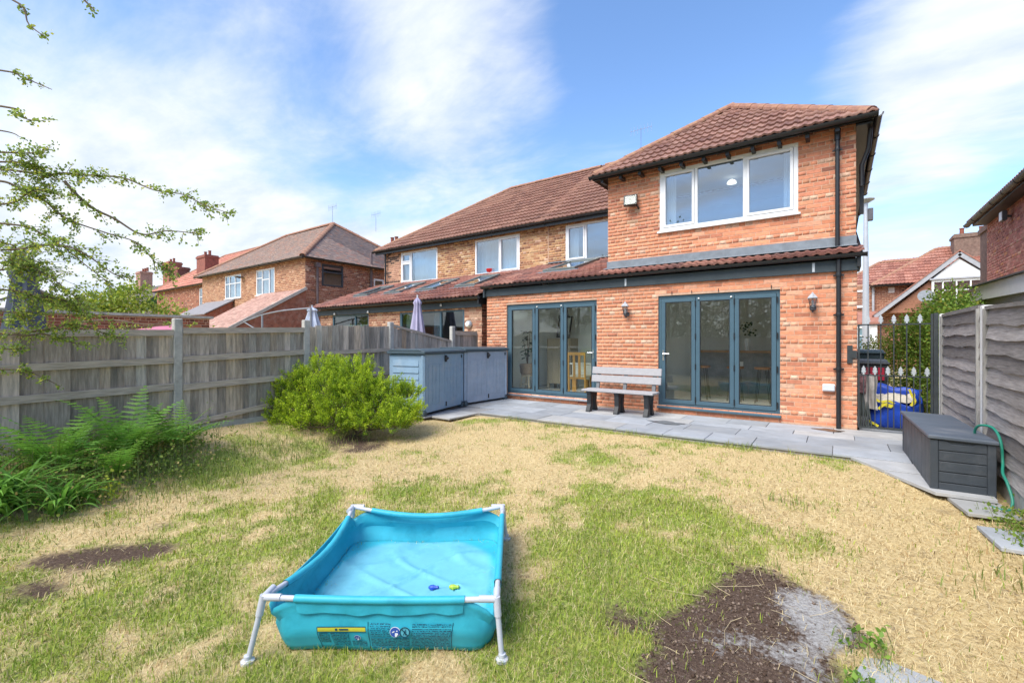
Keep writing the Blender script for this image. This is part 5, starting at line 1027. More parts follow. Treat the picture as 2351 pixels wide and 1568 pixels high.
# ---------------------------------------------------------------- two storage boxes
SHB = mat('blue_grey_resin', (.225, .34, .455), rough=.5, var=.1, scale=5, dirt=(.42, .46, .50), dscale=3, damt=.35, spec=.4); SHB2 = mat('bleached_grey_resin', (.33, .40, .49), rough=.55, var=.12, scale=5, dirt=(.50, .52, .56), dscale=4, damt=.5, spec=.4); SHL = mat('dark_slate_resin', (.055, .085, .105), rough=.5, var=.15, scale=6)
def shed(a, b, depth, h, material, label, body_only=False):
    """a, b: near and far foot of the door front on the ground; doors face away from the fence"""
    a = Vector(a); b = Vector(b); d = b-a; W = d.length; ang = math.atan2(d.y, d.x)
    t = thing('storage_box', label, 'storage shed', (a.x, a.y, .0), rotz=ang, local=True)
    # local: x along the doors, +y behind (towards the fence), doors at y=0
    mat_ = material
    m = MB(); m.box(.02, W-.02, .05, depth, .07, h-.10); m.build('body', mat_, t, bevel=.01)
    for x0, x1 in ((0, .075), (W-.075, W)): MB().box(x0, x1, .0, .09, .09, h-.09).build('corner_post', mat_, t, bevel=.03)
    for k in range(2):
        x0 = .08+k*(W-.16)/2; x1 = x0+(W-.16)/2-.006; dr = MB().box(x0, x1, .012, .05, .05, h-.10).build('door', mat_, t, bevel=.008)
        n = 4; pw = (x1-x0-.16)/n
        m = MB(); zt = h-.30 if k == 0 else h-.28
        for j in range(n): m.prism([(x0+.08+j*pw+.006, .004, .20), (x0+.08+(j+1)*pw-.006, .004, .20), (x0+.08+(j+1)*pw-.006, .004, zt), (x0+.08+(j+1)*pw-.03, .004, zt+.0), (x0+.08+j*pw+.006, .004, zt)], (0, .010, 0))
        m.build('door_panel', mat_, dr, bevel=.004)
    for j in range(7): z0 = .16+j*(h-.36)/7; MB().prism([(.004, .13, z0+.006), (.018, .13, z0+(h-.36)/7-.004), (.03, .13, z0+(h-.36)/7-.004), (.03, .13, z0+.006)], (0, depth-.22, 0)).build('side_board', mat_, t)
    m = MB(); m.box(-.03, W+.03, -.035, depth+.03, h-.095, h-.045); m.prism([(-.025, -.02, h-.044), (-.025, depth+.02, h-.044), (-.025, depth-.06, h-.005), (-.025, .1, h-.005)], (W+.05, 0, 0)); m.build('lid', SHL, t, bevel=.008)
    MB().lathe([(.045, 0), (.05, .02), (.025, .045), (.02, .06)], (0, 0, 0), 10).build('latch', BLACKP, t, smooth=True).matrix_local = Matrix.Translation((W/2+.02, .0, h-.19)) @ Matrix.Rotation(R(90), 4, 'X')
    MB().box(W/2-.012, W/2+.022, -.034, .01, h-.26, h-.13).build('latch_tongue', BLACKP, t, bevel=.006)
    for x in (.0, W-.09): MB().box(x, x+.09, -.006, .12, 0, .085).build('foot', SHL, t, bevel=.01)
    MB().box(W/2+.03, W/2+.055, -.004, .012, .10, .19).build('bolt', BLACKP, t); MB().box(W-.1, W-.075, -.006, .011, h-.20, h-.14).build('hinge', BLACKP, t)
    return t
shed((-6.22, 5.90, 0), (-6.56, 7.38, 0), .80, 1.25, SHB, 'blue-grey plastic storage shed with slatted side next to the bright shrub')
shed((-6.55, 7.42, 0), (-6.50, 8.90, 0), .80, 1.27, SHB2, 'paler faded plastic storage shed next to the folding doors')
# ---------------------------------------------------------------- bench
t = thing('bench', 'grey recycled-plastic bench with black pedestal legs against the brick wall', 'bench', (-3.45, 8.62, 0), local=True)
BP = mat('grey_recycled_plastic', (.36, .35, .355), rough=.6, var=.08, scale=20, bump=.2, bscale=60); BK = mat('black_recycled_plastic', (.025, .027, .03), rough=.5, var=.2, scale=10)
L2 = .72
MB().box(-L2, L2, -.41, -.225, .405, .445).build('seat_slat', BP, t, bevel=.008); MB().box(-L2, L2, -.205, -.02, .405, .445).build('seat_slat', BP, t, bevel=.008)
for z0 in (.60, .765):
    m = MB().box(-L2, L2, -.02, .02, -.073, .073); s_ = m.build('back_slat', BP, t, bevel=.008); s_.matrix_local = Matrix.Translation((0, .085+(z0-.6)*.2, z0+.03)) @ Matrix.Rotation(R(-12), 4, 'X')
for x in (-.58, 0, .58):
    m = MB(); m.prism([(x-.045, -.40, .404), (x-.045, -.02, .404), (x-.045, -.06, .34), (x-.045, -.09, .15), (x-.045, -.03, .03), (x-.045, -.02, 0), (x-.045, -.12, 0), (x-.045, -.15, .06), (x-.045, -.19, .30), (x-.045, -.23, .30), (x-.045, -.27, .06), (x-.045, -.30, 0), (x-.045, -.42, 0), (x-.045, -.41, .03), (x-.045, -.35, .15), (x-.045, -.36, .34)], (.09, 0, 0)); m.build('leg', BK, t, bevel=.006)
    m = MB(); m.bar((x, .055, .38), (x, .172, .86), .07, .04, up=(0, 1, 0)); m.build('back_support', mat('dark_grey_recycled', (.15, .155, .16), rough=.6, var=.1), t, bevel=.005)
# ---------------------------------------------------------------- deck box
t = thing('deck_box', 'charcoal plastic deck box with sloping dusty lid beside the slatted fence', 'storage box', (.95, 5.9, -.045), rotz=R(1.5), local=True)
DK = mat('charcoal_resin', (.046, .056, .069), rough=.5, var=.15, scale=8, bump=.15, bscale=50, dirt=(.14, .145, .155), dscale=3, damt=.45, spec=.4); DKL = mat('dusty_charcoal_lid', (.085, .105, .135), rough=.5, var=.2, scale=3, bump=.1, dirt=(.22, .225, .235), dscale=2.5, damt=.6, stretch=(1, 3, 1)); Wb, Lb, Hb = .225, 1.78, .54
m = MB(); m.box(-Wb+.012, Wb-.012, .012, Lb-.012, .0, Hb-.03); m.build('body', DK, t)
for sx in (-1, 1):
    for yy in (.0, Lb-.06): MB().box(sx*(Wb-.0)-(.06 if sx > 0 else 0), sx*(Wb-.0)+(0 if sx > 0 else .06), yy, yy+.06, 0, Hb-.035).build('corner_post', DK, t, bevel=.006)
hz = (Hb-.04)/5
for j in range(5):
    z0, z1 = j*hz+.006, (j+1)*hz-.003
    if j == 4:
        m = MB(); m.prism([(-.163, .002, z0), (.163, .002, z0), (.163, .002, z1), (.11, .002, z1), (.075, .002, z1-.03), (-.075, .002, z1-.03), (-.11, .002, z1), (-.163, .002, z1)], (0, .008, 0)); m.build('end_panel', DK, t, bevel=.003)
    else: MB().box(-.163, .163, .002, .010, z0, z1).build('end_panel', DK, t, bevel=.003)
for j in range(8):
    y0 = .075+j*(Lb-.15)/8; MB().box(-Wb+.003, -Wb+.011, y0+.004, y0+(Lb-.15)/8-.004, .02, Hb-.05).build('side_panel', DK, t, bevel=.003)
m = MB(); m.prism([(-Wb-.02, -.02, Hb-.03), (Wb+.015, -.02, Hb-.045), (Wb+.015, -.02, Hb-.01), (-Wb-.02, -.02, Hb+.008)], (0, Lb+.04, 0)); m.build('lid', DKL, t, bevel=.008)
# hose
hp_ = [(1.13, 6.35, .35), (1.10, 6.30, .50), (1.12, 6.22, .58), (1.19, 6.12, .58), (1.22, 6.02, .48), (1.22, 5.95, .30), (1.20, 5.85, .22), (1.21, 5.76, .15), (1.22, 5.66, .02), (1.18, 5.62, -.05), (1.10, 5.72, -.06)]
def spline(P, n=8):
    P = [Vector(p) for p in P]; o_ = []
    for k in range(len(P)-1):
        p0, p1, p2, p3 = P[max(k-1, 0)], P[k], P[k+1], P[min(k+2, len(P)-1)]
        for j in range(n):
            s_ = j/n; o_.append(.5*((2*p1)+(p2-p0)*s_+(2*p0-5*p1+4*p2-p3)*s_*s_+(3*p1-p0-3*p2+p3)*s_**3))
    return o_+[P[-1]]
o = MB().tube(spline(hp_), .011, 8).build('garden_hose', mat('green_hose', (.02, .22, .15), rough=.4, var=.1), smooth=True); tag(o, 'green garden hose looped behind the charcoal deck box', 'hose')
# ---------------------------------------------------------------- paddling pool
pool = thing('frame_pool', 'small square turquoise frame pool, emptied, with white tube legs on the lawn', 'pool', (POOLC[0], POOLC[1], 0), rotz=POOLA, local=True)
PW, PD = POOLW, POOLD; gc = gzf(*POOLC)
TQ = mat('turquoise_vinyl', (.035, .40, .52), rough=.5, var=.10, scale=5, dirt=(.012, .22, .30), dscale=6, damt=.6, spec=.4); TQF = mat('pale_turquoise_floor', (.21, .48, .60), rough=.55, var=.08, scale=4, dirt=(.10, .34, .46), dscale=5, damt=.6); PVC = mat('pale_grey_pvc', (.50, .52, .57), rough=.3, var=.05)
def lz(x, y):       # ground height below a local point
    c, s_ = math.cos(POOLA), math.sin(POOLA); return gzf(POOLC[0]+x*c-y*s_, POOLC[1]+x*s_+y*c)
rim = lambda x, y: .045+.035*(y/PD+.5)
hx, hy = PW/2, PD/2; NS = 24
# corners of the frame (local x = to the right along the near side, local y = away)
CR = [(-hx-.03, -hy), (hx, -hy), (hx-.01, hy), (-hx, hy-.02)]
def rp(k, s_):
    (x0, y0), (x1, y1) = CR[k], CR[(k+1) % 4]; return x0+(x1-x0)*s_, y0+(y1-y0)*s_
outer = []
for k in range(4):
    for j in range(NS):
        s_ = j/NS; x, y = rp(k, s_); outer.append((k, s_, x, y))
V = []; F = []; rows = []
depths = [0, .12, .3, .5, .72, .9, 1.0]
def wallpt(k, s_, f_):
    # rim sags where the sleeve hangs between corners; corners are cut away
    x, y = rp(k, s_); cut = max(0, 1-min(s_, 1-s_)/.13)
    top = rim(x, y)-.012-cut**1.5*.085
    sx = 1-.035*math.sin(math.pi*s_)
    # the liner is rounder than the frame: corners pull inwards towards the floor
    cx, cy = x*(1-.05*f_), y*(1-.05*f_); r_ = .20*f_**.6+.03; ax, ay = max(abs(cx)-(hx-r_), 0), max(abs(cy)-(hy-r_), 0)
    if ax > 0 and ay > 0:
        q_ = math.hypot(ax, ay)
        if q_ > r_: cx = math.copysign(hx-r_+ax*r_/q_, cx); cy = math.copysign(hy-r_+ay*r_/q_, cy)
    if k in (2, 3): top -= .05*math.sin(math.pi*s_)*(.9 if k == 2 else .8)
    bul = .028*math.sin(math.pi*min(1, f_*1.1))*(1 if f_ > .1 else .3)
    inw = -.03*math.exp(-((f_-.28)/.16)**2)     # crease where the wall folds in under the tube
    nx_, ny_ = ((0, -1), (1, 0), (0, 1), (-1, 0))[k]
    cx += nx_*(bul+inw)+.006*math.sin(9*s_+k*2+f_*5)*f_; cy += ny_*(bul+inw)+.006*math.cos(11*s_+k+f_*4)*f_
    bot = lz(cx, cy)+.012
    if f_ >= .9: pass
    return (cx, cy, top+(bot-top)*f_)
M_ = len(outer)
for f_ in depths: 
    for (k, s_, x, y) in outer: V.append(wallpt(k, s_, f_))
for i_ in range(len(depths)-1):
    for j in range(M_): F.append((i_*M_+j, (i_+1)*M_+j, (i_+1)*M_+(j+1) % M_, i_*M_+(j+1) % M_))
m = MB(); m.add(V, F); ln = m.build('liner', TQ, pool, smooth=True); md = ln.modifiers.new('thickness', 'SOLIDIFY'); md.thickness = .006; md.offset = 0
V = []; F = []; NR = 44
for i_ in range(NR+1):
    rr = i_/NR
    for j in range(M_):
        k, s_, x, y = outer[j]; ex, ey, ez = wallpt(k, s_, 1.0); px_, py_ = ex*rr*.995, ey*rr*.995
        rg = abs(math.sin(px_*7+py_*4+1.5*math.sin(py_*5)))**34*.013+abs(math.sin(px_*4-py_*8+2+math.sin(px_*6)))**40*.013
        V.append((px_, py_, lz(px_, py_)+.026+.010*(vnoise(np.array([px_*6]), np.array([py_*6]), 5)[0])+rg*(1 if rr < .95 else 0)))
for i_ in range(NR):
    for j in range(M_): F.append((i_*M_+j, i_*M_+(j+1) % M_, (i_+1)*M_+(j+1) % M_, (i_+1)*M_+j))
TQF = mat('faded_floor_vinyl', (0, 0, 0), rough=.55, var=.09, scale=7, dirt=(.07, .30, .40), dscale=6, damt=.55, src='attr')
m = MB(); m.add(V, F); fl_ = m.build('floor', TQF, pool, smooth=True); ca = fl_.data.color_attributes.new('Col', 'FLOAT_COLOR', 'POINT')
for i_, v_ in enumerate(fl_.data.vertices):
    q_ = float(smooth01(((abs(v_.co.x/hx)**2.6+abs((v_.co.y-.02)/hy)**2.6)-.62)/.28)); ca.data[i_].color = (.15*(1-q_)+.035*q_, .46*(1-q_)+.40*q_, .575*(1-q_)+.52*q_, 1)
for k in range(4):
    a, b = CR[k], CR[(k+1) % 4]; za, zb = rim(*a), rim(*b); A_, B_ = Vector((a[0], a[1], za)), Vector((b[0], b[1], zb)); sag = -.012 if k in (0, 1) else -.05
    pt = [A_+(B_-A_)*q_/10+Vector((0, 0, sag*math.sin(math.pi*q_/10))) for q_ in range(11)]; inn = ((0, 1), (-1, 0), (0, -1), (1, 0))[k]
    if k in (2, 3): pt = [p+Vector((inn[0], inn[1], 0))*(.065*math.sin(math.pi*q_/10)) for q_, p in enumerate(pt)]
    MB().tube(pt, .015, 10).build('tube', PVC, pool, smooth=True)
    MB().tube([A_+(B_-A_)*s_+Vector((0, 0, sag*math.sin(math.pi*s_)))+(Vector((inn[0], inn[1], 0))*(.065*math.sin(math.pi*s_)) if k in (2, 3) else Vector()) for s_ in np.linspace(.135, .865, 9)], .021, 10, cap=False).build('sleeve', TQ, pool, smooth=True)
    MB().tube([A_, A_+(B_-A_)*.075], .0188, 10).build('corner_joint', PVC, pool, smooth=True); MB().tube([A_, A_+(Vector((CR[k-1][0], CR[k-1][1], rim(*CR[k-1])))-A_)*.075], .0188, 10).build('corner_joint', PVC, pool, smooth=True)
    ft = Vector((a[0]*1.05+(-.035 if k == 0 else 0), a[1]*1.05, 0)); ft.z = lz(ft.x, ft.y)+.004
    MB().tube([A_+Vector((0, 0, .012)), A_+(ft-A_)*.28], .0192, 10).build('corner_joint', PVC, pool, smooth=True); MB().tube([A_+(ft-A_)*.25, ft], .0145, 10).build('leg', PVC, pool, smooth=True)
    MB().lathe([(.034, -.004), (.034, .010), (.020, .018), (.019, .035)], tuple(ft), 10).build('foot_cap', PVC, pool, smooth=True)
# printed safety notice on the front wall
def panel_on_wall(s0, s1, f0, f1, material, name='printed_notice', eps=.005, n=10):
    V = []; F = []
    for i_ in range(n+1):
        for j in range(5):
            s_ = s0+(s1-s0)*i_/n; f_ = f0+(f1-f0)*j/4; p = Vector(wallpt(0, s_, f_)); p.y -= eps; V.append(p)
    for i_ in range(n):
        for j in range(4): a = i_*5+j; F.append((a, a+1, a+6, a+5))
    m = MB(); m.add(V, F); return m.build(name, material, pool, smooth=True)
def notice_mat(name, sc):
    m = bpy.data.materials.new(name); m.use_nodes = True; t_ = m.node_tree; b = t_.nodes['Principled BSDF']; b.inputs['Roughness'].default_value = .5; nn = t_.nodes.new; lk = t_.links.new
    tc_ = nn('ShaderNodeTexCoord'); mp_ = nn('ShaderNodeMapping'); mp_.inputs['Scale'].default_value = (sc, 1, sc*1.2); lk(tc_.outputs['Object'], mp_.inputs[0])
    n_ = nn('ShaderNodeTexNoise'); n_.inputs['Scale'].default_value = 1; n_.inputs['Detail'].default_value = 1; lk(mp_.outputs[0], n_.inputs['Vector'])
    sx_ = nn('ShaderNodeSeparateXYZ'); lk(tc_.outputs['Object'], sx_.inputs[0]); ml = nn('ShaderNodeMath'); ml.operation = 'MULTIPLY'; ml.inputs[1].default_value = 95; lk(sx_.outputs[2], ml.inputs[0]); fr_ = nn('ShaderNodeMath'); fr_.operation = 'FRACT'; lk(ml.outputs[0], fr_.inputs[0])
    gt_ = nn('ShaderNodeMath'); gt_.operation = 'GREATER_THAN'; gt_.inputs[1].default_value = .38; lk(fr_.outputs[0], gt_.inputs[0]); g2 = nn('ShaderNodeMath'); g2.operation = 'GREATER_THAN'; g2.inputs[1].default_value = .47; lk(n_.outputs['Fac'], g2.inputs[0]); an = nn('ShaderNodeMath'); an.operation = 'MULTIPLY'; lk(gt_.outputs[0], an.inputs[0]); lk(g2.outputs[0], an.inputs[1])
    mx_ = nn('ShaderNodeMix'); mx_.data_type = 'RGBA'; lk(an.outputs[0], mx_.inputs['Factor']); mx_.inputs['A'].default_value = (.012, .30, .42, 1); mx_.inputs['B'].default_value = (.006, .07, .12, 1); lk(mx_.outputs['Result'], b.inputs['Base Color']); return m
V = []; F = []
for i_ in range(41):
    s_ = .14+.72*i_/40
    for j in range(5): p = Vector(wallpt(0, s_, .02+(.20+.045*math.sin(math.pi*i_/40)+.02*math.sin(i_*.55))*j/4)); p.y = min(p.y-.008, -hy-.006)-.004*math.sin(i_*.9)*j/4; V.append(p)
for i_ in range(40):
    for j in range(4): a_ = i_*5+j; F.append((a_, a_+1, a_+6, a_+5))
m = MB(); m.add(V, F); m.build('hem', TQ, pool, smooth=True)
NM = notice_mat('small_print', 150)
panel_on_wall(.458, .545, .42, .66, NM); panel_on_wall(.458, .632, .70, .95, NM); panel_on_wall(.642, .815, .42, .95, NM)
panel_on_wall(.285, .36, .60, .92, NM); panel_on_wall(.37, .435, .78, .92, NM); panel_on_wall(.235, .275, .60, .84, NM)
DKB = mat('print_dark', (.006, .06, .10), rough=.5, var=0); YEL = mat('print_yellow', (.55, .52, .05), rough=.5, var=.05); BLU = mat('print_blue', (.03, .09, .40), rough=.5, var=0); WHT = mat('print_white', (.75, .78, .82), rough=.5, var=0)
panel_on_wall(.232, .438, .485, .565, YEL, 'warning_band'); panel_on_wall(.23, .44, .472, .486, DKB, 'warning_border', .006); panel_on_wall(.23, .44, .564, .576, DKB, 'warning_border', .006); panel_on_wall(.325, .365, .51, .54, DKB, 'warning_text', .0065); panel_on_wall(.308, .318, .505, .545, DKB, 'warning_symbol', .0065)
for (s0, s1) in ((.448, .451), (.820, .823), (.228, .231)): panel_on_wall(s0, s1, .40 if s0 > .39 else .48, .96, DKB, 'notice_border', .006, 1)
def disc(s_, f_, r_, material, name, eps, ring=None):
    c = Vector(wallpt(0, s_, f_)); up = (Vector(wallpt(0, s_, f_-.08))-Vector(wallpt(0, s_, f_+.08))).normalized(); rt = Vector((1, 0, 0)); c.y -= eps; n = 20; V = []; F = []
    if ring: 
        for k in range(n):
            a = 2*math.pi*k/n; d_ = rt*math.cos(a)+up*math.sin(a); V += [c+d_*r_, c+d_*ring]
        F = [(2*k, 2*((k+1) % n), 2*((k+1) % n)+1, 2*k+1) for k in range(n)]
    else: V = [c+(rt*math.cos(2*math.pi*k/n)+up*math.sin(2*math.pi*k/n))*r_ for k in range(n)]; F = [tuple(range(n))]
    m = MB(); m.add(V, F); m.build(name, material, pool); return c, rt, up
def sign_a(s_, f_, r_):
    disc(s_, f_, r_*1.12, WHT, 'pictogram', .010); c, rt, up = disc(s_, f_, r_, BLU, 'pictogram', .0125)
    m = MB(); q_ = lambda a, b: c+rt*a*r_+up*b*r_+Vector((0, -.002, 0)); m.add([q_(.02, -.1), q_(.55, -.1), q_(.7, -.35), q_(.35, -.85), q_(.02, -.9)], [(0, 1, 2, 3, 4)]); m.add([q_(-.6, .1), q_(-.1, .35), q_(-.05, .15), q_(-.55, -.1)], [(0, 1, 2, 3)]); m.add([q_(.25, .3), q_(.45, .5), q_(.6, .3), q_(.45, .12)], [(0, 1, 2, 3)]); m.build('pictogram_figure', WHT, pool)
sign_a(.569, .55, .025); sign_a(.40, .69, .015)
disc(.612, .55, .028, mat('print_pale', (.10, .42, .52), var=0), 'pictogram', .010); c, rt, up = disc(.612, .55, .028, DKB, 'prohibition_ring', .0125, ring=.0225)
m = MB(); q_ = lambda a, b: c+rt*a*.029+up*b*.029+Vector((0, -.001, 0)); m.add([q_(-.62, .5), q_(-.5, .62), q_(.62, -.5), q_(.5, -.62)], [(0, 1, 2, 3)]); m.add([q_(.05, .55), q_(.22, .55), q_(.22, .36), q_(.05, .36)], [(0, 1, 2, 3)]); m.add([q_(-.1, .3), q_(.3, .25), q_(.1, -.1), q_(.3, -.5), q_(.15, -.5), q_(-.1, -.1)], [(0, 1, 2, 3, 4, 5)]); m.add([q_(-.1, .0), q_(-.15, -.5), q_(-.35, -.5)], [(0, 1, 2)]); m.build('pictogram_figure', DKB, pool)
# two little toys on the pool floor
for (lx, ly, colr, lab) in ((.17, -.10, (.02, .08, .45), 'tiny blue plastic toy lying in the pool'), (.30, -.09, (.35, .5, .05), 'tiny lime green plastic toy lying in the pool')):
    c_, s_ = math.cos(POOLA), math.sin(POOLA); wx, wy = POOLC[0]+lx*c_-ly*s_, POOLC[1]+lx*s_+ly*c_; tt = thing('toy', lab, 'toy', (wx, wy, lz(lx, ly)+.050), rotz=.4, group='toys in the pool', local=True)
    m = MB(); m.lathe([(.006, -.03), (.014, -.02), (.016, .0), (.009, .02), (.012, .03), (.004, .038)], (0, 0, 0), 8); ob = m.build('body', mat('toy_%d' % int(lx*100), colr, rough=.4), tt, smooth=True); ob.rotation_euler = (0, R(90), .2)
    MB().tube([(0, -.022, -.004), (0, .022, -.004)], .005, 6).build('fin', MATS['toy_%d' % int(lx*100)], tt)
# ---------------------------------------------------------------- behind the gate
t = thing('blue_bag', 'big crumpled blue shopping bag with yellow straps behind the gate', 'bag', (.76, 9.75, 0.0), local=True); BB = mat('blue_polypropylene', (.012, .06, .42), rough=.45, var=.25, scale=6, bump=.6, bscale=7); YS = mat('yellow_strap', (.75, .66, .05), rough=.5, var=.1)
V = []; F = []; n = 28; pr = [(.0, .78), (.06, .98), (.2, 1.0), (.36, .98), (.50, .97), (.58, .99)]
for (z, s_) in pr:
    for k in range(n):
        a = 2*math.pi*k/n; ca, sa = math.cos(a), math.sin(a); sq = (abs(ca)**4+abs(sa)**4)**-.25; wob = 1+.05*math.sin(5*a+z*9)+.035*math.sin(11*a-z*14); top = (.13*math.sin(a)-.05+.035*math.sin(3*a+1)+.02*math.sin(7*a)) if z > .3 else 0
        V.append((ca*sq*.34*s_*wob, sa*sq*.26*s_*wob, z+top*(z/.58)))
for i_ in range(len(pr)-1):
    for k in range(n): F.append((i_*n+k, i_*n+(k+1) % n, (i_+1)*n+(k+1) % n, (i_+1)*n+k))
F.append(tuple(range(n-1, -1, -1))); m = MB(); m.add(V, F); ob = m.build('body', BB, t, smooth=True); md = ob.modifiers.new('thickness', 'SOLIDIFY'); md.thickness = .006
V = []; F = []
for i_ in range(9):
    for j in range(9): a, b = -1+i_/4, -1+j/4; V.append((a*.27, b*.2, .47+.04*b+.07*math.cos(a*2.2)*math.cos(b*2)+.02*math.sin(i_*2.7+j)))
for i_ in range(8):
    for j in range(8): F.append((i_*9+j, (i_+1)*9+j, (i_+1)*9+j+1, i_*9+j+1))
m = MB(); m.add(V, F); m.build('contents', mat('pale_sacking', (.55, .51, .43), rough=.9, var=.3, scale=12), t, smooth=True)
for pts in ([(-.30, -.28, .50), (-.20, -.30, .42), (-.10, -.31, .44), (-.02, -.30, .40)], [(-.22, -.30, .30), (-.17, -.31, .36), (-.10, -.31, .40)], [(.16, -.26, .64), (.19, -.29, .55), (.23, -.29, .46), (.20, -.27, .40)], [(.22, -.27, .58), (.22, -.29, .48), (.18, -.28, .38)], [(-.36, -.25, .10), (-.28, -.29, .06), (-.22, -.29, .02)]):
    m = MB(); sp_ = spline(pts, 4)
    for a, b in zip(sp_[:-1], sp_[1:]): m.bar(a, b, .006, .035)
    m.build('strap', YS, t)
m = MB(); m.prism([(-.20, -.292, .36), (-.06, -.294, .33), (-.02, -.292, .38), (-.16, -.292, .41)], (0, -.006, 0)); m.build('printed_panel', YS, t)
def wheelie(x, y, h, w_, d_, colr, label, print_=False):
    t = thing('wheelie_bin', label, 'bin', (x, y, 0), local=True); MT = mat('bin_%d' % int(h*100), colr, rough=.5, var=.12)
    V = [(sx*(w_/2-.05*(z == 0)), sy*(d_/2-.06*(z == 0)), z*(h-.08)+.02) for z in (0, 1) for sy in (-1, 1) for sx in (-1, 1)]; m = MB(); m.add(V, [(0, 2, 3, 1), (4, 5, 7, 6), (0, 1, 5, 4), (2, 6, 7, 3), (0, 4, 6, 2), (1, 3, 7, 5)]); m.build('body', MT, t, bevel=.02)
    m = MB(); m.box(-w_/2-.02, w_/2+.02, -d_/2-.03, d_/2+.02, h-.075, h-.04); m.prism([(-w_/2, -d_/2, h-.039), (-w_/2, d_/2, h-.039), (-w_/2, d_/2-.08, h+.01), (-w_/2, -d_/2+.08, h-.01)], (w_, 0, 0)); m.build('lid', mat('bin_lid_%d' % int(h*100), tuple(min(1, c*1.5) for c in colr), rough=.5, var=.1), t, bevel=.01)
    MB().tube([(-w_/2, d_/2+.04, h-.08), (w_/2, d_/2+.04, h-.08)], .015, 8).build('handle', BLACKP, t)
    for sx in (-1, 1): MB().tube([(sx*w_/2-.02*sx, d_/2-.02, .1), (sx*w_/2+.03*sx, d_/2-.02, .1)], .1, 14).build('wheel', BLACKP, t)
    if print_:
        RD = mat('print_red', (.42, .02, .05), rough=.5, var=.1); m = MB()
        for k in range(3): xx = -.12+k*.11; m.box(xx, xx+.035, -d_/2-.012, -d_/2-.006, h-.36, h-.13); m.box(xx+.055, xx+.09, -d_/2-.012, -d_/2-.006, h-.36, h-.13); m.box(xx, xx+.09, -d_/2-.0125, -d_/2-.0065, h-.27, h-.22)
        m.build('red_lettering', RD, t)
wheelie(.50, 10.9, 1.05, .50, .56, (.045, .05, .055), 'dark grey wheelie bin with red lettering behind the gate', True); wheelie(.52, 11.9, 1.22, .48, .52, (.03, .05, .06), 'taller dark wheelie bin behind the red-lettered bin')
t = thing('folded_chairs', 'bundle of folded garden chairs and pale cloth leaning behind the gate post', 'garden chairs', (.36, 9.4, 0), local=True); GM = mat('green_grey_tube', (.14, .17, .16), rough=.4, metal=.4); CL = mat('pale_cloth', (.50, .47, .44), rough=.9, var=.3, scale=8)
for k in range(5): MB().tube([(-.05+k*.035, -.12+.02*k, 0), (-.06+k*.012, .1, .85)], .011, 8).build('tube', GM, t, smooth=True)
V = []; F = []
for i_ in range(9):
    for j in range(7): V.append((-.02+j*.03+.01*math.sin(i_), .02+.03*math.sin(j*2.2+i_*.3), .85-.07*i_-.01*math.cos(j)))
for i_ in range(8):
    for j in range(6): F.append((i_*7+j, i_*7+j+1, (i_+1)*7+j+1, (i_+1)*7+j))
m = MB(); m.add(V, F); m.build('cloth', CL, t, smooth=True); MB().box(-.09, .02, -.02, .05, .55, .86).build('striped_cloth', mat('striped_cloth', (.22, .12, .13), rough=.9, var=.9, scale=20), t)
# ---------------------------------------------------------------- neighbours' parasols and frame
def parasol(x, y, z0, zt, r_, colr, label, pole_c):
    t = thing('parasol', label, 'parasol', (x, y, 0), local=True); PMt = mat('parasol_%d' % int(abs(x)*100), colr, rough=.85, var=.12, scale=6); V = []; F = []; n = 32; pr = [(z0, 1.0), (z0+(zt-z0)*.25, .82), (z0+(zt-z0)*.55, .58), (z0+(zt-z0)*.80, .40), (z0+(zt-z0)*.86, .52), (z0+(zt-z0)*.93, .34), (zt-.02, .12), (zt, .05)]
    for (z, s_) in pr:
        for k in range(n): a = 2*math.pi*k/n; q_ = r_*s_*(1+.16*math.cos(8*a)); V.append((q_*math.cos(a), q_*math.sin(a), z))
    for i_ in range(len(pr)-1):
        for k in range(n): F.append((i_*n+k, i_*n+(k+1) % n, (i_+1)*n+(k+1) % n, (i_+1)*n+k))
    m = MB(); m.add(V, F); m.build('canopy', PMt, t, smooth=True); MB().tube([(0, 0, 0), (0, 0, zt+.06)], .022, 10).build('pole', mat('parasol_pole_%d' % int(abs(x)*100), pole_c, rough=.4, metal=.2), t, smooth=True); MB().lathe([(.03, -.06), (.034, 0), (.03, .06)], (0, 0, 1.38), 10).build('crank', BLACKP, t); MB().lathe([(.24, 0), (.24, .04), (.05, .07), (.03, .25)], (0, 0, gzf(x, y)*0), 20).build('base', mat('dark_grey_plastic', (.1, .1, .11)), t)
parasol(-9.32, 8.6, 1.50, 2.60, .20, (.36, .34, .48), 'folded lilac parasol standing behind the sloping fence bay', (.62, .63, .68)); parasol(-13.46, 8.0, 1.72, 2.48, .28, (.44, .49, .60), 'smaller folded pale blue parasol beside the adjoining house', (.5, .52, .56))
t = thing('swing_arm', 'curved grey metal arm of a garden awning frame behind the fence', 'frame', (-14.5, 7.5, 0)); GMt = mat('dull_grey_tube', (.24, .26, .29), rough=.5)
MB().tube(spline([(-16.9, 7.5, 2.08), (-16.2, 7.5, 2.19), (-15.5, 7.5, 2.29), (-14.2, 7.5, 2.37), (-12.7, 7.5, 2.38)], 6), .022, 8).build('arm', GMt, t, smooth=True); MB().tube([(-15.6, 7.5, 0), (-15.6, 7.5, 2.28)], .035, 8).build('upright', GMt, t); MB().tube([(-16.9, 7.5, 2.08), (-15.9, 7.6, 1.7)], .02, 8).build('brace', GMt, t); MB().tube([(-12.7, 7.5, 0), (-12.7, 7.5, 2.4)], .03, 8).build('upright', GMt, t)
wv = thing('garden_wall', 'old red brick garden wall with stone coping beyond the fence', 'wall', (-16, 5, 0))
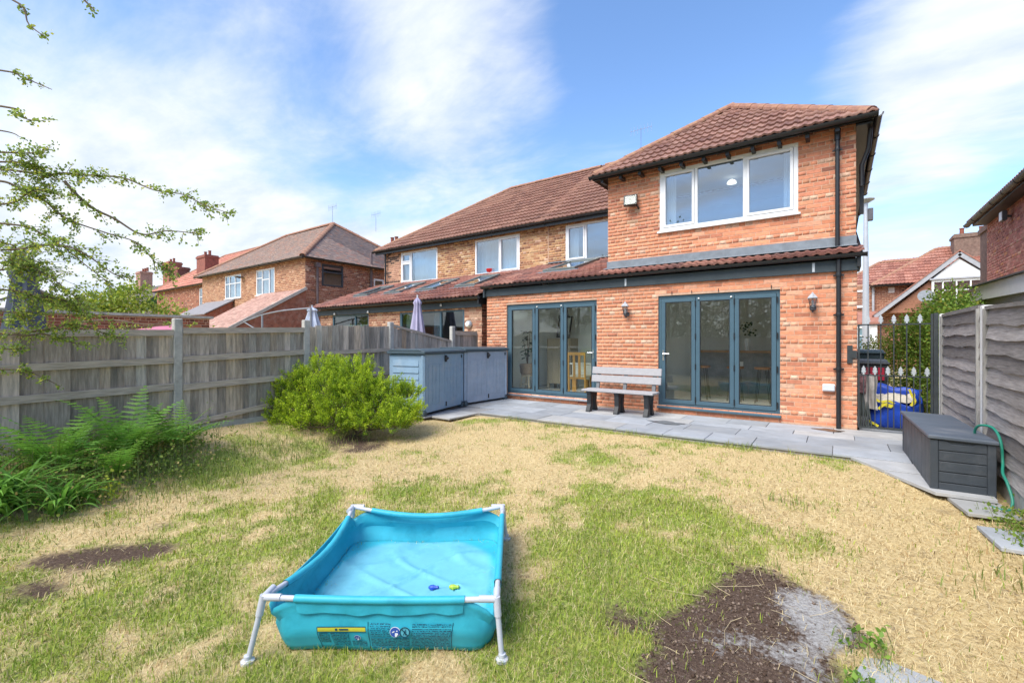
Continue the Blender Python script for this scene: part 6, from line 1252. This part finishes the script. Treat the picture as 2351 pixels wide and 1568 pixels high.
m = MB(); m.box(-15.25, -15.0, -2.5, 5.7, -.2, 2.05); gw = m.build('wall', MORTAR, wv); B = Bricks(wv, gw); B.panel((-15.0, -2.5, 0), (0, 1, 0), 8.2, 2.04, (), REDDK, seed=95, pale_hdr=0); B.finish(250)
for k in range(10): MB().box(-15.32, -14.94, -2.5+k*.83, -2.5+(k+1)*.83-.01, 2.06, 2.13+random.uniform(-.008, .008)).build('coping_stone', CONC, wv)
t = thing('play_tent', 'pink fabric play tent top peeking over the fence', 'tent', (-11.2, 3.3, 0), local=True)
MB().add([(-.9, -.5, 0), (.9, -.5, 0), (.9, .5, 0), (-.9, .5, 0), (-.15, -.35, 1.62), (.25, .3, 1.76)], [(0, 1, 4), (1, 2, 5, 4), (2, 3, 5), (3, 0, 4, 5)]).build('canopy', mat('pink_fabric', (.62, .22, .32), rough=.8, var=.1), t)
parasol(-13.1, 1.72, .5, 3.1, .42, (.085, .105, .14), 'tall dark slate-blue folded parasol seen through the tree branches', (.3, .3, .32)); parasol(-12.4, 1.0, .5, 2.6, .38, (.10, .125, .165), 'shorter slate-blue folded parasol seen through the tree branches', (.3, .3, .32))
# ---------------------------------------------------------------- dining room and breakfast bar
WD = mat('oak', (.50, .27, .07), rough=.5, var=.2, scale=4, stretch=(8, 8, 1)); PWD = mat('pale_oak', (.50, .42, .30), rough=.6, var=.12, scale=4, stretch=(6, 6, 1)); FZ = .116
t = thing('cabinet', 'pale oak cabinet standing in the dining room', 'cabinet', (-6.1, 10.9, FZ), local=True); MB().box(-.36, .36, -.22, .22, .14, 1.36).build('body', PWD, t, bevel=.006); [MB().box(x, x+.06, y, y+.06, 0, .14).build('leg', PWD, t) for x in (-.36, .30) for y in (-.22, .16)]
for k in range(4): MB().box(-.34+k*.17, -.34+k*.17+.165, -.232, -.221, .17, .80).build('door_board', PWD, t); MB().box(-.34+k*.17, -.34+k*.17+.165, -.232, -.221, .82, 1.33).build('door_board', PWD, t)
t = thing('picture_frame', 'black framed picture leaning on top of the oak cabinet', 'picture', (-6.1, 10.92, FZ+1.365), rotz=.1, local=True); m = MB(); frame_rect(m, -.2, 0, .2, .62, .045, -.012, .012); m.build('frame', BLACKP, t); MB().box(-.16, .16, -.006, .004, .04, .58).build('print', mat('leaf_print', (.35, .38, .36), rough=.5, var=.9, scale=5), t)
for o_ in t.children: o_.rotation_euler = (R(-8), R(5), 0)
t = thing('stool', 'small wooden stool carrying a potted plant indoors', 'stool', (-6.55, 9.85, FZ), local=True); MB().lathe([(.15, .38), (.16, .40), (.15, .42)], (0, 0, 0), 18).build('seat', PWD, t); [MB().bar((a*.10, b*.10, .38), (a*.14, b*.14, 0), .035, .035).build('leg', PWD, t) for a in (-1, 1) for b in (-1, 1)]; MB().bar((-.12, -.12, .18), (.12, -.12, .18), .02, .02).build('stretcher', PWD, t)
t = thing('pot_plant', 'broad-leaved fig plant in a woven basket on the stool', 'plant', (-6.55, 9.85, FZ+.421), local=True); MB().lathe([(.16, 0), (.19, .05), (.21, .26), (.20, .28)], (0, 0, 0), 20).build('basket', mat('wicker', (.30, .22, .15), rough=.9, var=.4, scale=50, bump=.6), t)
gq = np.random.default_rng(5)
for k in range(3):
    top = Vector((gq.normal(0, .07), gq.normal(0, .07), .85+.15*k)); MB().tube([(0, 0, .26), top*.5+Vector((0, 0, .13)), top], [.014, .011, .006], 6).build('stem', mat('bark', (.16, .12, .08), rough=.9, var=.3), t, smooth=True)
FIG = mat('fig_leaf', (.035, .075, .03), rough=.4, var=.3, scale=6)
for k in range(34):
    a = gq.uniform(0, 6.28); z = gq.uniform(.45, 1.15); r_ = gq.uniform(.04, .22)*(1.2-.5*z); L_ = gq.uniform(.11, .18); dr = gq.uniform(-.5, .3); b = Vector((r_*.5*math.cos(a), r_*.5*math.sin(a), z)); d_ = Vector((math.cos(a), math.sin(a), dr)).normalized(); sd = Vector((-math.sin(a), math.cos(a), gq.normal(0, .3))).normalized()
    m = MB(); m.add([b, b+d_*L_*.3+sd*L_*.28, b+d_*L_*.75+sd*L_*.34, b+d_*L_-Vector((0, 0, .02)), b+d_*L_*.75-sd*L_*.34, b+d_*L_*.3-sd*L_*.28], [(0, 1, 2, 3), (0, 3, 4, 5)]); m.build('leaf', FIG, t)
def dchair(x, y, rz, label):
    t = thing('dining_chair', label, 'chair', (x, y, FZ), rotz=rz, group='dining chairs behind the folding doors', local=True)
    for sx in (-1, 1):
        MB().bar((sx*.20, -.20, 0), (sx*.20, -.24, 1.02), .035, .035, up=(0, 1, 0)).build('leg', WD, t); MB().bar((sx*.19, .20, 0), (sx*.19, .20, .45), .035, .035, up=(0, 1, 0)).build('leg', WD, t)
    MB().box(-.22, .22, -.22, .22, .44, .475).build('seat', mat('cream_pad', (.6, .55, .42), rough=.8), t, bevel=.01); MB().box(-.19, .19, -.225, -.19, .40, .44).build('seat_rail', WD, t); MB().bar((-.2, -.24, .99), (.2, -.24, .99), .03, .07, up=(0, 0, 1)).build('back_rail', WD, t)
    for k in range(2): MB().bar((-.065+k*.13, -.212, .40), (-.065+k*.13, -.24, .96), .06, .016, up=(0, 1, 0)).build('back_slat', WD, t)
dchair(-4.98, 9.75, .12, 'oak slat-backed dining chair pulled up to the white table'); dchair(-4.30, 9.80, .05, 'oak dining chair half hidden by the door jamb')
t = thing('dining_table', 'white-topped dining table indoors behind the oak chairs', 'table', (-4.55, 10.45, FZ), local=True); MB().box(-.85, .85, -.45, .45, .71, .75).build('top', mat('white_laminate', (.68, .70, .66), rough=.35), t, bevel=.006); MB().box(-.78, .78, -.44, -.42, .36, .70).build('cloth', MATS['white_laminate'], t); [MB().box(x, x+.07, y, y+.07, 0, .71).build('leg', WD, t) for x in (-.8, .73) for y in (-.4, .33)]
t = thing('breakfast_bar', 'oak-topped breakfast bar inside the right-hand folding doors', 'bar', (-1.75, 11.3, FZ), local=True); MB().box(-1.0, 1.0, -.3, .3, 1.03, 1.075).build('top', mat('bar_oak', (.38, .20, .08), rough=.45, var=.25, scale=4), t); MB().box(-.9, .9, .1, .25, 0, 1.03).build('panel', mat('grey_panel', (.24, .26, .27), rough=.7), t); MB().tube([(.85, -.22, 0), (.85, -.22, 1.03)], .02, 8).build('leg', BLACKP, t); MB().box(-.12, .02, .085, .098, .72, .82).build('wall_socket', WHITE, t)
HPM = mat('hairpin_iron', (.03, .03, .03), rough=.5)
for k, (sx, lab) in enumerate(((-2.45, 'bar stool with wooden seat at the far end of the breakfast bar'), (-1.78, 'bar stool with dark wooden seat in the middle of the breakfast bar'), (-1.25, 'bar stool with dark wooden seat beside the bar leg'))):
    t = thing('bar_stool', lab, 'stool', (sx, 10.7, FZ), local=True); MB().lathe([(.16, .70), (.17, .72), (.165, .745)], (0, 0, 0), 16).build('seat', mat('stool_oak', (.36, .17, .07), rough=.5, var=.2), t)
    for q_ in range(4): a = math.pi/4+q_*math.pi/2; c_, s_ = math.cos(a), math.sin(a); MB().tube([(c_*.10-.03*s_, s_*.10+.03*c_, .70), (c_*.19-.012*s_, s_*.19+.012*c_, .02), (c_*.195, s_*.195, .008), (c_*.19+.012*s_, s_*.19-.012*c_, .02), (c_*.10+.03*s_, s_*.10-.03*c_, .70)], .006, 5).build('hairpin_leg', HPM, t)
t = thing('flower_vase', 'white vase of pale flowers on the breakfast bar', 'vase', (-1.62, 11.2, FZ+1.077), local=True); MB().lathe([(.05, 0), (.06, .1), (.055, .22), (.045, .27)], (0, 0, 0), 16).build('vase', WHITE, t, smooth=True)
m = MB(); m2 = MB()
for k in range(40):
    a = gq.uniform(0, 6.28); r_ = gq.uniform(.02, .22); z = gq.uniform(.33, .62); p = Vector((r_*math.cos(a), r_*math.sin(a), z)); (m if k % 4 else m2).lathe([(.004, -.02), (.028, -.005), (.02, .015), (.004, .022)], tuple(p), 6)
m.build('foliage', FIG, t); m2.build('blossom', mat('cream_petal', (.6, .56, .45), rough=.8), t)
# ---------------------------------------------------------------- vegetation
def pw(x, y, d):        # where a point of the plants stands in the garden
    v = pix(x, y); return np.array((v[0]*d, v[1]*d, CAMH+v[2]*d))
def unit(v): return v/np.maximum(np.linalg.norm(v, axis=-1, keepdims=True), 1e-9)
def leafmesh(name, P, size, cols, g, parent, material, dirs=None, width=.55, flat=0.0, kind=None, fold=.25):
    """one pointed leaf of five corners for each point"""
    n = len(P); d = unit(g.normal(size=(n, 3))) if dirs is None else unit(dirs)
    a = unit(np.cross(d, unit(g.normal(size=(n, 3))+np.array([0, 0, flat])))); nr = np.cross(a, d)
    L_ = size[:, None]; W_ = L_*width*.5
    V = np.stack([P, P+d*L_*.45+a*W_+nr*W_*fold, P+d*L_, P+d*L_*.45-a*W_+nr*W_*fold, P+d*L_*.5], 1).reshape(-1, 3); b = (np.arange(n)*5)[:, None]
    idx = np.concatenate([b+np.array([[0, 1, 4]]), b+np.array([[1, 2, 4]]), b+np.array([[2, 3, 4]]), b+np.array([[3, 0, 4]])], 1).ravel()
    off = np.array(ORI.get(parent.name, Vector((0, 0, 0)))) if parent is not None else 0
    o_ = link(name, npmesh(name, V-off, np.full(n*4, 3), idx, np.repeat(cols, 5, 0)), material, parent)
    if kind: o_['kind'] = kind
    return o_
def cmix(g, n, a, b, third=None, p3=.1, jit=.2):
    c = lerp3(a, b, np.clip(g.normal(.5, .3, n), 0, 1))
    if third is not None: k = g.random(n) < p3; c[k] = np.array(third)
    return c*g.uniform(1-jit, 1+jit, (n, 1))
LEAF = mat('leaf', (.1, .2, .05), rough=.55, var=0, src='attr', spec=.35, trans=.42); BARK = mat('bark', (.16, .12, .08), rough=.9, var=.3)
# hawthorn reaching in from beyond the frame
g = np.random.default_rng(42)
tr = thing('hawthorn_tree', 'hawthorn tree with long drooping leafy branches over the wooden fence', 'tree', (-6.7, -.75, 0))
paths = [([(-330, 400), (-120, 385), (0, 388), (101, 401), (147, 398), (223, 404), (284, 409), (355, 437), (421, 447), (472, 472), (528, 490)], 4.2, 4.3, 900, .10),
 ([(-330, 440), (-120, 420), (0, 416), (51, 437), (101, 460), (137, 492), (178, 513), (254, 538), (315, 558), (355, 600), (401, 630)], 4.0, 4.5, 800, .12),
 ([(147, 416), (203, 472), (264, 503), (325, 538), (386, 530), (460, 538)], 4.1, 4.6, 420, .10), ([(-330, 520), (-120, 500), (0, 513), (66, 523), (132, 558), (203, 614), (250, 650)], 4.2, 4.4, 560, .13),
 ([(-330, 560), (0, 574), (101, 563), (178, 574), (254, 625), (285, 640)], 3.8, 4.4, 560, .13), ([(-200, -60), (28, 0), (66, 56), (109, 89)], 4.0, 4.0, 110, .05), ([(120, -80), (193, 0), (218, 25)], 4.0, 4.0, 45, .05),
 ([(-300, 130), (0, 162), (51, 178), (119, 206)], 4.1, 4.1, 120, .05), ([(-300, 200), (0, 244), (36, 254), (61, 274), (101, 279)], 4.1, 4.1, 140, .07), ([(-200, 280), (0, 300), (46, 315)], 4.2, 4.2, 70, .06), ([(-300, 340), (0, 350), (50, 352), (100, 350)], 4.1, 4.1, 330, .12),
 ([(-330, 640), (0, 620), (60, 610), (120, 640), (180, 690)], 4.4, 4.6, 1100, .24), ([(-330, 660), (0, 665), (80, 680), (150, 690), (200, 720)], 4.4, 4.8, 1000, .22), ([(-330, 700), (0, 715), (50, 720)], 4.3, 4.6, 420, .2), ([(-330, 600), (0, 560), (40, 590), (100, 620)], 4.4, 4.6, 700, .22),
 ([(-330, 760), (0, 765), (100, 757), (150, 747), (186, 747), (240, 765), (282, 777)], 4.6, 5.0, 560, .12), ([(0, 765), (60, 770), (100, 767), (150, 782), (190, 792)], 4.5, 4.9, 300, .10), ([(-200, 830), (0, 847), (66, 853), (139, 887)], 4.6, 4.8, 230, .08), ([(-200, 780), (0, 800), (50, 800)], 4.5, 4.7, 160, .09),
 ([(-300, 470), (0, 470), (70, 440), (120, 440)], 4.0, 4.2, 520, .14), ([(-300, 380), (0, 372), (60, 380), (110, 400)], 4.0, 4.2, 480, .12), ([(180, 740), (260, 735), (330, 745), (380, 740)], 6.3, 6.5, 160, .10), ([(250, 760), (330, 750), (450, 745)], 6.3, 6.6, 120, .06)]
tm = MB(); LP = []; LD = []
trunk = [np.array((-6.7, -.75, -.3)), np.array((-6.65, -.7, 1.0)), np.array((-6.8, -.6, 2.2)), np.array((-6.75, -.65, 3.6))]
tm.tube([Vector(p) for p in trunk], [.13, .11, .08, .04], 10)
for (pp, d0, d1, nl, spr) in paths:
    n = len(pp); W_ = [pw(x, y, d0+(d1-d0)*k/(n-1)) for k, (x, y) in enumerate(pp)]
    if pp[0][0] < -100: 
        k0 = min(trunk[1:], key=lambda q_: abs(q_[2]-W_[0][2])); W_ = [k0]+W_
    sp_ = np.array([p[:] for p in spline([Vector(w_) for w_ in W_], 6)]); m_ = len(sp_); tm.tube([Vector(p) for p in sp_], list(np.linspace(.014, .003, m_)), 6)
    vis = [i_ for i_ in range(m_) if project(sp_[i_])[0] > -60]; st = sp_[vis[0]:] if len(vis) > 2 else sp_; nl = int(nl*(1.25 if spr > .085 else 1.0))
    ntw = max(4, nl//16)
    for q_ in range(ntw):
        i_ = g.integers(0, len(st)-1); b = st[i_]+(st[i_+1]-st[i_])*g.random(); dr = unit(st[min(i_+1, len(st)-1)]-st[max(i_-1, 0)]); tdir = unit(dr*.6+g.normal(0, .6, 3)+np.array((0, 0, -.15))); Lt = g.uniform(.5, 1.4)*spr
        e = b+tdir*Lt; tm.tube([Vector(b), Vector(b+tdir*Lt*.5+np.array((0, 0, .01))), Vector(e)], [.003, .0025, .0015], 4, cap=False)
        k = nl//ntw+1; s_ = g.uniform(.05, 1.1, k)[:, None]; LP.append(b+tdir*Lt*s_+g.normal(0, .014, (k, 3))); LD.append(tdir*.6+g.normal(0, .8, (k, 3)))
tm.build('trunk', BARK, tr, smooth=True)
LP = np.concatenate(LP); LD = np.concatenate(LD); n = len(LP)
leafmesh('crown', LP, g.uniform(.016, .034, n), cmix(g, n, (.15, .26, .045), (.44, .55, .10), (.62, .62, .09), .12), g, tr, LEAF, LD, .75)
# bright shrub
g = np.random.default_rng(43)
bs = thing('golden_shrub', 'bright yellow-green feathery shrub growing against the wooden fence', 'shrub', (-6.5, 4.5, .1)); sm = MB(); P = []; D = []; C = []
lumps = [(680, 885, 7.7, .42), (655, 920, 7.6, .32), (742, 852, 7.7, .44), (810, 858, 7.5, .46), (880, 900, 7.4, .42), (925, 935, 7.2, .30), (700, 930, 7.4, .42), (790, 930, 7.2, .48), (860, 945, 7.1, .42), (760, 890, 7.3, .45), (830, 900, 7.2, .42), (940, 900, 7.5, .22), (770, 960, 7.0, .3), (840, 970, 6.95, .28), (650, 960, 7.4, .28), (700, 965, 7.1, .3), (910, 965, 6.95, .28), (640, 890, 7.8, .25), (935, 955, 7.1, .22), ]
root = np.array((-6.35, 4.45, .05))
for (x, y, d, r_) in lumps:
    r_ *= .82; y += 14; c = pw(x, y, d); ns = int(280*r_)
    sm.tube([Vector(root), Vector((root+c)/2+g.normal(0, .05, 3)), Vector(c)], [.02, .014, .007], 6)
    for q_ in range(ns):
        u_ = unit(g.normal(size=3)); u_[2] = abs(u_[2])*.9 if g.random() < .75 else u_[2]; b = c+u_*r_*g.uniform(.45, .95); tip = b+unit(u_*.8+np.array((0, 0, .75))+g.normal(0, .3, 3))*g.uniform(.10, .24)
        if b[2] < .02: continue
        sm.tube([Vector(c+u_*r_*.2), Vector(b), Vector(tip)], [.004, .003, .0015], 3, cap=False)
        k = 84; s_ = g.uniform(0, 1.05, k)[:, None]; ax = tip-b; P.append(b+ax*s_+g.normal(0, .022, (k, 3))*(1.25-s_*.8)); D.append(unit(ax)*.8+g.normal(0, .55, (k, 3)))
        hue = g.normal(.5, .22); t_ = np.clip(hue+(s_[:, 0]-.5)*.45+g.normal(0, .12, k), 0, 1); C.append(lerp3((.12, .25, .015), (.56, .70, .04), t_))
sm.build('stem', BARK, bs); P = np.concatenate(P); D = np.concatenate(D); C = np.concatenate(C); leafmesh('foliage', P, g.uniform(.014, .030, len(P)), C, g, bs, LEAF, D, .55)
# ferns
def fern(x, y, nf, L_, label, seed, group=None):
    g = np.random.default_rng(seed); z0 = gzf(x, y); t = thing('fern', label, 'fern', (x, y, z0), group=group, local=True)
    for k in range(nf):
        V = []; I = []; S = []; C = []; cnt = 0; rm = MB()
        a = k*2.4+g.normal(0, .25); el = g.uniform(.6, 1.35); Lf = L_*g.uniform(.65, 1.1); n = 17; pts = []; p = np.array((0, 0, .0)); hd = np.array((math.cos(a), math.sin(a)))
        for i_ in range(n+1):
            e = el-(i_/n)**1.4*g.uniform(.75, 1.05); pts.append(p.copy()); p = p+np.array((hd[0]*math.cos(e), hd[1]*math.cos(e), math.sin(e)))*Lf/n
        pts = np.array(pts); sd = np.array((-hd[1], hd[0], 0)); rm.tube([Vector(q_) for q_ in pts[::2]], list(np.linspace(.0045, .001, len(pts[::2]))), 4, cap=False)
        col = np.array((.15, .33, .05))*g.uniform(.8, 1.5)+np.array((.05, .05, 0))*g.random()
        for i_ in range(3, n):
            s_ = i_/n; pl = Lf*.19*math.sin(math.pi*min(1, (s_*.93+.07)))**.8*(1.15-s_*.65); tg = unit(pts[i_+1]-pts[i_]) if i_ < n else hd
            for side in (-1, 1):
                dr = unit(sd*side+tg*.35+np.array((0, 0, -.12))+g.normal(0, .05, 3)); w_ = Lf/n*.40; b = pts[i_]
                # each pinna: a serrated strip of four lobes
                for q_ in range(3):
                    s0, s1 = q_/3, (q_+1)/3; w0 = w_*(1-s0*.75); V += [b+dr*pl*s0-tg*w0, b+dr*pl*s1*.98-tg*w0*.35, b+dr*pl*s1*.98+tg*w0*.35, b+dr*pl*s0+tg*w0]; I += [cnt, cnt+1, cnt+2, cnt+3]; S.append(4); C += [col]*4; cnt += 4
        fo = link('frond', npmesh('frond', np.array(V), S, I, np.array(C)), LEAF, t); rm.build('stalk', mat('fern_stalk', (.14, .17, .04), rough=.7), fo)
fern(-6.85, 1.15, 26, .92, 'large fern at the foot of the fence behind the strap-leaved clump', 1); fern(-6.9, 1.75, 26, .98, 'tall fern in the middle of the bed against the fence', 2); fern(-6.9, 2.25, 18, .85, 'smaller fern close to the concrete fence post', 3); fern(-6.45, 1.55, 16, .72, 'low fern at the front edge of the bed', 4)
# strap-leaved clumps
def straps(x, y, nl, L_, label, seed):
    g = np.random.default_rng(seed); z0 = gzf(x, y); t = thing('lily_clump', label, 'plant', (x, y, z0), local=True)
    for k in range(nl):
        V = []; I = []; S = []; C = []; cnt = 0; a = g.uniform(0, 6.28); el = g.uniform(.7, 1.4); Lf = L_*g.uniform(.6, 1.1); n = 9; p = np.array((g.normal(0, .09), g.normal(0, .09), 0)); hd = np.array((math.cos(a), math.sin(a))); sd = np.array((-hd[1], hd[0], 0)); W_ = g.uniform(.012, .019); col = np.array((.15, .32, .05))*g.uniform(.7, 1.5); dp = g.uniform(1.2, 2.3)
        for i_ in range(n+1):
            w_ = W_*(1 if i_ < n*.6 else max(.05, (n-i_)/(n*.4))); V += [p-sd*w_, p+np.array((0, 0, -.004)), p+sd*w_]; C += [col]*3; e = el-(i_/n)**1.3*dp; p = p+np.array((hd[0]*math.cos(e), hd[1]*math.cos(e), math.sin(e)))*Lf/n
            if i_ < n: b = cnt+i_*3; I += [b, b+1, b+4, b+3, b+1, b+2, b+5, b+4]; S += [4, 4]
        link('leaf', npmesh('leaf', np.array(V), S, I, np.array(C), smooth=True), LEAF, t)
straps(-6.35, .66, 150, .78, 'dense clump of green strap leaves at the edge of the bed', 5); straps(-6.12, 1.05, 70, .52, 'smaller clump of strap leaves drooping onto the lawn', 6)
def weeds(name, label, pts, n, L_, seed, cols, size=(.02, .045), cat='plant', leafy=True):
    g = np.random.default_rng(seed); c0 = pts[0]; t = thing(name, label, cat, (c0[0], c0[1], gzf(c0[0], c0[1])), local=False); P = []; D = []
    for k in range(n):
        c = pts[g.integers(0, len(pts))]; x, y = c[0]+g.normal(0, c[2]), c[1]+g.normal(0, c[2]); z = gzf(x, y); h_ = abs(g.normal(0, L_))+.01; P.append((x, y, z+h_)); D.append((g.normal(0, .6), g.normal(0, .6), g.uniform(-.1, .9)))
    P = np.array(P); m = MB(); off = Vector((c0[0], c0[1], gzf(c0[0], c0[1])))
    for p in P[::4]: m.tube([(p[0]+g.normal(0, .02), p[1]+g.normal(0, .02), gzf(p[0], p[1])-.01), tuple(p)], .0022, 3, cap=False)
    m.build('stem', mat('weed_stem', (.16, .2, .06), rough=.8), t, kind='stuff'); ORI[t.name] = off; leafmesh('foliage', P, g.uniform(*size, n), cmix(g, n, *cols), g, t, LEAF, np.array(D), .7)
weeds('ground_ivy', 'tangle of low leafy weeds under the ferns', [(-6.9, 1.2, .35), (-6.5, 1.6, .3), (-6.8, 2.2, .3), (-6.3, 1.2, .25), (-7.2, .6, .3), (-6.4, 2.0, .25)], 5200, .14, 8, ((.13, .22, .04), (.32, .42, .08), (.50, .40, .15), .15))
weeds('leafy_weed', 'low green leafy weeds at the foot of the slatted fence', [(1.18, 5.2, .10), (1.15, 5.5, .10), (1.2, 4.9, .09)], 520, .05, 9, ((.12, .22, .03), (.30, .40, .07), (.4, .35, .12), .1))
weeds('yellow_seedling', 'small lime-yellow seedling at the edge of the bed', [(-5.95, 1.38, .05)], 60, .12, 10, ((.35, .42, .04), (.45, .5, .06)), (.03, .05))
weeds('clover_tuft', 'green tuft beside the pale ash patch', [(.13, 2.98, .05), (.09, 2.62, .04)], 130, .035, 12, ((.10, .22, .03), (.25, .4, .06)), (.02, .04))
# long straw stalks lying about
sg = np.random.default_rng(77); m = MB()
for k in range(90):
    x, y = sg.uniform(-1.1, 1.2), sg.uniform(1.9, 5.2); a = sg.normal(-.7, .7); L_ = sg.uniform(.08, .3); z = gzf(x, y)+.012; q_ = [(x+L_*s_*math.cos(a+.5*s_), y+L_*s_*math.sin(a+.5*s_), gzf(x+L_*s_*math.cos(a+.5*s_), y+L_*s_*math.sin(a+.5*s_))+.008+.012*math.sin(3*s_)) for s_ in (0, .33, .66, 1)]; m.tube(q_, .0013, 3, cap=False)
o = m.build('straw_stalks', mat('straw', (.62, .50, .30), rough=.8, var=.2)); o['kind'] = 'stuff'; tag(o, 'dry straw stalks lying on the bare soil and lawn', 'straw')
# hedges, background bushes and trees
def bush(name, label, cat, lumps, nl, size, cols, seed, trunk_=None, group=None, width=.6, shell=.55, stem_r=.03):
    g = np.random.default_rng(seed); c0 = lumps[0]; base = trunk_ or (c0[0], c0[1], 0); t = thing(name, label, cat, (base[0], base[1], 0), group=group); tot = sum(l_[3]*l_[4]+l_[3]*l_[5]+l_[4]*l_[5] for l_ in lumps); P = []; sm = MB(); D = []
    for (x, y, z, rx, ry, rz) in lumps:
        k = int(nl*(rx*ry+rx*rz+ry*rz)/tot); u_ = unit(g.normal(size=(k, 3))); tw = unit(g.normal(size=(max(3, k//28), 3))); own = g.integers(0, len(tw), k)
        u_ = unit(u_*.55+tw[own]*.8); rr = g.uniform(shell, 1.12, k)[:, None]*(.82+.28*g.random(len(tw))[own][:, None]); P.append(np.array((x, y, z))+u_*rr*np.array((rx, ry, rz))); D.append(u_*.7+g.normal(0, .7, (k, 3))+np.array((0, 0, .2)))
        sm.tube([(base[0]+g.normal(0, .05), base[1]+g.normal(0, .05), -.1), ((base[0]+x)/2, (base[1]+y)/2, z*.55), (x, y, z)], [stem_r, stem_r*.7, stem_r*.3], 6)
        for q_ in range(10): u1 = unit(g.normal(size=3)); sm.tube([(x, y, z), (x+u1[0]*rx*.5, y+u1[1]*ry*.5, z+u1[2]*rz*.5), (x+u1[0]*rx*.95, y+u1[1]*ry*.95, z+u1[2]*rz*.95)], [stem_r*.3, stem_r*.2, stem_r*.06], 4, cap=False)
    P = np.concatenate(P); D = np.concatenate(D); k = P[:, 2] > -.05; P = P[k]; D = D[k]; n = len(P)
    sm.build('trunk', BARK, t, smooth=True); leafmesh('crown', P, g.uniform(size*.7, size*1.35, n), cmix(g, n, *cols), g, t, LEAF, D, width); return t
HC_ = ((.09, .19, .028), (.28, .42, .06), (.36, .36, .06), .12)
bush('hedge', 'tall green privet hedge behind the gate and garage end', 'hedge', [(1.62, 9.75, .7, .34, .5, .75), (1.60, 9.8, 1.45, .34, .55, .5), (1.60, 10.6, .7, .36, .6, .8), (1.62, 10.6, 1.6, .38, .6, .55), (1.68, 11.3, 1.9, .42, .6, .5), (1.55, 11.6, .8, .4, .7, .9), (1.5, 12.5, .9, .45, .7, .95), (1.5, 12.6, 1.65, .45, .7, .45), (1.75, 12.3, 1.75, .45, .7, .5), (1.3, 13.6, .8, .5, .7, .9), (1.35, 13.7, 1.45, .5, .7, .5), (1.9, 13.2, 1.75, .45, .6, .45)], 32000, .05, HC_, 61, width=.62, stem_r=.018)
bush('hedge_shrub', 'light green shrub at the end of the side passage', 'shrub', [(.75, 14.6, .7, .4, .5, .8), (.95, 14.9, 1.1, .4, .4, .5), (.55, 15.0, .6, .35, .4, .7)], 3200, .05, ((.12, .22, .03), (.30, .40, .06), (.4, .4, .08), .15), 62, stem_r=.015)
bush('forsythia_bush', 'large light green bush above the brick garden wall', 'shrub', [(-17.3, 4.6, 2.0, 1.0, 1.3, 1.0), (-17.6, 3.6, 1.9, 1.0, 1.1, 1.0), (-17.4, 5.3, 1.7, .9, .9, .9), (-17.8, 2.9, 1.7, .9, .9, .85), (-17.2, 5.9, 1.4, .7, .7, .7), (-17.4, 4.5, 2.75, .5, .6, .45), (-17.5, 3.9, 2.55, .6, .6, .4)], 9000, .10, ((.15, .26, .03), (.42, .47, .06), (.5, .5, .12), .15), 63)
bush('garden_tree', 'dark green tree in the far gardens beyond the cottages', 'tree', [(-62, 17, 5.2, 2.6, 2.6, 2.2), (-60, 18.5, 4.6, 2, 2, 1.8), (-64.5, 15.5, 4.5, 2.2, 2.2, 1.8)], 3500, .35, ((.05, .12, .03), (.12, .22, .05)), 64, stem_r=.15)
# the far end of the garden, seen only in the door glass
TC = ((.035, .08, .015), (.10, .17, .03), (.2, .25, .05), .08)
for k, (x, y, s_, lab) in enumerate(((-3.8, -8.5, 1.15, 'broad tree at the bottom of the garden in front of the back fence'), (-8.2, -9.5, 1.3, 'tall dense tree at the bottom left corner of the garden'), (1.0, -9.0, 1.05, 'smaller tree at the bottom right corner of the garden'), (-13.5, -8.0, 1.2, 'dense tree in the next garden past the wooden fence'))):
    g2_ = np.random.default_rng(100+k); bush('garden_tree', lab, 'tree', [(x+g2_.normal(0, .8*s_), y+g2_.normal(0, .7), (1.0+q_*.55)*s_, 1.7*s_, 1.5*s_, 1.1*s_) for q_ in range(9)], 8000, .15, TC, 110+k, trunk_=(x, y, 0), stem_r=.12)
bf = thing('back_fence', 'brown panel fence along the bottom of the garden', 'fence', (-3, -6.5, 0))
for k in range(58):
    m = MB().box(-.075, .075, -.01, .01, -.95, .95); piece('board', mesh('board', m.V, m.F), WOODO, bf, (-7.5+k*.152, -6.5+.012*(k % 2), .62), color=woodcol())
# aerial on our roof
aerial(roof, (-5.6, 15.6, 7.85), 1.0)
bush('back_hedge', 'dark evergreen hedge along the back fence', 'hedge', [(-12+2.0*k, -7.6, 1.3, 1.3, .7, 1.5) for k in range(9)], 14000, .10, TC, 130, stem_r=.03)

t = thing('red_bowl', 'small red bowl on the windowsill of the open casement window', 'bowl', (-9.55, 12.10, 3.705), local=True); MB().lathe([(.07, 0), (.13, .05), (.15, .13), (.14, .14), (.11, .06)], (0, 0, 0), 16).build('bowl', mat('red_glaze', (.6, .03, .03), rough=.3), t, smooth=True)
